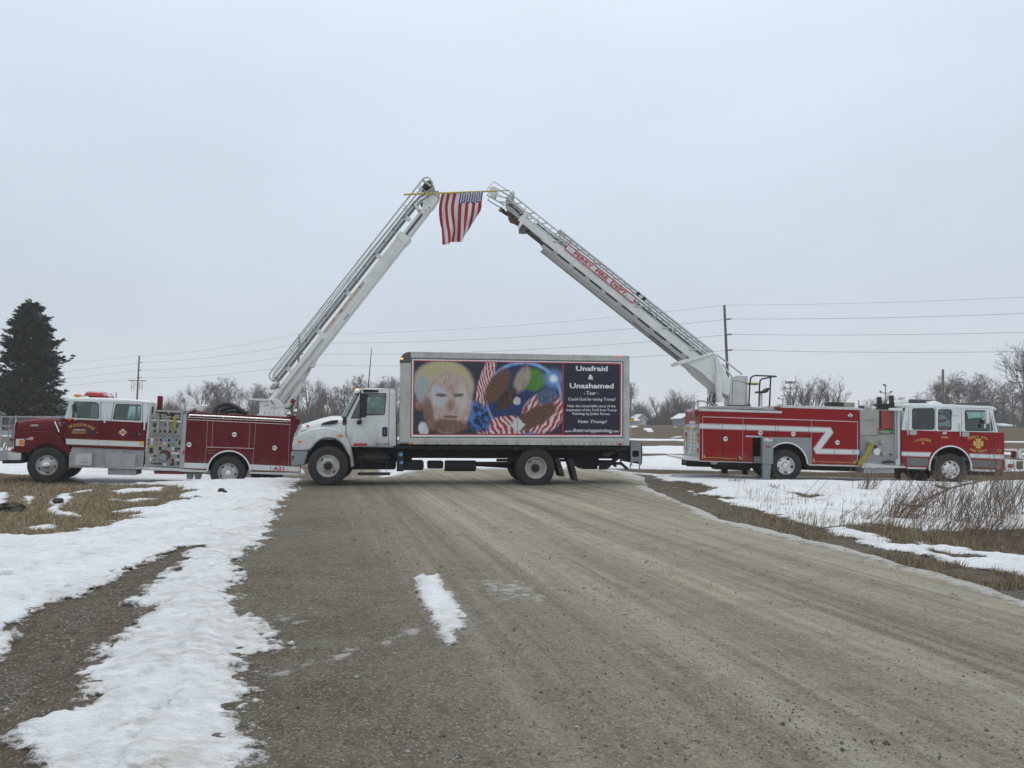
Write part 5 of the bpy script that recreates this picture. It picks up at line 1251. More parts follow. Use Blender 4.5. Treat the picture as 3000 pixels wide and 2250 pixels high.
for i in range(5):
    u = la + .6 + (L2 - 1.2) * i / 4
    bpart('ladder_mount', MB().box(u - .07, u + .07, -.19, -.13, vt_b - .01, vA - .03), 'ladder_white', boom, .01)
# head end of the ladder bends over towards the tip
HB2 = hp([(290, 400), (330, 350), (390, 310), (470, 262), (500, 230)])
bpart('ladder_tip_rail', MB().tube([(a, -.22, b2) for a, b2 in HB2], .05, 8), 'ladder_grey', boom); bpart('ladder_tip_rail', MB().tube([(a, .22, b2) for a, b2 in HB2], .05, 8), 'ladder_grey', boom)
bpart('tip_bracket', MB().prism(hp([(270, 430), (330, 460), (350, 500), (300, 490)]), -.3, .3), 'ladder_white', boom, .01)
bpart('tip_bracket', MB().prism(hp([(470, 262), (510, 205), (515, 235), (480, 280)]), -.34, .34), 'ladder_grey', boom, .01)
P = BF.p(rh(430, 200)); bpart('tip_light', MB().ball((P[0], -.1, P[1]), (.24, .12, .15)), 'black', boom, smooth=True)
bpart('tip_brace', MB().tube([(*[BF.p(rh(385, 155))[0]], -.34, BF.p(rh(385, 155))[1]), (BF.p(rh(480, 225))[0], -.34, BF.p(rh(480, 225))[1])], .04, 6), 'ladder_grey', boom)
P = BF.p(rh(375, 420)); bpart('head_fitting', MB().ball((P[0], -.05, P[1]), .1), 'dark_grey', boom, smooth=True)
bpart('loose_cable', MB().tube(BF.p3(rh, [(370, 230), (400, 290), (435, 320), (440, 300)], -.36), .012, 6), 'black', boom)
# hand rails: two tubes each side with stanchions
Rr = [(215, 1180), (175, 1140), (168, 1105), (185, 1075), (390, 830), (600, 555), (800, 300), (1000, 60)]
def railpath(off):
    pts = [BF.p(rj(x, y)) for x, y in Rr[:4]]
    o = pts[3][1]
    return [(a, b2 - off * .9 if i < 3 else b2 - off) for i, (a, b2) in enumerate(pts)], o - off
top_end = [BF.p(rh(x, y)) for x, y in ((350, 170), (385, 125), (425, 108), (460, 120), (485, 165), (510, 235))]
for w in (-.27, .27):
    pts, vo = railpath(0.0); bpart('handrail', MB().tube([(a, w, b2) for a, b2 in pts] + [(a, w, b2) for a, b2 in top_end], .028, 8), 'rail_grey', boom, smooth=True)
    a0 = BF.p(rj(205, 1140)); a1 = BF.p(rj(215, 1085)); a2 = BF.p(rh(400, 165))
    bpart('handrail', MB().tube([(BF.p(rj(232, 1170))[0], w, BF.p(rj(232, 1170))[1]), (a0[0], w, a0[1]), (a1[0], w, a1[1]), (BF.p(rj(600, 580))[0], w, BF.p(rj(600, 580))[1]), (BF.p(rj(1020, 60))[0], w, BF.p(rj(1020, 60))[1]), (a2[0] - .2, w, a2[1] - .05)], .018, 8), 'rail_grey', boom, smooth=True)
    for p0, p1 in (((395, 838), (470, 880)), ((560, 648), (600, 690)), ((600, 575), (675, 620)), ((800, 340), (850, 380)), ((815, 315), (890, 350)), ((1000, 85), (1040, 120)), ((1025, 55), (1095, 90))):
        A = BF.p(rj(*p0)); Bq = BF.p(rj(*p1)); bpart('stanchion', MB().tube([(A[0], w, A[1]), (Bq[0], w * .93, Bq[1])], .02, 6), 'rail_grey', boom)
    for p0, p1 in (((155, 450), (200, 495)), ((140, 480), (175, 515)), ((340, 205), (410, 285)), ((325, 230), (370, 290))):
        A = BF.p(rh(*p0)); Bq = BF.p(rh(*p1)); bpart('stanchion', MB().tube([(A[0], w, A[1]), (Bq[0], w * .93, Bq[1])], .018, 6), 'rail_grey', boom)
bpart('ladder_foot', MB().prism(yp([(95, 1035), (150, 960), (240, 960), (230, 1000), (150, 1040), (90, 1060)]), -.3, .3), 'ladder_grey', boom, .02)
P = BF.p(ry(282, 990)); bpart('beam_collar', MB().lathe([(.13, -.08), (.16, -.06), (.16, .06), (.13, .08)], (P[0], -.12, P[1]), 18, 'u'), 'chrome', boom, smooth=True)
# ================================================================ bright red ladder truck on the right
q = at(*re_(1418, 1142), 27.2)
RT = Frame(q - Vector((0, 0, .53)), R(-1.0), R(1.35))
rtk = tag(empty('fire_truck', RT.mat()), 'bright red ladder truck with white stripe and long raised ladder, right of the box truck', 'fire truck', 'fire trucks holding up the flag')
K = Kit(RT, rtk); RW = 2.45
E_ = lambda pts, w=0.0: RT.pl(re_, pts, w)
G_ = lambda pts, w=0.0: RT.pl(rg, pts, w)
ru, rv = RT.p(re_(1418, 1142), .05); fu, fv = RT.p(rg(1345, 1190), .05)
for sg, w in ((1, .05), (-1, RW - .05)):
    wheel(rtk, ru, rv, w, .53, .28, 'rim_chrome', 'rear', sg, hubmat='chrome', holes=5); wheel(rtk, ru, rv, w + sg * .33, .53, .28, 'rim_chrome', 'rear', sg, hubmat='chrome', holes=0)
    wheel(rtk, fu, fv, w - sg * .02, .53, .30, 'rim_chrome', 'front', sg, hubmat='chrome', holes=8)
MB().tube([(fu, .3, fv), (fu, 2.1, fv)], .07, 10).tube([(ru, .3, rv), (ru, 2.1, rv)], .1, 10).build('axles', 'chassis', rtk)
A = RT.p(re_(250, 1110), .75); Bq = RT.p(rg(1950, 1190), .75)
MB().box(A[0], Bq[0], .75, .85, A[1] - .12, A[1] + .1).box(A[0], Bq[0], 1.6, 1.7, A[1] - .12, A[1] + .1).box(A[0] + 1, A[0] + 2.2, .9, 1.5, A[1] - .2, A[1] + .1).build('chassis_frame', 'chassis', rtk)
# --- body with the jack opening and wheel arch cut out
AX, AY = 1420, 1140
BODY = [(404, 500), (1372, 528), (1374, 462), (2212, 486)] + [(2212 + 0, 486)]
g0 = lambda x, y: (x + (2450 - 1950) / (550 / 2212), y)      # rg numbers in re_ numbers
BODY = [(404, 498), (1372, 526), (1374, 460), g0(272, 486), g0(272, 1140), (1722, 1128), (1716, 806), (1030, 806), (1026, 1100), (402, 1084)]
MB().prism(E_(BODY), 0, RW).build('body', 'red_bright', rtk, bevel=.012)
K.pr('top_cap', re_, [(404, 470), (1372, 500), (1372, 527), (404, 499)], -.012, RW + .012, 'alu', .006)
K.pr('top_cap', re_, [(1374, 430), g0(272, 456), g0(272, 487), (1374, 461)], -.012, RW + .012, 'alu', .006)
AP = [(1150, 806), (1717, 812), (1720, 1128), (1690, 1128)] + arc(AX, AY, 255, 0, 180, 20, 270) + [(1152, 1115)]
MB().prism(E_(AP), .0, .06).build('arch_panel', 'jack_grey', rtk, bevel=.006)
K.pr('sill_bar', re_, [(944, 788), (1150, 794), (1150, 812), (944, 806)], -.01, .05, 'alu', .004)
MB().prism(E_([(1026, 806), (1722, 812), (1722, 1128), (1026, 1105)]), .9, .95).build('wheel_well', 'chassis', rtk)
m = MB(); m.tube(RT.p3(re_, arc(AX, AY, 252, 4, 160, 24, 267), -.004), .024, 8); m.build('arch_trim', 'white_vinyl', rtk, smooth=True)
K.bx('jack_recess_tray', re_, 1040, 1035, 1148, 1115, .1, .6, 'jack_grey', .008); K.bx('recess_plate', re_, 1085, 1060, 1140, 1100, .09, .1, 'alu_dull', .0)
# jack legs (each leg with its inner ram)
jk = K.pr('stabilizer_leg', re_, [(1146, 808), (1272, 812), (1268, 1124), (1144, 1122)], -.30, -.05, 'jack_grey', .01)
K.pr('inner_ram', re_, [(1152, 1122), (1240, 1124), (1232, 1330), (1148, 1328)], -.27, -.09, 'jack_grey', .01, jk); K.pr('ram_collar', re_, [(1146, 1150), (1245, 1152), (1243, 1186), (1144, 1184)], -.29, -.07, 'jack_grey', .006, jk)
K.pr('warning_label', re_, [(1160, 818), (1258, 822), (1256, 852), (1158, 850)], -.306, -.30, 'white_vinyl', 0, jk); K.pr('label_red', re_, [(1210, 822), (1254, 824), (1253, 836), (1209, 834)], -.310, -.306, 'red_vinyl', 0, jk)
K.txt('label_mark', re_, 'U', 1168, 846, 1190, 846, 824, -.311, 'black_text', .02, 0, jk)
K.pr('jack_marker', re_, [(1178, 908), (1238, 910), (1237, 928), (1177, 926)], -.31, -.30, 'red_lens', .004, jk)
for x0, x1, y0, y1 in ((666, 735, 1130, 1236), (910, 972, 1105, 1244)): K.bx('stabilizer_leg', re_, x0, y0, x1, y1, 2.2, 2.4, 'chassis', .01)
K.bx('stabilizer_leg', rg, 705, 1170, 760, 1300, 2.2, 2.4, 'chassis', .01)
# stripe with the lightning bend and pinstripes
STR = [(402, 652), (1945, 700), (1972, 748), (1830, 948), g0(272, 962), g0(272, 1008), (1772, 998), (1746, 948), (1888, 745), (402, 700)]
st = K.pr('stripe', re_, STR, -.006, 0, 'silver_vinyl')
K.line('pinstripe', re_, [[(402, 646), (1950, 694), (1980, 748), (1840, 943), g0(272, 956)], [(402, 706), (1876, 751), (1738, 948), (1768, 1004), g0(272, 1014)]], -.004, .006, 'white_vinyl', st)
K.line('trim_line', re_, [[(436, 1060), (436, 567), (1500, 600), g0(250, 626), g0(248, 1100)]], -.004, .010, 'white_vinyl')
K.line('door_trim', re_, [[(911, 588), (908, 1075)], [(1720, 615), (1720, 1125)]], -.003, .008, 'alu_dull')
K.line('door_gap', re_, [[(672, 580), (670, 1085)], [(944, 590), (944, 788)], [(1300, 600), (1296, 800)], [(1327, 600), (1324, 800)], [(1690, 610), (1686, 808)], [(1990, 626), (1988, 1130)]], -.002, .009, 'black')
for x, y in ((705, 828), (1118, 757), (1505, 770), (2025, 872)): K.latch(re_, x, y, 0.0, .078)
for x0, y0, x1, y1 in ((500, 1046, 838, 1061), (1790, 1094, 2190, 1108)):
    K.line('gold_scroll', re_, [[(x0, y0), (x1, y1)]], -.003, .009, 'gold')
for x, y in ((462, 1036), (880, 1050), (1748, 1082)): K.pr('scroll_corner', re_, [(x - 12, y - 20), (x, y - 22), (x + 2, y + 2), (x + 24, y + 8), (x + 20, y + 16), (x - 14, y + 14)], -.005, 0, 'gold')
K.pr('scroll_corner', rg, [(196, 1108), (214, 1080), (226, 1082), (232, 1118), (196, 1116)], -.005, 0, 'gold')
pb = K.pr('pentagon_badge', re_, [(2176, 516), (2212, 545), (2200, 592), (2152, 592), (2138, 548)], -.008, 0, 'navy')
K.pr('badge_white', re_, [(2176, 524), (2204, 547), (2194, 568), (2156, 566), (2146, 550)], -.012, -.008, 'white_vinyl', 0, pb); K.pr('badge_red', re_, [(2178, 570), (2196, 571), (2192, 586), (2178, 586)], -.012, -.008, 'red_vinyl', 0, pb); K.bx('badge_bar', re_, 2169, 538, 2183, 572, -.016, -.012, 'navy', 0, pb)
K.pr('lift_eye', re_, rrect(535, 1095, 610, 1128, 12), .05, .15, 'alu_dull', .008)
K.pr('body_rail', re_, [(400, 1084), (1028, 1104), (1028, 1112), (400, 1094)], -.01, .05, 'alu', .003); K.pr('body_rail', re_, [(1690, 1126), g0(272, 1140), g0(272, 1156), (1690, 1142)], -.01, .1, 'alu', .003)
K.bx('under_box', re_, 600, 1098, 880, 1150, .3, 2.1, 'chassis', .02); K.bx('under_box', re_, 1640, 1145, 1980, 1180, .5, 1.9, 'chassis', .02)
# rear wall seen end on
a0 = RT.p(re_(403, 1060), 0)[0]; vlo = RT.p(re_(400, 1075), 0)[1]; vhi = RT.p(re_(400, 500), 0)[1]
MB().box(a0 - .02, a0 - .002, .02, RW - .02, vlo, vhi).build('rear_wall', 'alu_dull', rtk)
for i in range(9):
    v = vlo + .15 + i * .13
    MB().box(a0 - .03, a0 - .018, .7, 1.75, v, v + .10).build('rear_slat', 'alu', rtk, bevel=.01)
for w in (.14, RW - .3):
    for k, mt in ((.95, 'red_lens'), (.72, 'amber'), (.50, 'lens_white'), (.3, 'red_lens')):
        MB().box(a0 - .05, a0 - .02, w, w + .16, vlo + k * .78, vlo + k * .78 + .15).build('tail_lamp', mt, rtk, bevel=.01)
MB().tube([(a0 - .12, .5, vlo + .12), (a0 - .16, .5, vlo + .2), (a0 - .16, .5, vlo + 1.05), (a0 - .06, .5, vlo + 1.12)], .022, 8).tube([(a0 - .12, 1.9, vlo + .12), (a0 - .16, 1.9, vlo + .2), (a0 - .16, 1.9, vlo + 1.05), (a0 - .06, 1.9, vlo + 1.12)], .022, 8).build('rear_grab_rail', 'alu', rtk, smooth=True)
MB().box(a0 - .03, a0 - .018, .2, 2.3, vlo + .98, vlo + 1.05).build('caution_strip', 'hose_yellow', rtk)
K.pr('tailboard', re_, [(160, 1042), (400, 1052), (402, 1090), (250, 1080), (160, 1062)], .03, RW - .03, 'alu', .01)
MB().lathe([(.035, -.02), (.06, 0), (.035, .02)], (RT.p(re_(222, 1092), .3)[0], .3, RT.p(re_(222, 1092), .3)[1]), 14).build('tow_eye', 'galv', rtk)
for x, mt, w in ((266, 'red_lens', 2.2), (318, 'blue_lens', 2.0)):
    P = RT.p(re_(x, 500), w); MB().lathe([(.07, -.06), (.075, 0), (.06, .06), (0, .08)], (P[0], w, P[1]), 14, 'v').build('beacon', mt, rtk, smooth=True)
K.tb('rear_hoop', re_, [(335, 600), (335, 440), (345, 400), (375, 382), (450, 382), (485, 400), (498, 460)], .35, .024, 'galv')
K.pr('hose_cover', re_, [(345, 500), (398, 470), (402, 545), (370, 560), (345, 540)], .3, 1.2, 'red_dull', .03)
# --- pump panel between body and cab
pp = K.pr('pump_panel', rg, [(274, 482), (715, 490), (715, 1170), (274, 1165)], .05, RW - .05, 'alu_dull', .008)
K.pr('upper_panel', rg, [(280, 488), (505, 490), (505, 700), (474, 792), (280, 788)], .03, .05, 'panel_grey', .005, pp)
K.line('panel_seam', rg, [[(280, 605), (475, 612), (474, 792)], [(280, 795), (665, 768)]], .028, .005, 'dark_grey', pp)
K.pr('lower_panel', rg, [(282, 798), (505, 795), (510, 768), (672, 765), (668, 1090), (360, 1085), (284, 1060)], .03, .05, 'panel_grey', .005, pp)
K.bx('hose_bay', rg, 510, 490, 672, 765, .02, .05, 'black', 0, pp)
for x, y, mt in ((545, 745, 'hose_beige'), (600, 735, 'green'), (645, 742, 'green'), (535, 715, 'red_dull'), (600, 752, 'hose_beige')):
    P = RT.p(rg(x, y), .02); MB().ball((P[0], .03, P[1]), (.13, .06, .05)).build('folded_hose', mt, pp, smooth=True)
K.pr('bay_cover', rg, [(528, 490), (668, 494), (664, 712), (535, 706)], -.02, .02, 'red_dull', .012, pp)
for x, y, r in ((385, 870, .09), (528, 870, .075), (458, 915, .05), (545, 1003, .07), (635, 1010, .03)):
    P = RT.p(rg(x, y), .03); MB().lathe([(r * 1.1, .02), (r, -.03), (r * .75, -.10), (r * .4, -.11), (0, -.10)], (P[0], 0, P[1]), 18).build('discharge_port', 'dark_grey' if r < .06 else 'alu_dull', pp, smooth=True)
P = RT.p(rg(470, 980), .03); MB().lathe([(.115, .02), (.12, -.04), (.10, -.05), (.095, -.03), (0, -.03)], (P[0], 0, P[1]), 24).build('intake_cap', 'chrome', pp, smooth=True)
MB().tube(RT.p3(rg, [(392, 885), (420, 890), (385, 960), (335, 1050), (292, 1095), (285, 1140)], -.16), .085, 10).build('yellow_hose', 'hose_yellow', pp, smooth=True)
K.bx('blue_label', rg, 282, 985, 330, 1020, .02, .03, 'cyan_sticker', 0, pp)
K.pr('dark_rag', rg, [(560, 1100), (640, 1080), (690, 1095), (690, 1112), (560, 1112)], -.1, .05, 'black', .02, pp)
K.pr('panel_step', rg, [(300, 1108), (815, 1150), (815, 1172), (300, 1172)], -.05, .4, 'alu', .008); K.bx('lower_box', rg, 325, 1172, 685, 1230, .02, .6, 'alu_dull', .008)
K.pr('cab_pillar', rg, [(690, 492), (752, 495), (755, 1140), (700, 1140)], -.01, .25, 'alu', .01); K.tb('grab_pole', rg, [(725, 500), (728, 1070)], -.06, .03, 'alu')
fl = K.pr('flood_light', rg, [(640, 464), (800, 466), (806, 496), (640, 494)], -.18, .0, 'ladder_white', .012); K.bx('flood_end', rg, 785, 462, 808, 498, -.19, .01, 'black', .01, fl)
for x0, x1 in ((503, 548), (650, 692)): K.pr('rack_bracket', rg, [(x0, 335 - (x0 > 600) * 20), (x0 + 28, 330 - (x0 > 600) * 15), (x1 - 10, 380), (x1, 440), (x1 - 40, 440), (x0, 420)], .5, .7, 'black', .01)
K.bx('rack_bar', rg, 495, 412, 690, 482, .45, .8, 'chassis', .01); K.bx('white_cylinder', rg, 458, 445, 485, 480, .6, .9, 'white_paint', .03)
K.pr('top_bin', rg, [(90, 395), (225, 400), (218, 455), (90, 452)], .5, 1.2, 'hose_beige', .02); K.pr('black_bin', rg, [(-60, 392), (90, 396), (82, 452), (-50, 446)], .5, 1.2, 'black', .02); K.bx('top_fitting', rg, 280, 435, 330, 470, .5, .7, 'dark_grey', .02)
# --- cab
UP = [(770, 722), (828, 430), (850, 414), (1860, 438), (1900, 462), (1912, 495), (1862, 520), (1878, 610), (1920, 742), (1975, 748), (1975, 758), (1300, 738)]
W1 = rrect(892, 466, 1158, 720, 28); W2 = rrect(1200, 478, 1357, 727, 24); W3 = rpoly([(1512, 486), (1790, 494), (1815, 545), (1852, 738), (1518, 734)], 26)
UPP = [(770, 722), (795, 560), (828, 430), (850, 414), (1840, 440), (1850, 500), (1868, 600), (1910, 752), (1300, 738)]
for w in (0.0, RW - .05):
    MB().prism(G_(UPP), w, w + .05, [G_(W1), G_(W2), G_(W3)]).build('cab_upper_side', 'white_cab', rtk)
    for i, Wn in enumerate((W1, W2, W3)):
        cx_ = sum(p[0] for p in Wn) / len(Wn); cy_ = sum(p[1] for p in Wn) / len(Wn); hw = max(abs(p[0] - cx_) for p in Wn)
        Wi = [(cx_ + (x - cx_) * (1 - 9 / hw), cy_ + (y - cy_) * .94) for x, y in Wn]; w2 = w - .008 if w < 1 else w + .032
        MB().prism(G_(Wn), w2, w2 + .026, [G_(Wi)]).build('window_seal', 'black', rtk)
        MB().prism(G_(Wn), w + (.0 if w < 1 else .02), w + (.004 if w < 1 else .026)).build('side_window', ('glass_dark', 'glass_clear', 'glass_clear')[i], rtk)
LO = [(768, 724), (1978, 760), (1982, 1190), (1885, 1200), (1590, 1185)] + arc(1345, 1165, 250, -2, 182, 22, 255) + [(1090, 1180), (815, 1178), (770, 1060)]
for w in (0.0, RW - .06): MB().prism(G_(LO), w, w + .06).build('cab_lower_side', 'red_bright', rtk)
MB().prism(G_(arc(1345, 1165, 250, -2, 182, 22, 255)), .6, .63).build('wheel_well', 'chassis', rtk)
m = MB(); m.tube(RT.p3(rg, arc(1345, 1165, 247, -8, 188, 26, 252), -.004), .024, 8); m.build('arch_trim', 'white_vinyl', rtk, smooth=True)
xs = [826, 840, 900, 1100, 1500, 1800, 1870, 1900, 1912]; ts = [440, 414, 404, 408, 424, 436, 444, 462, 492]
us = [RT.p(rg(x, 430), 0)[0] for x in xs]; vt = [RT.p(rg(x, y), 0)[1] for x, y in zip(xs, ts)]; vbm = [RT.p(rg(x, y), 0)[1] for x, y in zip(xs, (450, 450, 452, 456, 466, 474, 478, 490, 505))]
MB().dome(us, vbm, vt, [.0] + [-.012] * 5 + [.03, .07, .16], [RW] + [RW + .012] * 5 + [RW - .03, RW - .07, RW - .16], 8, 20).build('cab_roof', 'white_cab', rtk, smooth=True)
A = RT.p(rg(790, 1170), 0); Bq = RT.p(rg(832, 440), 0)
MB().box(A[0] + .0, A[0] + .05, .05, RW - .05, A[1], Bq[1]).build('cab_back', 'white_cab', rtk)
MB().box(A[0] + .05, RT.p(rg(1960, 1000), 0)[0], .06, RW - .06, A[1] + .30, A[1] + .42).build('cab_floor', 'interior', rtk)
m = MB()
for x, w in ((960, .3), (960, 1.5), (1540, .25), (1540, 1.6)):
    P = RT.p(rg(x, 900), w); m.box(P[0], P[0] + .5, w, w + .55, P[1] - .1, P[1] + .14).box(P[0], P[0] + .14, w, w + .55, P[1], P[1] + .85)
m.build('seats', 'interior', rtk, bevel=.04)
P = RT.p(rg(1860, 780), 0); MB().box(P[0] - .1, P[0] + .35, .06, RW - .06, P[1] - .5, P[1] + .08).build('dashboard', 'interior', rtk, bevel=.04)
P = RT.p(rg(1640, 640), .4); MB().box(P[0] - .25, P[0] + .1, 1.0, 1.5, P[1] - .6, P[1] + .12).build('engine_cover', 'seat_grey', rtk, bevel=.05)
wshield(RT, rg, ((1912, 748), (1974, 744)), ((1850, 512), (1908, 500)), .03, RW - .03).build('windshield', 'glass_teal', rtk, smooth=True)
m = MB(); m.tube(RT.p3(rg, [(1908, 746), (1875, 640), (1858, 530), (1880, 508), (1908, 500)], .02), .016, 6); m.build('windshield_seal', 'black', rtk)
K.pr('front_wall', rg, [(1900, 748), (1978, 752), (1984, 1190), (1900, 1190)], .06, RW - .06, 'red_bright', .04, seg=3)
# folded flag inside the middle side window
wf = K.bx('window_flag', rg, 1200, 478, 1358, 728, .013, .018, 'flag_white', 0)
K.pr('flag_field', rg, [(1235, 480), (1356, 480), (1356, 630), (1300, 590), (1255, 520)], .009, .013, 'flag_blue', 0, wf)
for pts in ([(1202, 500), (1230, 510), (1285, 560), (1250, 545), (1202, 540)], [(1202, 610), (1250, 590), (1310, 595), (1290, 625), (1202, 640)], [(1202, 690), (1270, 670), (1356, 690), (1356, 726), (1202, 726)]): K.pr('flag_stripe', rg, pts, .010, .013, 'flag_red', 0, wf)
for x, y in ((1262, 495), (1300, 515), (1335, 497), (1330, 545), (1308, 578), (1340, 608), (1285, 545)): K.pr('flag_star', rg, [(x + 9 * math.sin(k * math.pi / 5) * (1 if k % 2 == 0 else .45), y - 9 * math.cos(k * math.pi / 5) * (1 if k % 2 == 0 else .45)) for k in range(10)], .006, .009, 'white_vinyl', 0, wf)
# cab trim
st = K.pr('stripe', rg, [(770, 984), (1116, 992), (1100, 1034), (770, 1022)], -.006, 0, 'silver_vinyl'); st2 = K.pr('stripe', rg, [(1566, 1006), (1980, 1020), (1980, 1062), (1584, 1046)], -.006, 0, 'silver_vinyl')
K.line('pinstripe', rg, [[(770, 978), (1120, 986)], [(770, 1028), (1098, 1040)]], -.003, .005, 'white_vinyl', st); K.line('pinstripe', rg, [[(1562, 1000), (1980, 1014)], [(1586, 1052), (1980, 1068)]], -.003, .005, 'white_vinyl', st2)
K.pr('step_panel', rg, [(832, 1046), (1088, 1058), (1072, 1152), (830, 1142)], -.012, .02, 'step_dark', .006); K.pr('step_panel', rg, [(1588, 1072), (1876, 1084), (1874, 1172), (1598, 1160)], -.012, .02, 'step_dark', .006); K.pr('step_panel', rg, [(1890, 1086), (1957, 1090), (1956, 1182), (1890, 1178)], -.012, .02, 'step_dark', .006)
K.pr('cab_step', rg, [(835, 1158), (1060, 1165), (1056, 1188), (835, 1180)], -.06, .2, 'alu', .006); K.pr('cab_step', rg, [(1600, 1185), (1872, 1192), (1872, 1218), (1600, 1208)], -.06, .2, 'alu', .006)
K.dc('corner_lamp', rg, 1905, 1160, .045, -.03, 0, 'amber'); 
cm = K.dc('round_emblem', rg, 1920, 968, .055, -.012, 0, 'gold'); K.dc('emblem_face', rg, 1920, 968, .038, -.018, -.01, 'red_dark', cm)
K.line('door_gap', rg, [[(852, 425), (850, 730), (858, 1140)], [(1168, 440), (1172, 740), (1172, 905)], [(1472, 448), (1478, 745), (1482, 940)], [(1838, 560), (1872, 752), (1880, 1190)], [(850, 446), (1165, 455)], [(1475, 465), (1810, 476)]], -.002, .006, 'dark_grey')
for x, y0, y1 in ((840, 620, 785), (1457, 638, 795)): K.tb('grab_rail', rg, [(x - 6, y0), (x + 4, y1)], -.07, .02, 'chrome')
K.pr('side_light', rg, rrect(1367, 480, 1456, 555, 6), -.04, 0, 'lens_white', .01)
K.bx('handle_plate', rg, 1255, 750, 1302, 772, -.015, 0, 'chrome', .006); K.bx('name_plate', rg, 865, 728, 950, 780, -.008, 0, 'alu_dull', 0); K.bx('name_plate', rg, 1485, 748, 1568, 800, -.008, 0, 'alu_dull', 0); K.bx('handle_plate', rg, 1752, 765, 1795, 775, -.015, 0, 'dark_grey', .004)
mr_ = K.pr('mirror', rg, rpoly([(1772, 495), (1802, 500), (1805, 640), (1780, 655)], 8), -.22, -.12, 'ladder_white', .02); K.tb('mirror_arm', rg, [(1745, 490), (1790, 486), (1812, 520), (1814, 740)], -.12, .012, 'chrome', par=mr_); K.pr('convex_mirror', rg, rpoly([(1742, 655), (1765, 650), (1768, 700), (1745, 705)], 6), -.2, -.12, 'chrome', .015, mr_)
# lettering
m = MB(); C = RT.p(rg(1020, 1090), 0); P = RT.p(rg(932, 862), 0); rd_ = math.hypot(P[0] - C[0], P[1] - C[1]); arched(m, 'LADDER', C, rd_, 112.5, 68, .085, -.006, .02); m.build('cab_lettering', 'gold', rtk)
K.txt('cab_lettering', rg, '1', 1012, 892, 1028, 892, 864, -.006, 'gold', .03); K.txt('cab_lettering', rg, '725L', 1234, 822, 1326, 825, 795, -.006, 'gold', .025)
m = MB(); C = RT.p(rg(1672, 1120), 0); P = RT.p(rg(1555, 838), 0); rd_ = math.hypot(P[0] - C[0], P[1] - C[1]); arched(m, 'PERRY VOL.', C, rd_, 113.5, 66, .08, -.006, .02); m.build('cab_lettering', 'gold', rtk)
m = MB(); C = RT.p(rg(1678, 620), 0); P = RT.p(rg(1575, 952), 0); rd_ = math.hypot(P[0] - C[0], P[1] - C[1]) + .04; arched(m, 'FIRE DEPT.', C, rd_, 252.5, 288, .075, -.006, .02); m.build('cab_lettering', 'gold', rtk)
C = RT.p(rg(1674, 882), 0); s_ = RT.p(rg(1730, 882), 0)[0] - C[0]
pts = []
for k in range(4):
    a = R(90 * k)
    for dx, dy in ((.30, .62), (.55, .98), (0, 1.0), (-.55, .98), (-.30, .62)):
        x, y = (dx if dx else 0), dy
        pts.append((C[0] + s_ * (x * math.cos(a) - y * math.sin(a)), C[1] + s_ * (x * math.sin(a) + y * math.cos(a))))
pts = pts[::1]
mal = []
for k in range(4):
    a = R(90 * k)
    for x, y in ((.62, .98), (0, 1.06), (-.62, .98), (-.34, .34)): mal.append((C[0] + s_ * (x * math.cos(a) - y * math.sin(a)), C[1] + s_ * (x * math.sin(a) + y * math.cos(a))))
me_ = MB().prism(mal, -.008, 0).build('maltese_emblem', 'gold', rtk)
MB().disc((C[0], 0, C[1]), s_ * .40, -.013, -.008).build('emblem_center', 'red_text', me_)
m = MB(); letters(m, '1', (C[0] - .035, C[1] - .055), (C[0] + .03, C[1] - .055), .11, w=-.016, bold=.04); m.build('emblem_number', 'gold', me_)
# roof gear, bumper, bell
for x0, x1, y0, y1, w0, w1 in ((872, 972, 360, 402, .3, .8), (985, 1060, 365, 405, .9, 1.5), (1062, 1105, 368, 408, 1.6, 2.1), (1662, 1808, 392, 432, .5, 1.9)):
    K.bx('light_bar', rg, x0, y0, x1, y1, w0, w1, 'dark_grey', .02)
xs = [1120, 1140, 1200, 1240, 1262]; MB().dome([RT.p(rg(x, 400), .6)[0] for x in xs], [RT.p(rg(1200, 424), .6)[1]] * 5, [RT.p(rg(1200, y), .6)[1] for y in (410, 384, 380, 392, 418)], .6, 1.8, 4).build('roof_vent', 'white_cab', rtk, smooth=True)
xs = [838, 850, 875]; K.pr('roof_box', rg, [(835, 405), (850, 362), (880, 362), (876, 405)], .4, 2.0, 'ladder_white', .02)
bu = K.pr('front_bumper', rg, [(1984, 1066), (2205, 1078), (2205, 1188), (1990, 1192)], .0, RW, 'chrome', .02); K.bx('bumper_lamp', rg, 2030, 1125, 2092, 1168, -.03, 0, 'red_lens', .01, bu); K.bx('bumper_end', rg, 2130, 1092, 2200, 1185, -.02, 0, 'dark_grey', .01, bu); K.bx('bumper_top', rg, 1980, 1060, 2205, 1074, .02, RW - .02, 'dark_grey', .006, bu); K.bx('bumper_joint', rg, 1962, 1080, 2000, 1200, .05, RW - .05, 'chassis', .01, bu)
K.bx('winch_hook', rg, 1900, 1190, 1975, 1215, .1, 2.3, 'red_bright', .01)
P = RT.p(rg(2148, 1052), .6); bell_o = MB().lathe([(.155, 0), (.15, .02), (.125, .06), (.10, .14), (.09, .20), (.06, .25), (.0, .265)], (P[0], .6, P[1]), 24, 'v').build('bell', 'bell_white', rtk, smooth=True)
MB().box(P[0] - .20, P[0] - .13, .5, .7, P[1] + .0, P[1] + .22).box(P[0] - .22, P[0] - .02, .5, .7, P[1] - .02, P[1] + .01).tube([(P[0], .6, P[1] + .25), (P[0] - .03, .6, P[1] + .31)], .02, 6).build('bell_yoke', 'red_dark', bell_o, bevel=.01)
MB().tube([(P[0] + .0, .6, P[1] - .10), (P[0], .6, P[1] + .02)], .03, 8).build('bell_post', 'dark_grey', bell_o)
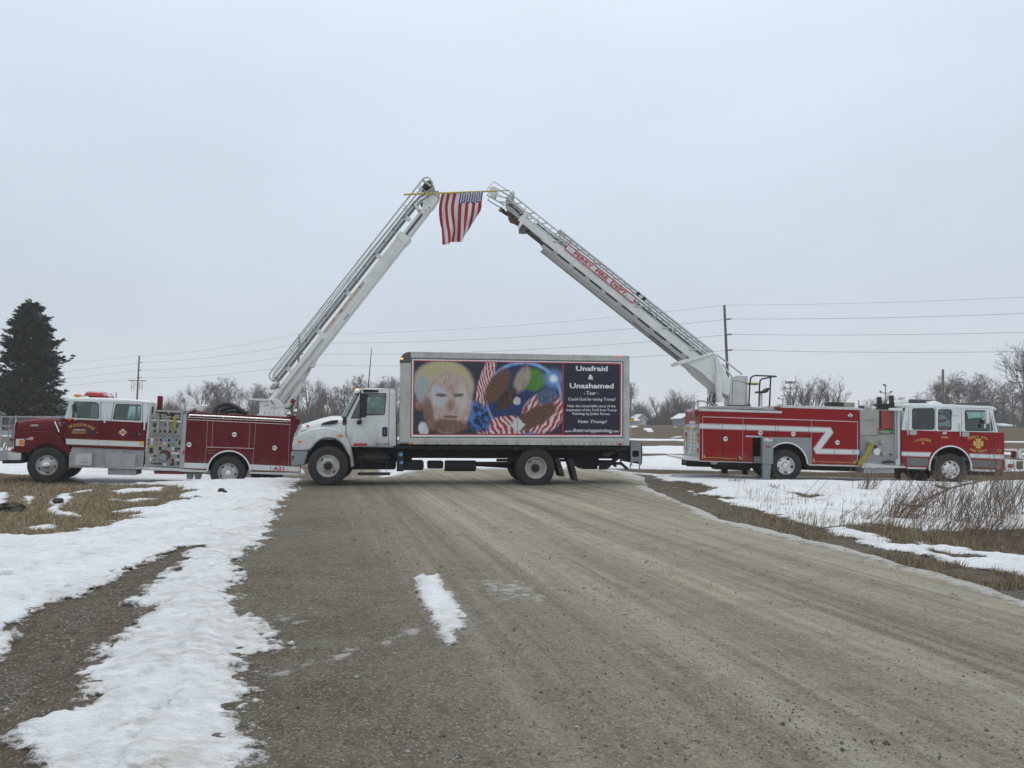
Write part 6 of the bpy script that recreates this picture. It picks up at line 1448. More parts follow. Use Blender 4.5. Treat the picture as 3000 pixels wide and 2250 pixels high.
# --- turntable, pedestal, operator's stand
tt = K.pr('turntable_deck', re_, [(490, 440), (980, 444), (1150, 462), (1370, 492), (1340, 500), (1100, 482), (490, 470)], .45, 2.0, 'alu_dull', .008)
ped = K.pr('pedestal', re_, [(746, 150), (795, 95), (840, 74), (955, 78), (970, 95), (968, 440), (746, 432)], .85, 1.6, 'alu', .03); K.line('pedestal_seam', re_, [[(795, 140), (890, 148), (968, 182)], [(790, 142), (782, 430)]], .845, .008, 'dark_grey', ped)
cg = MB().tube(RT.p3(re_, [(980, 440), (990, 200), (1000, 120), (1020, 92), (1060, 80), (1290, 90), (1305, 93)], .7), .028, 10).build('operator_cage', 'black_gloss', rtk, smooth=True)
for pts, w in (([(1100, 450), (1108, 180), (1115, 140), (1135, 122), (1235, 102)], 1.5), ([(1224, 450), (1238, 104)], .75)): MB().tube(RT.p3(re_, pts, w), .028, 10).build('cage_tube', 'black_gloss', cg, smooth=True)
A = RT.p(re_(1300, 92), .7); Bq = RT.p(re_(1235, 102), 1.5); MB().tube([(A[0], .7, A[1]), (Bq[0], 1.5, Bq[1])], .028, 10).build('cage_tube', 'black_gloss', cg, smooth=True)
lv = K.tb('control_lever', re_, [(970, 178), (1078, 180)], 1.0, .045, 'hose_yellow', 12); K.tb('lever_tip', re_, [(1078, 180), (1118, 182)], 1.0, .025, 'dark_grey', 10, lv)
se = MB().prism(rpoly(RT.pl(re_, [(1068, 276), (1080, 266), (1150, 266), (1180, 235), (1200, 226), (1212, 232), (1195, 272), (1175, 288), (1090, 290)], 1.0), .03), .85, 1.25).build('operator_seat', 'black', rtk, bevel=.02)
K.tb('seat_post', re_, [(1130, 288), (1130, 452)], 1.05, .04, 'white_paint', 12, se)
K.bx('deck_plate', re_, 975, 412, 1004, 445, .7, 1.4, 'alu_dull', .006); K.pr('deck_edge', re_, [(1310, 450), (1372, 432), (1372, 492), (1315, 475)], .3, .8, 'red_dull', .01); K.bx('tread_ramp', re_, 1235, 446, 1312, 486, .6, 1.7, 'alu', .006)

# ================================================================ the long ladder (own frame, u along it towards the tip)
wl = 1.22
ped_w = RT.mat() @ Vector((RT.p(re_(760, 330), wl)[0], wl, RT.p(re_(760, 330), wl)[1]))
YL = ped_w.y
P0 = at(*ri(1500, 1480), YL); P1 = at(*ri(0, 285), YL)
dv = P1 - P0; ang = math.atan2(dv.z, -dv.x)
class LFrame(Frame):
    pass
LF = Frame(P0, 0.0, ang)          # u points down to the right; the ladder runs towards -u
MWL = RT.mat().inverted() @ LF.mat()
def lpart(name, mb, mt, par=None, bev=0.0, smooth=False):
    o = mb.build(name, mt, par or rtk, bevel=bev, smooth=smooth)
    if par is None: o.matrix_basis = MWL
    return o
ip = lambda pts, w=0.0: LF.pl(ri, pts, w)
kp = lambda pts, w=0.0: LF.pl(rk, pts, w)
def vv(rg_, x, y, w=-.42): return LF.p(rg_(x, y), w)
# lengthwise levels on the near side (w = -.45)
NW = -.45
web_t = vv(ri, 640, 760, NW)[1]; web_b = vv(ri, 600, 800, NW)[1]
tip_u = vv(rk, 110, 215, NW)[0]
u_base0 = vv(ri, 1480, 1420, NW)[0]; u_base1 = vv(rk, 780, 830, NW)[0]
def lev(rg_, x, y): return LF.p(rg_(x, y), NW)[1]
v_hand = (lev(ri, 160, 240) + lev(ri, 840, 790)) / 2           # top hand rail of the base section
v_sign_t = (lev(ri, 178, 318) + lev(ri, 735, 755)) / 2; v_sign_b = (lev(ri, 148, 360) + lev(ri, 702, 800)) / 2
v_web_b = (lev(ri, 60, 335) + lev(ri, 640, 800)) / 2 if False else lev(ri, 400, 640)
v_bot = lev(ri, 300, 610); v_slot = lev(ri, 330, 600)
v_webt = v_sign_b + .02; v_webb = lev(ri, 400, 635); v_dark = lev(ri, 400, 655); v_low = lev(ri, 400, 690)
lad = lpart('aerial_ladder', MB().box(u_base1, u_base0 + .1, -.47, -.41, v_webb, v_webt).box(u_base1, u_base0 + .1, .41, .47, v_webb, v_webt), 'ladder_white', None, .008)
# lower chord, with dark slots between the webs
for s_ in (-1, 1):
    lpart('lower_chord', MB().box(u_base1 + .15, u_base0, s_ * .46, s_ * .36, v_low, v_dark), 'ladder_grey', lad, .008)
lpart('floor_plate', MB().box(u_base1 + .2, u_base0, -.36, .36, v_low + .03, v_low + .06), 'ladder_grey', lad)
n = 22
for i in range(n):
    u = u_base1 + .3 + (u_base0 - u_base1 - .6) * i / (n - 1)
    if i % 2: lpart('chord_block', MB().box(u - .1, u + .1, -.455, -.40, v_dark - .01, v_webb + .01), 'ladder_grey', lad)
    lpart('rung', MB().tube([(u, -.41, v_webb + .06), (u, .41, v_webb + .06)], .02, 8), 'ladder_grey', lad)
lpart('slot_lining', MB().box(u_base1 + .1, u_base0, -.39, -.37, v_dark - .02, v_webb + .02), 'ladder_dark', lad)
# base section hand rails with posts and braces
uh1 = vv(ri, 115, 195, NW)[0]; uh0 = vv(ri, 1350, 1205, NW)[0]
for s_ in (-1, 1):
    w = s_ * .44
    lpart('handrail', MB().tube([(uh1, w, v_hand), (uh0, w, v_hand)], .042, 8), 'rail_grey', lad, smooth=True)
    lpart('mid_rail', MB().tube([(uh1, w, v_sign_t + .09), (uh0 - .1, w, v_sign_t + .09)], .03, 8), 'ladder_grey', lad, smooth=True)
    N_ = 26
    for i in range(N_):
        u = uh1 + .05 + (uh0 - uh1 - .1) * i / (N_ - 1)
        lpart('baluster', MB().tube([(u, w, v_hand), (u - .12, w, v_sign_t + .09)], .021, 6), 'rail_grey', lad)
        if i % 3 == 0 and i < N_ - 1: lpart('diagonal_brace', MB().tube([(u, w, v_sign_t + .09), (u + .55, w, v_webt)], .016, 6), 'rail_grey', lad)
    for i in range(6):
        u = uh1 + .3 + (uh0 - uh1 - .8) * i / 5
        lpart('outrigger_brace', MB().tube([(u + .35, w, v_hand), (u - .22, w + s_ * .06, v_webt - .06)], .022, 6), 'rail_grey', lad)
    lpart('inner_guide', MB().box(u_base1 + .2, u_base0 - .1, s_ * .36, s_ * .32, v_webt - .05, v_webt + .06), 'ladder_grey', lad, .006)
    lpart('cable_strip', MB().box(u_base1 - .5, u_base0 - .3, s_ * .33, s_ * .30, v_webt + .08, v_webt + .13), 'ladder_dark', lad)
# name sign
sg = [LF.p(ri(x, y), NW - .06) for x, y in ((178, 318), (735, 755), (702, 800), (148, 360))]
us_ = [p[0] for p in sg]; ua, ub = (us_[0] + us_[3]) / 2, (us_[1] + us_[2]) / 2
va, vb3 = (sg[2][1] + sg[3][1]) / 2, (sg[0][1] + sg[1][1]) / 2
sign = lpart('name_sign', MB().box(ua, ub, NW - .06, NW - .04, va, vb3), 'red_vinyl', lad, .004)
lpart('sign_face', MB().box(ua + .03, ub - .03, NW - .064, NW - .058, va + .03, vb3 - .03), 'silver_vinyl', lad)
m = MB(); L_ = ub - ua; letters(m, 'PERRY  FIRE  DEPT.', (ua + L_ * .115, va + (vb3 - va) * .2), (ub - L_ * .105, va + (vb3 - va) * .2), (vb3 - va) * .6, w=NW - .068, bold=.035); lpart('sign_lettering', m, 'red_text', lad)
# mid and fly sections running out to the tip
um1 = vv(rk, 510, 560, NW)[0]; v2 = (v_webt + v_sign_t) / 2
for s_ in (-1, 1):
    lpart('mid_section_rail', MB().box(um1, u_base1 + 2.2, s_ * .38, s_ * .33, v_webb + .05, v_webt + .02), 'ladder_white', lad, .006)
    lpart('fly_rail', MB().box(tip_u + .9, um1 + 2.0, s_ * .30, s_ * .25, v_webb + .12, v_webt + .06), 'ladder_grey', lad, .006)
    w = s_ * .36
    th = [LF.p(rk(x, y), NW) for x, y in ((1075, 790), (860, 615), (660, 465), (430, 275))]
    lpart('handrail', MB().tube([(a, w, v_hand - .05) for a, b2 in th], .024, 8), 'rail_grey', lad, smooth=True)
    lpart('mid_rail', MB().tube([(th[0][0], w, v_hand - .24), (th[-1][0], w, v_hand - .24)], .02, 8), 'ladder_white', lad, smooth=True)
    for i in range(9):
        u = th[-1][0] + .1 + (th[0][0] - th[-1][0] - .1) * i / 8
        lpart('baluster', MB().tube([(u, w, v_hand - .05), (u - .05, w, v_webt + .02)], .014, 6), 'rail_grey', lad)
        if i % 2 == 0: lpart('diagonal_brace', MB().tube([(u + .35, w, v_hand - .05), (u - .10, w, v_webt - .02)], .016, 6), 'rail_grey', lad)
    # egress frame at the tip
    for off, r_ in ((0, .016), (-.17, .014)):
        pa = LF.p(rk(430, 275 + (0 if off == 0 else 40)), NW); pb2 = LF.p(rk(192, 118 if off == 0 else 183), NW); pc = LF.p(rk(110, 215 if off == 0 else 285), NW)
        lpart('tip_frame', MB().tube([(pa[0], w * .9, pa[1]), (pb2[0], w * .9, pb2[1]), (pc[0], w * .9, pc[1])], r_, 8), 'rail_grey', lad, smooth=True)
    pc = LF.p(rk(110, 283), NW); pd = LF.p(rk(330, 412), NW); lpart('tip_rail', MB().tube([(pc[0], w * .9, pc[1]), (pd[0], w * .9, pd[1])], .022, 8), 'ladder_grey', lad, smooth=True)
    pc = LF.p(rk(250, 300), NW); pd = LF.p(rk(370, 322), NW); lpart('tip_strut', MB().tube([(pc[0], w * .9, pc[1]), (pd[0], w * .9, pd[1])], .018, 8), 'ladder_grey', lad)
for i in range(14):
    u = tip_u + .35 + i * .33
    lpart('fly_rung', MB().tube([(u, -.27, v_webt - .02), (u, .27, v_webt - .02)], .016, 6), 'ladder_grey', lad)
lpart('tip_lamp', MB().prism(kp([(150, 205), (200, 205), (250, 255), (245, 300), (195, 342), (140, 275)]), -.1, .12), 'ladder_white', lad, .015)
lpart('tip_yoke', MB().prism(kp([(340, 355), (425, 260), (450, 290), (400, 380), (360, 400)]), -.28, -.22), 'ladder_white', lad, .01)
lpart('tip_motor', MB().prism(kp([(400, 320), (430, 290), (445, 300), (435, 365), (410, 385)]), -.2, .1), 'dark_grey', lad, .02)
lpart('tip_carriage', MB().prism(kp([(335, 380), (420, 370), (560, 520), (600, 560), (520, 590), (440, 500), (340, 430)]), -.3, .3), 'ladder_grey', lad, .015)
lpart('pipe_bracket', MB().prism(kp([(570, 510), (610, 540), (570, 640), (500, 740), (490, 700), (545, 590)]), -.4, .4), 'ladder_white', lad, .01)
lpart('under_carriage', MB().prism(kp([(500, 740), (540, 680), (640, 660), (660, 700), (580, 745)]), -.35, .35), 'dark_grey', lad, .01)
# master stream nozzle
nz = lpart('nozzle_elbow', MB().tube(LF.p3(rk, [(500, 650), (450, 620), (410, 610), (395, 585), (415, 545), (400, 530), (360, 535)], -.05), .09, 12), 'red_dark', lad, smooth=True)
lpart('nozzle_barrel', MB().tube(LF.p3(rk, [(365, 535), (330, 515), (285, 475)], -.05), .06, 12, rs=[.06, .06, .065]), 'black', lad, smooth=True)
lpart('nozzle_tip', MB().tube(LF.p3(rk, [(290, 480), (265, 465)], -.05), .09, 14), 'hose_yellow', lad, smooth=True)
# telescoping water pipe and drive under the ladder
pA = LF.p(rk(590, 730), -.1); pB = LF.p(rk(770, 875), -.1); lpart('water_pipe', MB().tube([(pA[0], -.1, pA[1]), (pB[0] + .3, -.1, pB[1])], .075, 12), 'ladder_dark', lad, smooth=True)
pA = LF.p(ri(700, 950), 0); pB = LF.p(ri(1080, 1250), 0); lpart('extension_rod', MB().tube([(pA[0], 0, pA[1]), (pB[0], 0, pB[1])], .03, 10), 'galv', lad, smooth=True)
lpart('extension_block', MB().prism(ip([(660, 905), (740, 920), (850, 1010), (880, 1040), (840, 1060), (700, 945)]), -.3, .3), 'ladder_grey', lad, .02)
lpart('under_trough', MB().prism(ip([(740, 910), (1120, 1215), (1110, 1240), (1075, 1245), (840, 1060)]), -.3, .3), 'ladder_dark', lad, .01)
# base gusset and lift cylinders
GUS = [(1060, 1285), (1080, 1262), (1350, 1200), (1375, 1205), (1490, 1425), (1485, 1545), (1440, 1530), (1260, 1360), (1130, 1275), (1075, 1295)]
for w0 in (-.55, .5): lpart('base_gusset', MB().prism(ip(GUS, -.55), w0, w0 + .05), 'ladder_white', lad, .008)
lpart('gusset_flange', MB().prism(ip([(1058, 1278), (1360, 1196), (1372, 1206), (1350, 1216), (1080, 1295)], -.6), -.62, .62), 'ladder_white', lad, .008)
lpart('base_channel', MB().prism(ip([(1130, 1268), (1170, 1255), (1485, 1480), (1480, 1560), (1430, 1540), (1250, 1390)], -.5), -.5, .5), 'ladder_grey', lad, .01)
for p0, p1 in (((1385, 1215), (1590, 1375)), ((1430, 1290), (1515, 1410))):
    for w in (-.44, .44):
        A = LF.p(ri(*p0), w); Bq = LF.p(ri(*p1), w); lpart('base_handrail', MB().tube([(A[0], w, A[1]), (Bq[0], w, Bq[1])], .03, 8), 'rail_grey', lad, smooth=True)
for w in (-.62, .62):
    A = LF.p(ri(1378, 1240), w); Bq = LF.p(ri(1387, 1365), w); C = LF.p(ri(1408, 1600), w)
    if w > 0: A, Bq, C = [LF.p(ri(x, y), -.62) for x, y in ((1378, 1240), (1387, 1365), (1408, 1600))]
    lpart('lift_rod', MB().tube([(A[0], w, A[1]), (Bq[0], w, Bq[1])], .04, 10), 'chrome', lad, smooth=True); lpart('lift_cylinder', MB().tube([(Bq[0], w, Bq[1]), (C[0], w, C[1])], .105, 18), 'ladder_white', lad, .01)
for pts in ([(1310, 1560), (1305, 1600), (1330, 1625), (1360, 1610)], [(1330, 1540), (1320, 1590), (1350, 1625), (1390, 1620)], [(1370, 1530), (1350, 1580), (1370, 1615)]):
    lpart('hydraulic_hose', MB().tube(LF.p3(ri, pts, -.4), .022, 8), 'rubber_hose', lad, smooth=True)
lpart('valve_block', MB().prism(ip([(1345, 1525), (1385, 1528), (1390, 1600), (1340, 1600)], -.3), -.35, -.1), 'alu_dull', lad, .015)
lpart('sign_bracket', MB().box(vv(ri, 735, 715, NW)[0], vv(ri, 755, 730, NW)[0], -.5, -.42, v_hand - .1, v_hand + .02).box(vv(ri, 775, 765, NW)[0], vv(ri, 795, 780, NW)[0], -.5, -.42, v_hand - .1, v_hand + .02), 'black', lad)

# ================================================================ flag and pole between the ladder tips
YF = (YB_ + YL) / 2
pa, pb2 = at(*rh(138, 290), YB_ - .55), at(*rh(1420, 240), YL - .55)
pole = MB().tube([pa, at(*rh(800, 265), YF - .55), at(*rh(1260, 247), YL - .55)], .032, 10).build('pike_pole', 'yellow_pole', None, smooth=True)
tag(pole, 'long yellow pole laid across the two raised ladder tips', 'pole')
MB().tube([at(*rh(1255, 247), YL - .55), pb2], .018, 8).build('pole_tip', 'galv', pole)
# flag outline in the photograph: columns run across the stripes (left to right), rows down the cloth
FE = [[(632, 372), (590, 560), (588, 720), (610, 880), (630, 960), (640, 1200)],
      [(676, 368), (636, 560), (640, 720), (655, 880), (672, 1010), (692, 1198)],
      [(722, 366), (684, 560), (688, 720), (705, 880), (728, 1010), (740, 1195)],
      [(770, 366), (730, 560), (736, 720), (755, 880), (776, 1010), (778, 1150)],
      [(822, 364), (782, 560), (786, 720), (808, 860), (818, 990), (780, 1150)],
      [(872, 362), (834, 560), (834, 720), (846, 850), (850, 1000), (828, 1160)],
      [(930, 362), (900, 560), (893, 720), (890, 860), (885, 1000), (878, 1155)],
      [(985, 358), (955, 560), (946, 720), (940, 860), (938, 1000), (932, 1155)],
      [(1040, 354), (1010, 560), (998, 720), (990, 860), (985, 1000), (965, 1150)],
      [(1095, 350), (1066, 560), (1052, 720), (1030, 860), (1010, 980), (985, 1085)],
      [(1150, 347), (1120, 560), (1106, 700), (1085, 820), (1060, 940), (1020, 1030)],
      [(1200, 344), (1172, 560), (1156, 680), (1130, 800), (1100, 900), (1058, 975)],
      [(1250, 342), (1224, 540), (1208, 660), (1185, 750), (1140, 830), (1100, 900)],
      [(1300, 338), (1280, 500), (1274, 600), (1250, 670), (1215, 720), (1178, 775)]]
def cloth_pt(i, t):
    """i in 0..13 across, t in 0..1 down"""
    i0 = min(12, int(i)); fi = i - i0
    def col(c):
        pts = FE[c]; k = t * (len(pts) - 1); k0 = min(len(pts) - 2, int(k)); fk = k - k0
        def cr(j): return pts[max(0, min(len(pts) - 1, j))]
        p0, p1, p2, p3 = cr(k0 - 1), cr(k0), cr(k0 + 1), cr(k0 + 2)
        return [.5 * (2 * p1[a] + (p2[a] - p0[a]) * fk + (2 * p0[a] - 5 * p1[a] + 4 * p2[a] - p3[a]) * fk ** 2 + (3 * p1[a] - p0[a] - 3 * p2[a] + p3[a]) * fk ** 3) for a in (0, 1)]
    A, Bq = col(i0), col(i0 + 1)
    x, y = A[0] + (Bq[0] - A[0]) * fi, A[1] + (Bq[1] - A[1]) * fi
    dep = t * (.16 * math.sin(i * 1.15 + t * 2.2) + .10 * math.sin(i * .55 - t * 3)) + t * .25
    return at(*rm(x, y), YF - .55 + dep)
flag = tag(empty('flag', Matrix.Translation(at(*rm(960, 700), YF - .55))), 'American flag hanging from the yellow pole between the two ladder tips', 'flag')
finv = Matrix.Translation(-at(*rm(960, 700), YF - .55))
def cloth(name, i0, i1, t0, t1, mt, par, push=0.0, ni=5, ntt=22):
    mb = MB()
    for a in range(ni + 1):
        for b2 in range(ntt + 1):
            p = finv @ cloth_pt(i0 + (i1 - i0) * a / ni, t0 + (t1 - t0) * b2 / ntt); mb.v.append((p.x, p.y + push, p.z))
    for a in range(ni):
        for b2 in range(ntt): k = a * (ntt + 1) + b2; mb.f.append((k, k + 1, k + ntt + 2, k + ntt + 1))
    return mb.build(name, mt, par, smooth=True, angle=180)
CT = .165
for i in range(13):
    cloth('red_stripe' if i % 2 == 0 else 'white_stripe', i, i + 1, 0 if i < 6 else CT, 1, 'flag_red' if i % 2 == 0 else 'flag_white', flag)
can = cloth('canton', 6, 13, 0, CT, 'flag_blue', flag, 0, 14, 8)
for rw in range(9):
    for cl in range(6 if rw % 2 == 0 else 5):
        i = 6.4 + (rw + .25) * 7 * .92 / 9; t = CT * ((cl + (.5 if rw % 2 == 0 else 1.0)) / 6.0)
        P = finv @ cloth_pt(i, t); r_ = .042
        mb = MB(); mb.v = [(P.x + r_ * math.sin(k * math.pi / 5) * (1 if k % 2 == 0 else .42), P.y - .012, P.z + r_ * math.cos(k * math.pi / 5) * (1 if k % 2 == 0 else .42)) for k in range(10)]; mb.f = [tuple(range(10))]
        mb.build('star', 'flag_white', can)
# ================================================================ background
GZ = 1.45
def gz(x, y): return float(H(np.array([x]), np.array([y]))[0])
# --- bare winter trees: a few individuals, then copies that share their meshes
def grow_tree(seed, Ht, spread=1.0, up=.35, fork=1, dens=1.0, clear=.25):
    rn_ = random.Random(seed); T_, C_ = MB(), MB()
    def path(p, d, ln, nseg, wob, lift):
        pts = [p]; d = d.copy()
        for _ in range(nseg):
            d = (d + Vector((rn_.uniform(-wob, wob), rn_.uniform(-wob, wob), rn_.uniform(-wob * .4, wob * .6) + lift))).normalized()
            pts.append(pts[-1] + d * (ln / nseg))
        return pts
    def side(d, ang):
        a = Vector((rn_.uniform(-1, 1), rn_.uniform(-1, 1), rn_.uniform(-1, 1))); a = (a - d * a.dot(d))
        a = a.normalized() if a.length > .01 else Vector((1, 0, 0))
        return (d * math.cos(ang) + a * math.sin(ang)).normalized()
    NB_ = [10, 7, 6, 5]
    def grow(p, d, ln, r, lev):
        ns = (5, 4, 3, 2, 2)[lev]; pts = path(p, d, ln, ns, (.10, .22, .28, .3, .3)[lev], (.0, .06, .05, .02, .02)[lev] * up / .35)
        tip = r * (.35, .3, .3, .45, .5)[lev]
        rs = [r + (tip - r) * i / ns for i in range(ns + 1)]
        (T_ if lev < 2 else C_).tube(pts, r, (7, 5, 4, 3, 3)[lev], rs=rs)
        if lev == 4: return
        n = int(NB_[lev] * dens * rn_.uniform(.8, 1.2)) + (lev == 0)
        for i in range(n):
            t = (clear + (1 - clear) * (i + rn_.random()) / n) if lev == 0 else rn_.uniform(.22, 1)
            k = min(ns - 1, int(t * ns)); q = pts[k].lerp(pts[k + 1], t * ns - k)
            dd = (pts[k + 1] - pts[k]).normalized(); ang = R(rn_.uniform(28, 55) * (spread if lev < 2 else 1))
            c = side(dd, ang); c.z = c.z * .75 + up * .5; c.normalize()
            grow(q, c, ln * (rn_.uniform(.36, .58) if lev == 0 else rn_.uniform(.38, .62)) * ((1.25 - .55 * t) if lev == 0 else 1), max(.019, r * (1 - .55 * t) * .58), lev + 1)
    for f in range(fork):
        d = Vector((rn_.uniform(-.12, .12) * fork, rn_.uniform(-.1, .1) * fork, 1)).normalized()
        grow(Vector((rn_.uniform(-.3, .3) * (fork > 1), rn_.uniform(-.3, .3) * (fork > 1), -.3)), d, Ht * .86, Ht * .023, 0)
    z = max(v[2] for v in C_.v)
    return T_, C_, z
PROTO = []
for sd_i, (sp, up_, fk, dn, cl) in enumerate([(1.0, .40, 1, 1.0, .22), (1.2, .28, 1, 1.05, .28), (.75, .55, 2, .85, .12), (1.3, .22, 2, .9, .18), (.62, .70, 3, .7, .08), (1.05, .34, 2, 1.0, .2)]):
    T_, C_, z = grow_tree(100 + sd_i * 7, 12, sp, up_, fk, dn, cl)
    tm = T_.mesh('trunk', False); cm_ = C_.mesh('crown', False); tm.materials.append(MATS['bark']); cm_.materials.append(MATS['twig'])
    PROTO.append((tm, cm_, z))
def put_tree(px, ytop, D, k, wide=1.0, base=None, label='', group='bare trees along the far field', rot=None):
    top = at(px, ytop, D); zb = (gz(top.x, D) if base is None else base) - .1
    tm, cm_, z = PROTO[k]; s = (top.z - zb) / z
    M = Matrix.Translation((top.x, D, zb)) @ Matrix.Rotation(random.uniform(0, 6.28) if rot is None else rot, 4, 'Z') @ Matrix.Diagonal((s * wide, s * wide, s, 1))
    e = empty('bare_tree', M); tag(e, label, 'tree', group)
    for nm, me in (('trunk', tm), ('crown', cm_)):
        o = bpy.data.objects.new(nm, me); COL.objects.link(o); o.parent = e
    return e
GA = 'tall bare tree in the clump behind the left fire truck'
GB = 'bare grey tree behind the white truck cab'
GC = 'bare tree in the clump between the box truck and the ladder truck'
GD = 'slender bare tree behind the operator seat of the ladder truck'
GE = 'low bare tree behind the pump panel of the ladder truck'
GF = 'big spreading bare tree behind the cab of the ladder truck'
GL = 'low bare tree behind the left crew cab roof'
spec = []
for x, y, k in ((545, 1142, 1), (588, 1110, 0), (630, 1103, 5), (662, 1097, 2), (702, 1126, 1), (738, 1117, 0), (772, 1121, 3), (802, 1136, 5)): spec.append((x, y, 150 + (x % 7) * 4, k, GA))
for x, y, k in ((832, 1132, 1), (866, 1112, 2), (903, 1092, 0), (927, 1108, 2), (962, 1132, 0), (988, 1128, 2), (1018, 1116, 5), (1048, 1102, 1), (1080, 1093, 0), (1112, 1098, 5), (1142, 1096, 0), (1172, 1102, 1)): spec.append((x, y, 135 + (x % 9) * 4, k, GB))
for x, y, k in ((1846, 1116, 0), (1872, 1168, 3), (1900, 1186, 1), (1934, 1148, 4), (1962, 1136, 2), (1992, 1138, 4), (2010, 1165, 5)): spec.append((x, y, 150 + (x % 5) * 4, k, GC))
for x, y, k in ((2342, 1102, 4), (2384, 1088, 4), (2428, 1094, 4)): spec.append((x, y, 120, k, GD))
for x, y, k in ((2235, 1192, 3), (2278, 1182, 1), (2470, 1180, 3), (2540, 1166, 1), (2580, 1154, 3), (2622, 1149, 1), (2652, 1160, 0)): spec.append((x, y, 175 + (x % 4) * 5, k, GE))
for x, y, k in ((2700, 1144, 1), (2738, 1098, 5), (2768, 1085, 1), (2805, 1092, 3), (2842, 1088, 0), (2872, 1112, 1), (2896, 1090, 3), (2938, 1100, 3), (2966, 1116, 1), (2988, 1130, 5)): spec.append((x, y, 118 + (x % 6) * 6, k, GF))
for x, y, k in ((455, 1202, 3), (492, 1188, 1), (522, 1182, 3), (240, 1205, 1)): spec.append((x, y, 190, k, GL))
random.seed(11)
ORD = ['first', 'second', 'third', 'fourth', 'fifth', 'sixth', 'seventh', 'eighth', 'ninth', 'tenth', 'eleventh', 'twelfth']
seen = {}
for x, y, D, k, lb in spec:
    i_ = seen.get(lb, 0); seen[lb] = i_ + 1
    put_tree(x, y, D, k, {4: 1.25, 3: 1.0}.get(k, .95) * (1.15 if lb == GC else 1), None, ORD[i_] + ' from left, ' + lb, lb.replace('tree', 'trees', 1))
put_tree(3016, 962, 84, 0, .62, None, 'very tall bare tree at the right edge beyond the ladder truck', None, 1.0)['group'] = 'tall trees at the right edge'
# hazy brush under the trees: nobody could count it
def brush(name, x0, x1, D, h0, h1, n, lb, seed):
    rn_ = random.Random(seed); mb = MB()
    for i in range(n):
        px = rn_.uniform(x0, x1); Dd = D + rn_.uniform(-8, 22); q = at(px, 1240, Dd); z = 1.3
        h = rn_.uniform(h0, h1) * (.8 + .35 * math.sin(px * .031 + seed) * math.sin(px * .073)); a = rn_.uniform(0, 6.28); ln = rn_.uniform(.0, .35) * h; w = rn_.uniform(.03, .075)
        tx, ty = q.x + ln * math.cos(a), Dd + ln * math.sin(a); wx = w * math.cos(a + 1.6) + w * .6; wy = w * math.sin(a + 1.6)
        k = len(mb.v); mb.v += [(q.x - wx, Dd - wy, z), (q.x + wx, Dd + wy, z), (tx, ty, z + h)]; mb.f.append((k, k + 1, k + 2))
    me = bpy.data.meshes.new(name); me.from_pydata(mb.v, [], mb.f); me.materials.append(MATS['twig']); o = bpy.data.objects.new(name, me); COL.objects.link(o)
    kind(o, 'stuff', lb); o['category'] = 'brush'
brush('brush', 470, 1210, 160, 2.5, 6.0, 9000, 'grey brush under the far trees behind the white truck cab', 1)
brush('brush', 1215, 1840, 175, 2.5, 5.5, 4500, 'grey brush at the field edge hidden behind the box truck', 6)
brush('brush', 1840, 2030, 170, 2.5, 6.0, 3000, 'grey brush at the field edge between the two right hand trucks', 2)
brush('brush', 2520, 3060, 165, 2.5, 6.5, 7000, 'grey brush under the far trees behind the ladder truck cab', 3)
brush('brush', -200, 470, 200, 1.5, 4.0, 2500, 'low grey brush behind the fence and conifer', 4)
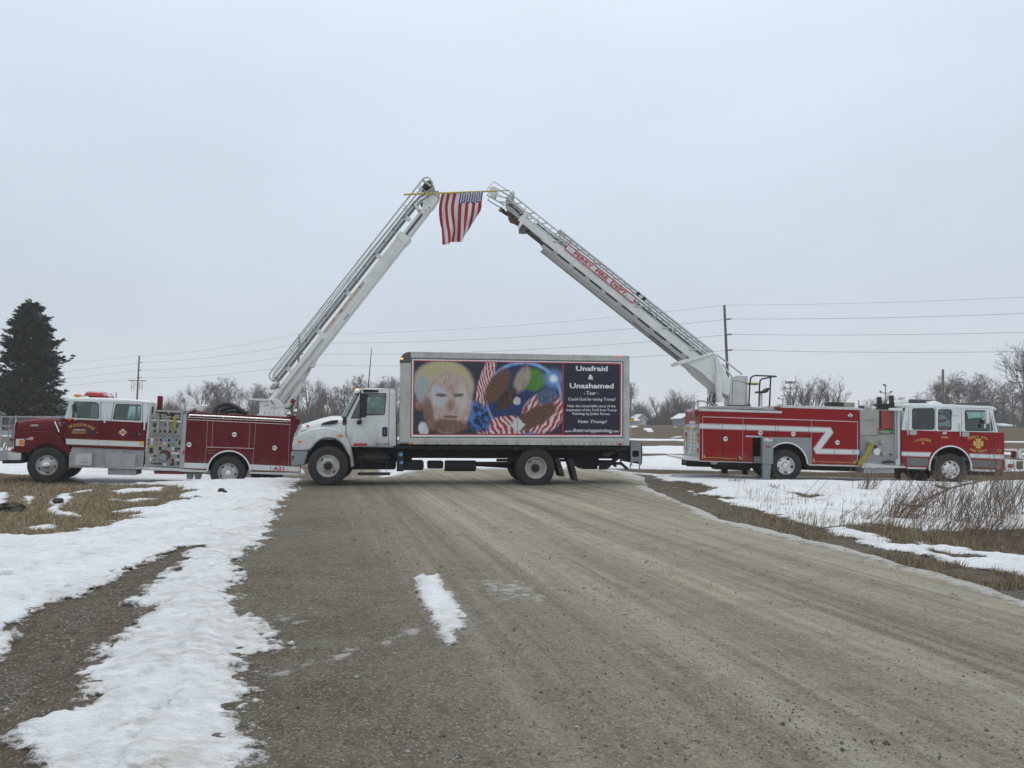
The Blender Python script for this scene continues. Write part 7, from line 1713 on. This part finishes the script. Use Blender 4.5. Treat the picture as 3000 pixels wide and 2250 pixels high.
# --- the big conifer
def conifer():
    D = 60; basep = at(66, 1240, D); zb = gz(basep.x, D); topz = at(85, 882, D).z; Hc = topz - zb
    e = tag(empty('conifer_tree', Matrix.Translation((basep.x, D, zb))), 'large dark green conifer at the left edge behind the red hood', 'tree')
    rn_ = random.Random(5)
    for dx, r0 in ((.0, .28), (-.62, .16)):
        MB().tube([(dx, 0, -.2), (dx + .1, .0, Hc * .35), (dx * .4 + .25, 0, Hc * .75), (.42, 0, Hc * .98)], r0, 8, rs=[r0, r0 * .85, r0 * .4, .03]).build('trunk', 'conifer_bark', e, smooth=True)
    br, nd = MB(), MB()
    def radius(t):     # t from crown base 0 to tip 1
        return 2.9 * (1 - t) ** .66 * (1 if t > .12 else .75 + 2 * t) + .18
    for i in range(430):
        t = rn_.random() ** .85; z = Hc * (.10 + .88 * t); a = rn_.uniform(0, 2 * math.pi); Rr_ = radius(t) * rn_.choice((rn_.uniform(.6, .9), rn_.uniform(.85, 1.15)))
        if rn_.random() < .08: Rr_ *= 1.22
        cx = .25 * z / Hc + .15; d = Vector((math.cos(a), math.sin(a), 0)); p0 = Vector((cx, 0, z)); rise = rn_.uniform(-.10, .42)
        p1 = p0 + d * Rr_ * .5 + Vector((0, 0, Rr_ * rise * .3)); p2 = p0 + d * Rr_ + Vector((0, 0, Rr_ * rise))
        br.tube([p0, p1, p2], .03, 3, rs=[.035, .022, .008])
        n = int(8 + Rr_ * 8)
        for k in range(n):
            s = .25 + .78 * rn_.random() ** .6; q = p0.lerp(p1, s * 2) if s < .5 else p1.lerp(p2, s * 2 - 1)
            q = q + Vector((rn_.gauss(0, .10), rn_.gauss(0, .10), rn_.gauss(.03, .08)))
            for j in range(5):
                aa = a + rn_.uniform(-1.5, 1.5); ln = rn_.uniform(.14, .34); w = rn_.uniform(.03, .06)
                tip = q + Vector((math.cos(aa) * ln, math.sin(aa) * ln, rn_.uniform(-.06, .16))); sd2 = Vector((-math.sin(aa) * w, math.cos(aa) * w, rn_.uniform(-.05, .05)))
                kx = len(nd.v); nd.v += [tuple(q - sd2), tuple(q + sd2), tuple(tip + sd2 * .5), tuple(tip - sd2 * .5)]; nd.f.append((kx, kx + 1, kx + 2, kx + 3))
    me = bpy.data.meshes.new('crown'); me.from_pydata(nd.v, [], nd.f); me.materials.append(MATS['needles']); o = bpy.data.objects.new('crown', me); COL.objects.link(o); o.parent = e
    o2 = bpy.data.objects.new('branches', br.mesh('branches', False)); o2.data.materials.append(MATS['conifer_bark']); COL.objects.link(o2); o2.parent = e; kind(o2, 'stuff')
M, nt_, bs = newmat('needles'); b = NB(nt_); pos = b.n('ShaderNodeNewGeometry').outputs['Position']
nt_.links.new(b.mix(b.ramp(b.noise(pos, 1.3, 4), .3, .7), (.014, .022, .016), (.058, .074, .052)), bs.inputs['Base Color']); bs.inputs['Roughness'].default_value = .8
conifer()
# --- power line
def pole_at(px, ytop, D, lean=0.0, r=.16, base=None):
    t = at(px, ytop, D); zb = gz(t.x, D) - .1 if base is None else base
    return Vector((t.x + lean, D, zb)), t
def utility_pole(px, ytop, D, lean, label, arms, crossarm=False, mt='wood_pole', r=.17, side=1, group='power line poles'):
    b0, t = pole_at(px, ytop, D, lean)
    e = tag(empty('utility_pole', Matrix.Translation(b0)), label, 'pole', group)
    MB().tube([(0, 0, 0), tuple(t - b0)], r, 10, rs=[r, r * .72]).build('shaft', mt, e, smooth=True)
    out_ = []
    for dz in arms:
        f = 1 - dz / (t.z - b0.z); p = (t - b0) * f
        MB().tube([(p.x, 0, p.z), (p.x + side * .35, -.1, p.z + .02), (p.x + side * .62, -.15, p.z + .03)], .05, 6, rs=[.06, .09, .05]).build('insulator', 'pole_grey', e)
        out_.append(b0 + Vector((p.x + side * .62, -.15, p.z + .03)))
    if crossarm:
        z = (t - b0).z * .62
        MB().box(-1.5, 1.5, -.08, .08, z, z + .14).build('crossarm', 'pole_grey', e)
        MB().tube([(-1.0, 0, z), (0, 0, z - .8)], .04, 5).tube([(1.0, 0, z), (0, 0, z - .8)], .04, 5).build('arm_brace', 'pole_grey', e)
        for x in (-.9, -.5, .5, .9): MB().tube([(x, 0, z - .4), (x, 0, z - 1.6)], .035, 5).ball((x, 0, z - 1.0), (.09, .09, .2), 6, 4).build('hanging_insulator', 'pole_grey', e)
    return t, out_
T1, A1 = utility_pole(2122, 894, 81, .55, 'brown wooden power pole rising behind the ladder base of the ladder truck', (1.42, 2.95, 4.5))
T2, A2 = utility_pole(877, 979, 106, -.1, 'dark wooden power pole behind the raised boom of the left fire truck', (1.2, 2.6, 4.0))
T3, A3 = utility_pole(408, 1042, 140, -.25, 'distant power pole with crossarm above the left crew cab roof', (1.2, 2.5, 3.8), True)
T0 = at(3900, 815, 58); A0 = [at(3900, y, 58) for y in (870, 935, 1003)]
T4 = at(-500, 1110, 178); A4 = [at(-500, y, 178) for y in (1142, 1160, 1178)]
def wire(pts, label, sag=(.45, .7, .5, .7), thick=.017):
    out_ = []
    for i in range(len(pts) - 1):
        for k in range(17 if i == len(pts) - 2 else 16):
            t = k / 16; p = pts[i].lerp(pts[i + 1], t); out_.append((p.x, p.y, p.z - sag[i] * 4 * t * (1 - t)))
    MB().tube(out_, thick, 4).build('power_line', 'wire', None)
    o = bpy.context.scene.collection.objects[-1]; tag(o, label, 'cable', 'power line wires')
wire([T0, T1, T2, T3, T4], 'topmost thin overhead wire running across the sky', thick=.012)
for i, lb in enumerate(('second overhead wire from the top, below the thin topmost one', 'third overhead wire from the top, crossing behind both ladders', 'lowest overhead wire, just above the roof of the box truck')):
    wire([A0[i], A1[i], A2[i], A3[i], A4[i]], lb)
def light_pole(px, ytop, D, label, rows):
    b0, t = pole_at(px, ytop, D); e = tag(empty('stadium_light_pole', Matrix.Translation(b0)), label, 'light pole', 'far light poles'); h = (t - b0).z
    MB().tube([(0, 0, 0), (0, 0, h)], .2, 8, rs=[.2, .12]).build('shaft', 'pole_grey', e)
    for dz, hw, lamps in rows:
        MB().box(-hw, hw, -.08, .08, h - dz - .08, h - dz + .08).build('crossbar', 'pole_grey', e)
        for k in range(lamps):
            x = -hw + 2 * hw * k / max(1, lamps - 1); MB().ball((x, -.2, h - dz + .28), (.32, .32, .24), 8, 5).build('lamp_head', 'dark_grey', e)
light_pole(2315, 1119, 190, 'tall field light pole with three crossbars behind the operator cage', ((.3, 1.0, 4), (1.6, 1.4, 3), (3.2, 2.3, 0)))
light_pole(2293, 1166, 230, 'short field light pole beside the taller one behind the operator cage', ((.3, 1.2, 2), (1.8, 1.6, 0)))
light_pole(2594, 1127, 200, 'field light pole above the pump panel of the ladder truck', ((.3, .4, 1), (2.0, 1.3, 2), (4.0, 1.0, 0)))
light_pole(2998, 1084, 180, 'field light pole at the right edge of the picture', ((.2, 1.6, 2), (1.6, 1.5, 2), (2.8, 2.6, 0)))
utility_pole(2762, 1082, 112, 0, 'dark wooden pole standing among the trees behind the ladder truck cab', (), r=.2, group='lone wooden poles')
utility_pole(2010, 1172, 140, 0, 'short wooden pole beside the tree clump left of the ladder truck', (), r=.16, group='lone wooden poles')
utility_pole(2045, 1170, 190, 0, 'thin far wooden pole just above the rear of the ladder truck', (), r=.16, group='lone wooden poles')
utility_pole(2516, 1172, 190, 0, 'thin far wooden pole above the body of the ladder truck', (), r=.16, group='lone wooden poles')
# --- buildings
def house(name, px0, px1, ywall, ypeak, ybase, D, depth, label, wall, roof, wins=(), gable='side', doors=()):
    a = at(px0, ybase, D); c = at(px1, ybase, D); zb = min(a.z, gz(a.x, D)) - .2; zw = at((px0 + px1) / 2, ywall, D).z; zp = at((px0 + px1) / 2, ypeak, D).z; Wd_ = c.x - a.x
    e = tag(empty(name, Matrix.Translation((a.x, D, zb))), label, 'building')
    h = zw - zb; p = zp - zb
    if gable == 'front':
        MB().prism([(0, 0), (Wd_, 0), (Wd_, h), (Wd_ / 2, p), (0, h)], 0, depth).build('wall', wall, e)
        for s_ in (0, 1):
            x0 = -.3 if s_ == 0 else Wd_ + .3; MB().add([(x0, -.3, h - .12), (Wd_ / 2, -.3, p + .05), (Wd_ / 2, depth + .3, p + .05), (x0, depth + .3, h - .12), (x0, -.3, h + .06), (Wd_ / 2, -.3, p + .22), (Wd_ / 2, depth + .3, p + .22), (x0, depth + .3, h + .06)], [(0, 1, 2, 3), (4, 5, 6, 7), (0, 1, 5, 4), (1, 2, 6, 5), (2, 3, 7, 6), (3, 0, 4, 7)]).build('roof', roof, e)
    else:
        MB().box(0, Wd_, 0, depth, 0, h).build('wall', wall, e)
        MB().add([(-.4, -.5, h), (Wd_ + .4, -.5, h), (Wd_ + .4, depth / 2, p), (-.4, depth / 2, p), (-.4, depth + .5, h), (Wd_ + .4, depth + .5, h), (-.4, -.5, h - .2), (Wd_ + .4, -.5, h - .2), (Wd_ + .4, depth + .5, h - .2), (-.4, depth + .5, h - .2)],
                 [(0, 1, 2, 3), (3, 2, 5, 4), (0, 3, 4, 9, 6), (1, 7, 8, 5, 2), (6, 7, 1, 0), (4, 5, 8, 9), (6, 9, 8, 7)]).build('roof', roof, e)
    for wx0, wy0, wx1, wy1 in wins:
        q0 = at(wx0, wy0, D); q1 = at(wx1, wy1, D)
        wo = MB().box(q0.x - a.x - .1, q1.x - a.x + .1, -.06, .02, q1.z - zb - .1, q0.z - zb + .1).build('window_frame', 'siding_white', e); MB().box(q0.x - a.x, q1.x - a.x, -.08, -.055, q1.z - zb, q0.z - zb).build('pane', 'window_dark', wo)
    return e
house('shed', -60, 186, 1196, 1160, 1252, 92, 12, 'long light grey metal shed behind the conifer at the left', 'siding_grey', 'roof_grey', [(131, 1214, 143, 1221)], doors=())
house('house', 1868, 1893, 1228, 1216, 1246, 150, 9, 'small pale house with gable roof right of the box truck', 'siding_white', 'roof_snow', [(1876, 1232, 1879, 1236)], 'front')
house('shed', 1840, 1868, 1231, 1226, 1246, 145, 7, 'low white shed beside the small pale house', 'siding_white', 'roof_snow', ())
house('shed', 2000, 2040, 1226, 1214, 1246, 140, 9, 'tan shed with snowy roof behind the rear of the ladder truck', 'siding_grey', 'roof_snow', (), 'front')
house('shed', 2938, 2966, 1246, 1240, 1254, 135, 6, 'low white roofed shed right of the ladder truck windshield', 'siding_white', 'roof_snow', ())
# --- yellow arrow sign
q = at(*rn(209, 743), 92); zb = gz(q.x, 92); h = q.z - zb
sg_ = tag(empty('road_sign', Matrix.Translation((q.x, 92, zb))), 'small yellow arrow sign on a thin post right of the box truck', 'sign')
MB().tube([(-.1, .05, 0), (.0, .05, h + .2)], .035, 6).build('post', 'galv', sg_)
pn = MB().box(-.27, .27, -.02, .02, h - .18, h + .18).build('panel', 'yellow_sign', sg_); MB().prism([(-.22, h), (-.10, h + .11), (-.10, h + .04), (.22, h + .04), (.22, h - .04), (-.10, h - .04), (-.10, h - .11)], -.03, -.02).build('arrow', 'black_text', pn)
# --- chain link fence at the far left
fe = tag(empty('chain_link_fence', Matrix.Translation((at(-40, 1250, 50).x, 50, gz(-30, 50)))), 'grey chain link fence behind the front of the left fire truck', 'fence')
x0 = at(-40, 1250, 50).x; L_ = at(175, 1250, 50).x - x0; zt = at(20, 1221, 50).z - gz(-30, 50)
for i in range(6): MB().tube([(L_ * i / 5, 0, -.1), (L_ * i / 5, 0, zt + .08)], .045, 6).build('post', 'galv', fe)
MB().tube([(0, 0, zt), (L_, 0, zt)], .03, 6).build('top_rail', 'galv', fe); MB().tube([(0, 0, zt * .72), (L_, 0, zt * .72)], .02, 6).build('mid_rail', 'galv', fe)
m = MB(); n = 46
for i in range(n):
    x = L_ * i / n
    for s_ in (1, -1):
        xa, xb = (x, min(L_, x + zt)) if s_ > 0 else (x, max(0, x - zt)); m.tube([(xa, .02, .05), (xb, .02, .05 + abs(xb - xa))], .006, 3)
kind(m.build('mesh_wire', 'galv', fe), 'stuff')
q = at(46, 1238, 47); bn = MB().box(-.5, .5, 0, .6, 0, 1.25).build('utility_cabinet', 'siding_grey', None, bevel=.03); bn.location = (q.x, 52, gz(q.x, 52)); tag(bn, 'grey utility cabinet behind the chain link fence', 'cabinet')

# ================================================================ small things on the ground
def snowz(x, y):
    X, Y = np.array([x]), np.array([y]); T = snow_all(X, Y); return float(max(snow_z(X, Y, T)[0] if T[0] > 0 else -9, ground_z(X, Y)[0]))
# loose stones: one mass
rs_ = np.random.RandomState(4); N = 24000
px = rs_.uniform(300, 3000, N); py = 1440 + 810 * rs_.uniform(0, 1, N) ** .8
left = rs_.uniform(0, 1, N) < .22; px[left] = rs_.uniform(0, 620, left.sum()); py[left] = rs_.uniform(1580, 2240, left.sum())
G = np.array([on_ground(a, b_)[:2] for a, b_ in zip(px, py)]); X, Y = G[:, 0], G[:, 1]
sd = sdist(X, Y, ROAD); T = snow_all(X, Y); md = sdist(X, Y, MUD)
ok = ((sd > .1) | (md > 0)) & (T < .0) & (rs_.uniform(0, 1, N) < np.where(X + .235 * Y > 3.2, .38, 1.0)); X, Y = X[ok], Y[ok]; onr = sd[ok] > 0; N = len(X)
Z = np.where(onr, Zroad(X, Y), ground_z(X, Y)); S = np.exp(rs_.normal(-5.15, .45, N)) * np.clip(Y / 9, .75, 1.3)
base = np.array([(1, 0, 0), (0, 1, 0), (-1, 0, 0), (0, -1, 0), (0, 0, .8), (0, 0, -.6)], float); tri = np.array([(0, 1, 4), (1, 2, 4), (2, 3, 4), (3, 0, 4), (1, 0, 5), (2, 1, 5), (3, 2, 5), (0, 3, 5)])
ang = rs_.uniform(0, 6.28, N); jit = rs_.uniform(.65, 1.35, (N, 6, 1)); P = base[None] * jit; ca, sa = np.cos(ang)[:, None], np.sin(ang)[:, None]
P = np.stack([P[..., 0] * ca - P[..., 1] * sa, P[..., 0] * sa + P[..., 1] * ca, P[..., 2]], -1) * S[:, None, None] + np.stack([X, Y, Z + S * .25], 1)[:, None]
me = bpy.data.meshes.new('loose_gravel'); me.from_pydata(P.reshape(-1, 3).tolist(), [], (tri[None] + (np.arange(N) * 6)[:, None, None]).reshape(-1, 3).tolist())
at_ = me.attributes.new('tone', 'FLOAT', 'POINT'); at_.data.foreach_set('value', np.repeat(rs_.uniform(0, 1, N), 6).astype(np.float32))
M, nt_, bs = newmat('stone'); b = NB(nt_); tn = b.n('ShaderNodeAttribute', attribute_name='tone').outputs['Fac']
nt_.links.new(b.mix(b.ramp(tn, 0, 1), (.075, .066, .056), (.36, .34, .31)), bs.inputs['Base Color']); bs.inputs['Roughness'].default_value = .9
me.materials.append(M); o = bpy.data.objects.new('loose_gravel', me); COL.objects.link(o); kind(o, 'stuff', 'loose pale stones scattered over the gravel road')
# dry grass blades: one mass per patch
M, nt_, bs = newmat('dry_grass'); b = NB(nt_); tn = b.n('ShaderNodeAttribute', attribute_name='tone').outputs['Fac']
nt_.links.new(b.mix(tn, (.15, .112, .07), (.44, .36, .24)), bs.inputs['Base Color']); bs.inputs['Roughness'].default_value = .9; bs.inputs['Specular IOR Level'].default_value = .1
def grass(name, X, Y, h0, h1, lean, wid, seed, label, lx=.3):
    rs_ = np.random.RandomState(seed); N = len(X); Z = ground_z(X, Y) - .01; h = rs_.uniform(h0, h1, N); a = rs_.uniform(0, 6.28, N); ln = rs_.uniform(.2, 1, N) * lean * h
    wx = np.cos(a) * wid * rs_.uniform(.6, 1.4, N); wy = np.sin(a) * wid; tx = X + ln * np.cos(a * 1.7 + 1) + lx * h * .4; ty = Y + ln * np.sin(a * 1.7 + 1)
    V_ = np.stack([np.stack([X - wx, Y - wy, Z], 1), np.stack([X + wx, Y + wy, Z], 1), np.stack([tx, ty, Z + h], 1)], 1)
    me = bpy.data.meshes.new(name); me.from_pydata(V_.reshape(-1, 3).tolist(), [], np.arange(N * 3).reshape(-1, 3).tolist())
    at_ = me.attributes.new('tone', 'FLOAT', 'POINT'); at_.data.foreach_set('value', np.repeat(np.clip(rs_.normal(.5, .25, N), 0, 1), 3).astype(np.float32))
    me.materials.append(MATS['dry_grass']); o = bpy.data.objects.new(name, me); COL.objects.link(o); kind(o, 'stuff', label)
def scatter(n, x0, x1, y0, y1, seed, rule):
    rs_ = np.random.RandomState(seed); px = rs_.uniform(x0, x1, n); py = rs_.uniform(y0, y1, n)
    G = np.array([on_ground(a, b_, -.1)[:2] for a, b_ in zip(px, py)]); X, Y = G[:, 0], G[:, 1]; k = rule(X, Y, rs_); return X[k], Y[k]
X, Y = scatter(66000, -420, 640, 1378, 1580, 1, lambda X, Y, r: (snow_all(X, Y) < .03) & (sdist(X, Y, GRASS_L) > -.4) & (Y < 27))
grass('dry_grass', X, Y, .03, .12, 1.3, .011, 2, 'matted brown grass between snow patches in front of the left fire truck')
X, Y = scatter(46000, 1850, 3000, 1382, 1760, 3, lambda X, Y, r: (snow_all(X, Y) < .05) & (sdist(X, Y, ROAD) < .05) & (X > 3.5) & (Y < 29) & (fbm(X * 1.5, Y * 1.5, 2, 91) > -.15))
grass('dry_grass', X, Y, .03, .12, .9, .007, 4, 'short dry brown grass along the right edge of the gravel road')
X, Y = scatter(9000, 2150, 3000, 1420, 1720, 5, lambda X, Y, r: (sdist(X, Y, SNOW_R) > -.2) & (X > 5) & (Y < 26) & (fbm(X * .8, Y * .8, 2, 92) > .12 - .1 * (X > 8)))
grass('dry_grass', X, Y, .08, .28, .5, .007, 6, 'thin straw coloured stubble poking through the snow on the right')
X, Y = scatter(2500, 520, 900, 1780, 2250, 7, lambda X, Y, r: (np.abs(sdist(X, Y, SNOW_L)) < .5) & (fbm(X * 3, Y * 3, 2, 93) > .28))
grass('dry_grass', X, Y, .02, .06, .9, .004, 8, 'small dark tufts along the snow edge in the foreground')
# --- dry bushes on the right verge
def bush(px, py, n, h, lean, spread, mt, label, seed, twigs=4, rad=.0055):
    g_ = on_ground(px, py, -.2); zb = snowz(g_.x, g_.y) - .03; rn_ = random.Random(seed)
    e = tag(empty('dry_bush', Matrix.Translation((g_.x, g_.y, zb))), label, 'bush', 'dry bushes on the right verge'); S_, Tw = MB(), MB()
    for i in range(n):
        p = Vector((rn_.gauss(0, spread * .45), rn_.gauss(0, spread * .35), 0)); hh = h * rn_.uniform(.4, 1.05)
        d = Vector((lean + rn_.gauss(0, .28) + p.x * .3, rn_.gauss(0, .25), 1)).normalized(); pts = [p]
        for k in range(4):
            d = (d + Vector((rn_.gauss(0, .10) + lean * .08, rn_.gauss(0, .1), -.03))).normalized(); pts.append(pts[-1] + d * hh / 4)
        r_ = rad * rn_.uniform(.7, 1.3); S_.tube(pts, r_, 3, rs=[r_, r_ * .9, r_ * .75, r_ * .55, r_ * .35])
        for k in range(twigs):
            j = rn_.randint(1, 3); q = pts[j].lerp(pts[j + 1], rn_.random()); dd = ((pts[j + 1] - pts[j]).normalized() + Vector((rn_.gauss(0, .6), rn_.gauss(0, .6), rn_.gauss(.1, .3)))).normalized(); ln = hh * rn_.uniform(.12, .34)
            Tw.tube([q, q + dd * ln * .5 + Vector((0, 0, .01)), q + dd * ln], r_ * .5, 3, rs=[r_ * .55, r_ * .4, r_ * .25])
    for nm, mb in (('stems', S_), ('twigs', Tw)):
        if mb.v:
            o = bpy.data.objects.new(nm, mb.mesh(nm, False)); o.data.materials.append(MATS[mt]); COL.objects.link(o); o.parent = e; kind(o, 'stuff')
QB = lambda x, y: rr(x, y)
bush(*QB(1400, 262), 95, 1.0, .55, .45, 'weed_red', 'dense reddish brown bush leaning right, largest on the right verge', 1, 7)
bush(*QB(1215, 130), 40, .55, .3, .25, 'weed_red', 'small reddish brown bush on the snow left of the largest bush', 2, 6)
bush(*QB(1180, 100), 7, 1.5, .12, .25, 'weed', 'few tall thin bare stems left of the ladder truck front wheel', 3, 5)
bush(*QB(1490, 300), 8, 1.9, .05, .3, 'weed', 'tall straight bare stems rising in front of the ladder truck cab step', 4, 6)
bush(*QB(1640, 250), 46, 1.25, .12, .5, 'weed', 'twiggy bush in front of the ladder truck front wheel', 5, 7)
bush(*QB(1800, 280), 70, 1.05, .25, .6, 'weed', 'tangled brown bush below the ladder truck cab door', 6, 6)
bush(*QB(1940, 260), 60, 1.3, .15, .55, 'weed', 'tangled brown bush below the ladder truck front bumper', 7, 6)
bush(*QB(2060, 240), 60, 1.55, .15, .5, 'weed', 'tall twiggy bush at the right edge of the picture', 8, 7)
bush(*QB(1950, 340), 90, .55, .5, .9, 'weed_red', 'low matted reddish bush at the right edge above the snow ridge', 9, 5)
bush(*QB(1650, 330), 80, .45, .5, .9, 'weed', 'low matted brown bush between the largest bush and the snow ridge', 10, 5)
bush(*QB(1230, 340), 60, .40, .6, .8, 'weed', 'low flattened weeds at the foot of the largest bush', 11, 4)
bush(*QB(2050, 430), 60, .45, .4, .8, 'weed', 'low brown weeds near the snow ridge at the right edge', 12, 4)
bush(*QB(700, 75), 6, .35, .3, .3, 'weed', 'few short weeds on the snow below the ladder truck stabilizer leg', 13, 3)
bush(*QB(490, 108), 26, .16, .2, .25, 'weed', 'small dark tuft on the snow left of the stabilizer leg', 14, 3); bush(*QB(690, 134), 30, .14, .2, .25, 'weed', 'small flat tuft on the snow below the ladder truck rear wheel', 15, 3)
# fallen stalks and a bent branch
def stalk(pts, r_, label, nm='fallen_stalk', mt='weed', group='fallen stalks on the snow'):
    P_ = []
    for x, y, dz in pts:
        g_ = on_ground(*rr(x, y), -.12); P_.append((g_.x, g_.y, snowz(g_.x, g_.y) + dz))
    o = MB().tube(P_, r_, 5, rs=[r_ * (1 - .5 * i / (len(P_) - 1)) for i in range(len(P_))]).build(nm, mt, None, smooth=True); tag(o, label, 'stalk', group)
stalk([(920, 380, .03), (1120, 378, .06), (1310, 380, .05)], .012, 'long pale stalk lying along the grass at the road edge')
stalk([(790, 188, .02), (880, 140, .12), (990, 88, .25)], .010, 'thin stalk leaning over the open snow, leftmost of three')
stalk([(850, 175, .02), (930, 130, .08), (1010, 100, .15)], .009, 'thin stalk leaning over the open snow, middle of three'); stalk([(935, 175, .02), (985, 155, .05), (1030, 135, .08)], .009, 'short thin stalk lying on the open snow, rightmost of three')
stalk([(650, 225, .02), (675, 190, .12), (700, 165, .2)], .009, 'short crooked twig standing in the snow near the road edge')
g1 = [on_ground(*rr(x, y), -.1) for x, y in ((1545, 150), (1700, 150), (1880, 150), (2060, 150))]
br = MB().tube([(p.x, p.y, snowz(p.x, p.y) + dz) for p, dz in zip(g1, (.05, .35, .55, .60))], .03, 6, rs=[.03, .028, .022, .014]).build('bent_branch', 'weed', None, smooth=True); tag(br, 'thick bent branch arching over the snow among the bushes', 'branch')
# clods and snow lumps
def lump(px, py, r_, mt, nm, label, cat, grp, seed, flatz=.7, z=None):
    g_ = on_ground(px, py, -.05); rn_ = random.Random(seed); mb = MB().ball((0, 0, 0), r_, 16, 11)
    mb.v = [tuple(c * (1 + rn_.uniform(-.26, .26)) * (flatz if i == 2 else 1) for i, c in enumerate(v)) for v in mb.v]
    o = mb.build(nm, mt, None, smooth=True, angle=80); o.location = (g_.x, g_.y, snowz(g_.x, g_.y) + r_ * .3); tag(o, label, cat, grp)
lump(648, 1455, .075, 'dirt', 'dirt_clod', 'round dark clod on the snow bank in front of the left fire truck', 'clod', 'dirt clods on the snow', 1); lump(660, 1458, .045, 'dirt', 'dirt_clod', 'smaller dark clod beside the round one on the snow bank', 'clod', 'dirt clods on the snow', 2)
lump(170, 1472, .11, 'dirt', 'dirt_clod', 'dark mound between snow strips below the left step boxes', 'clod', 'dirt clods on the snow', 3, .55); lump(28, 1490, .26, 'dirt', 'dirt_clod', 'largest dark dirt mound at the left edge of the picture', 'clod', 'dirt clods on the snow', 4, .4); lump(52, 1494, .13, 'dirt', 'dirt_clod', 'dark dirt heap just right of the largest mound', 'clod', 'dirt clods on the snow', 5, .5)
lump(768, 1399, .10, 'snow_chunk', 'snow_lump', 'white snow lump at the rear of the left fire truck', 'snow', 'snow lumps', 6); lump(786, 1404, .08, 'snow_chunk', 'snow_lump', 'smaller snow lump beside the one at the left truck rear', 'snow', 'snow lumps', 7)
lump(1033, 1590, .03, 'dirt', 'dirt_clod', 'small black clod on the gravel between snow bank and road centre', 'clod', 'dirt clods on the snow', 8)
# --- thin winter haze
hz = MB().box(-420, 420, -140, 300, -2.5, 17.5).build('haze', 'white_paint', None)
hz.data.materials.clear(); M = bpy.data.materials.new('haze'); M.use_nodes = True; MATS['haze'] = M; n_ = M.node_tree; n_.nodes.clear()
oo = n_.nodes.new('ShaderNodeOutputMaterial'); pv = n_.nodes.new('ShaderNodeVolumePrincipled'); pv.inputs['Color'].default_value = (1, 1, 1, 1); pv.inputs['Density'].default_value = .0007; pv.inputs['Anisotropy'].default_value = .1
n_.links.new(pv.outputs[0], oo.inputs['Volume']); hz.data.materials.append(M); kind(hz, 'stuff', 'thin grey winter haze over the field')
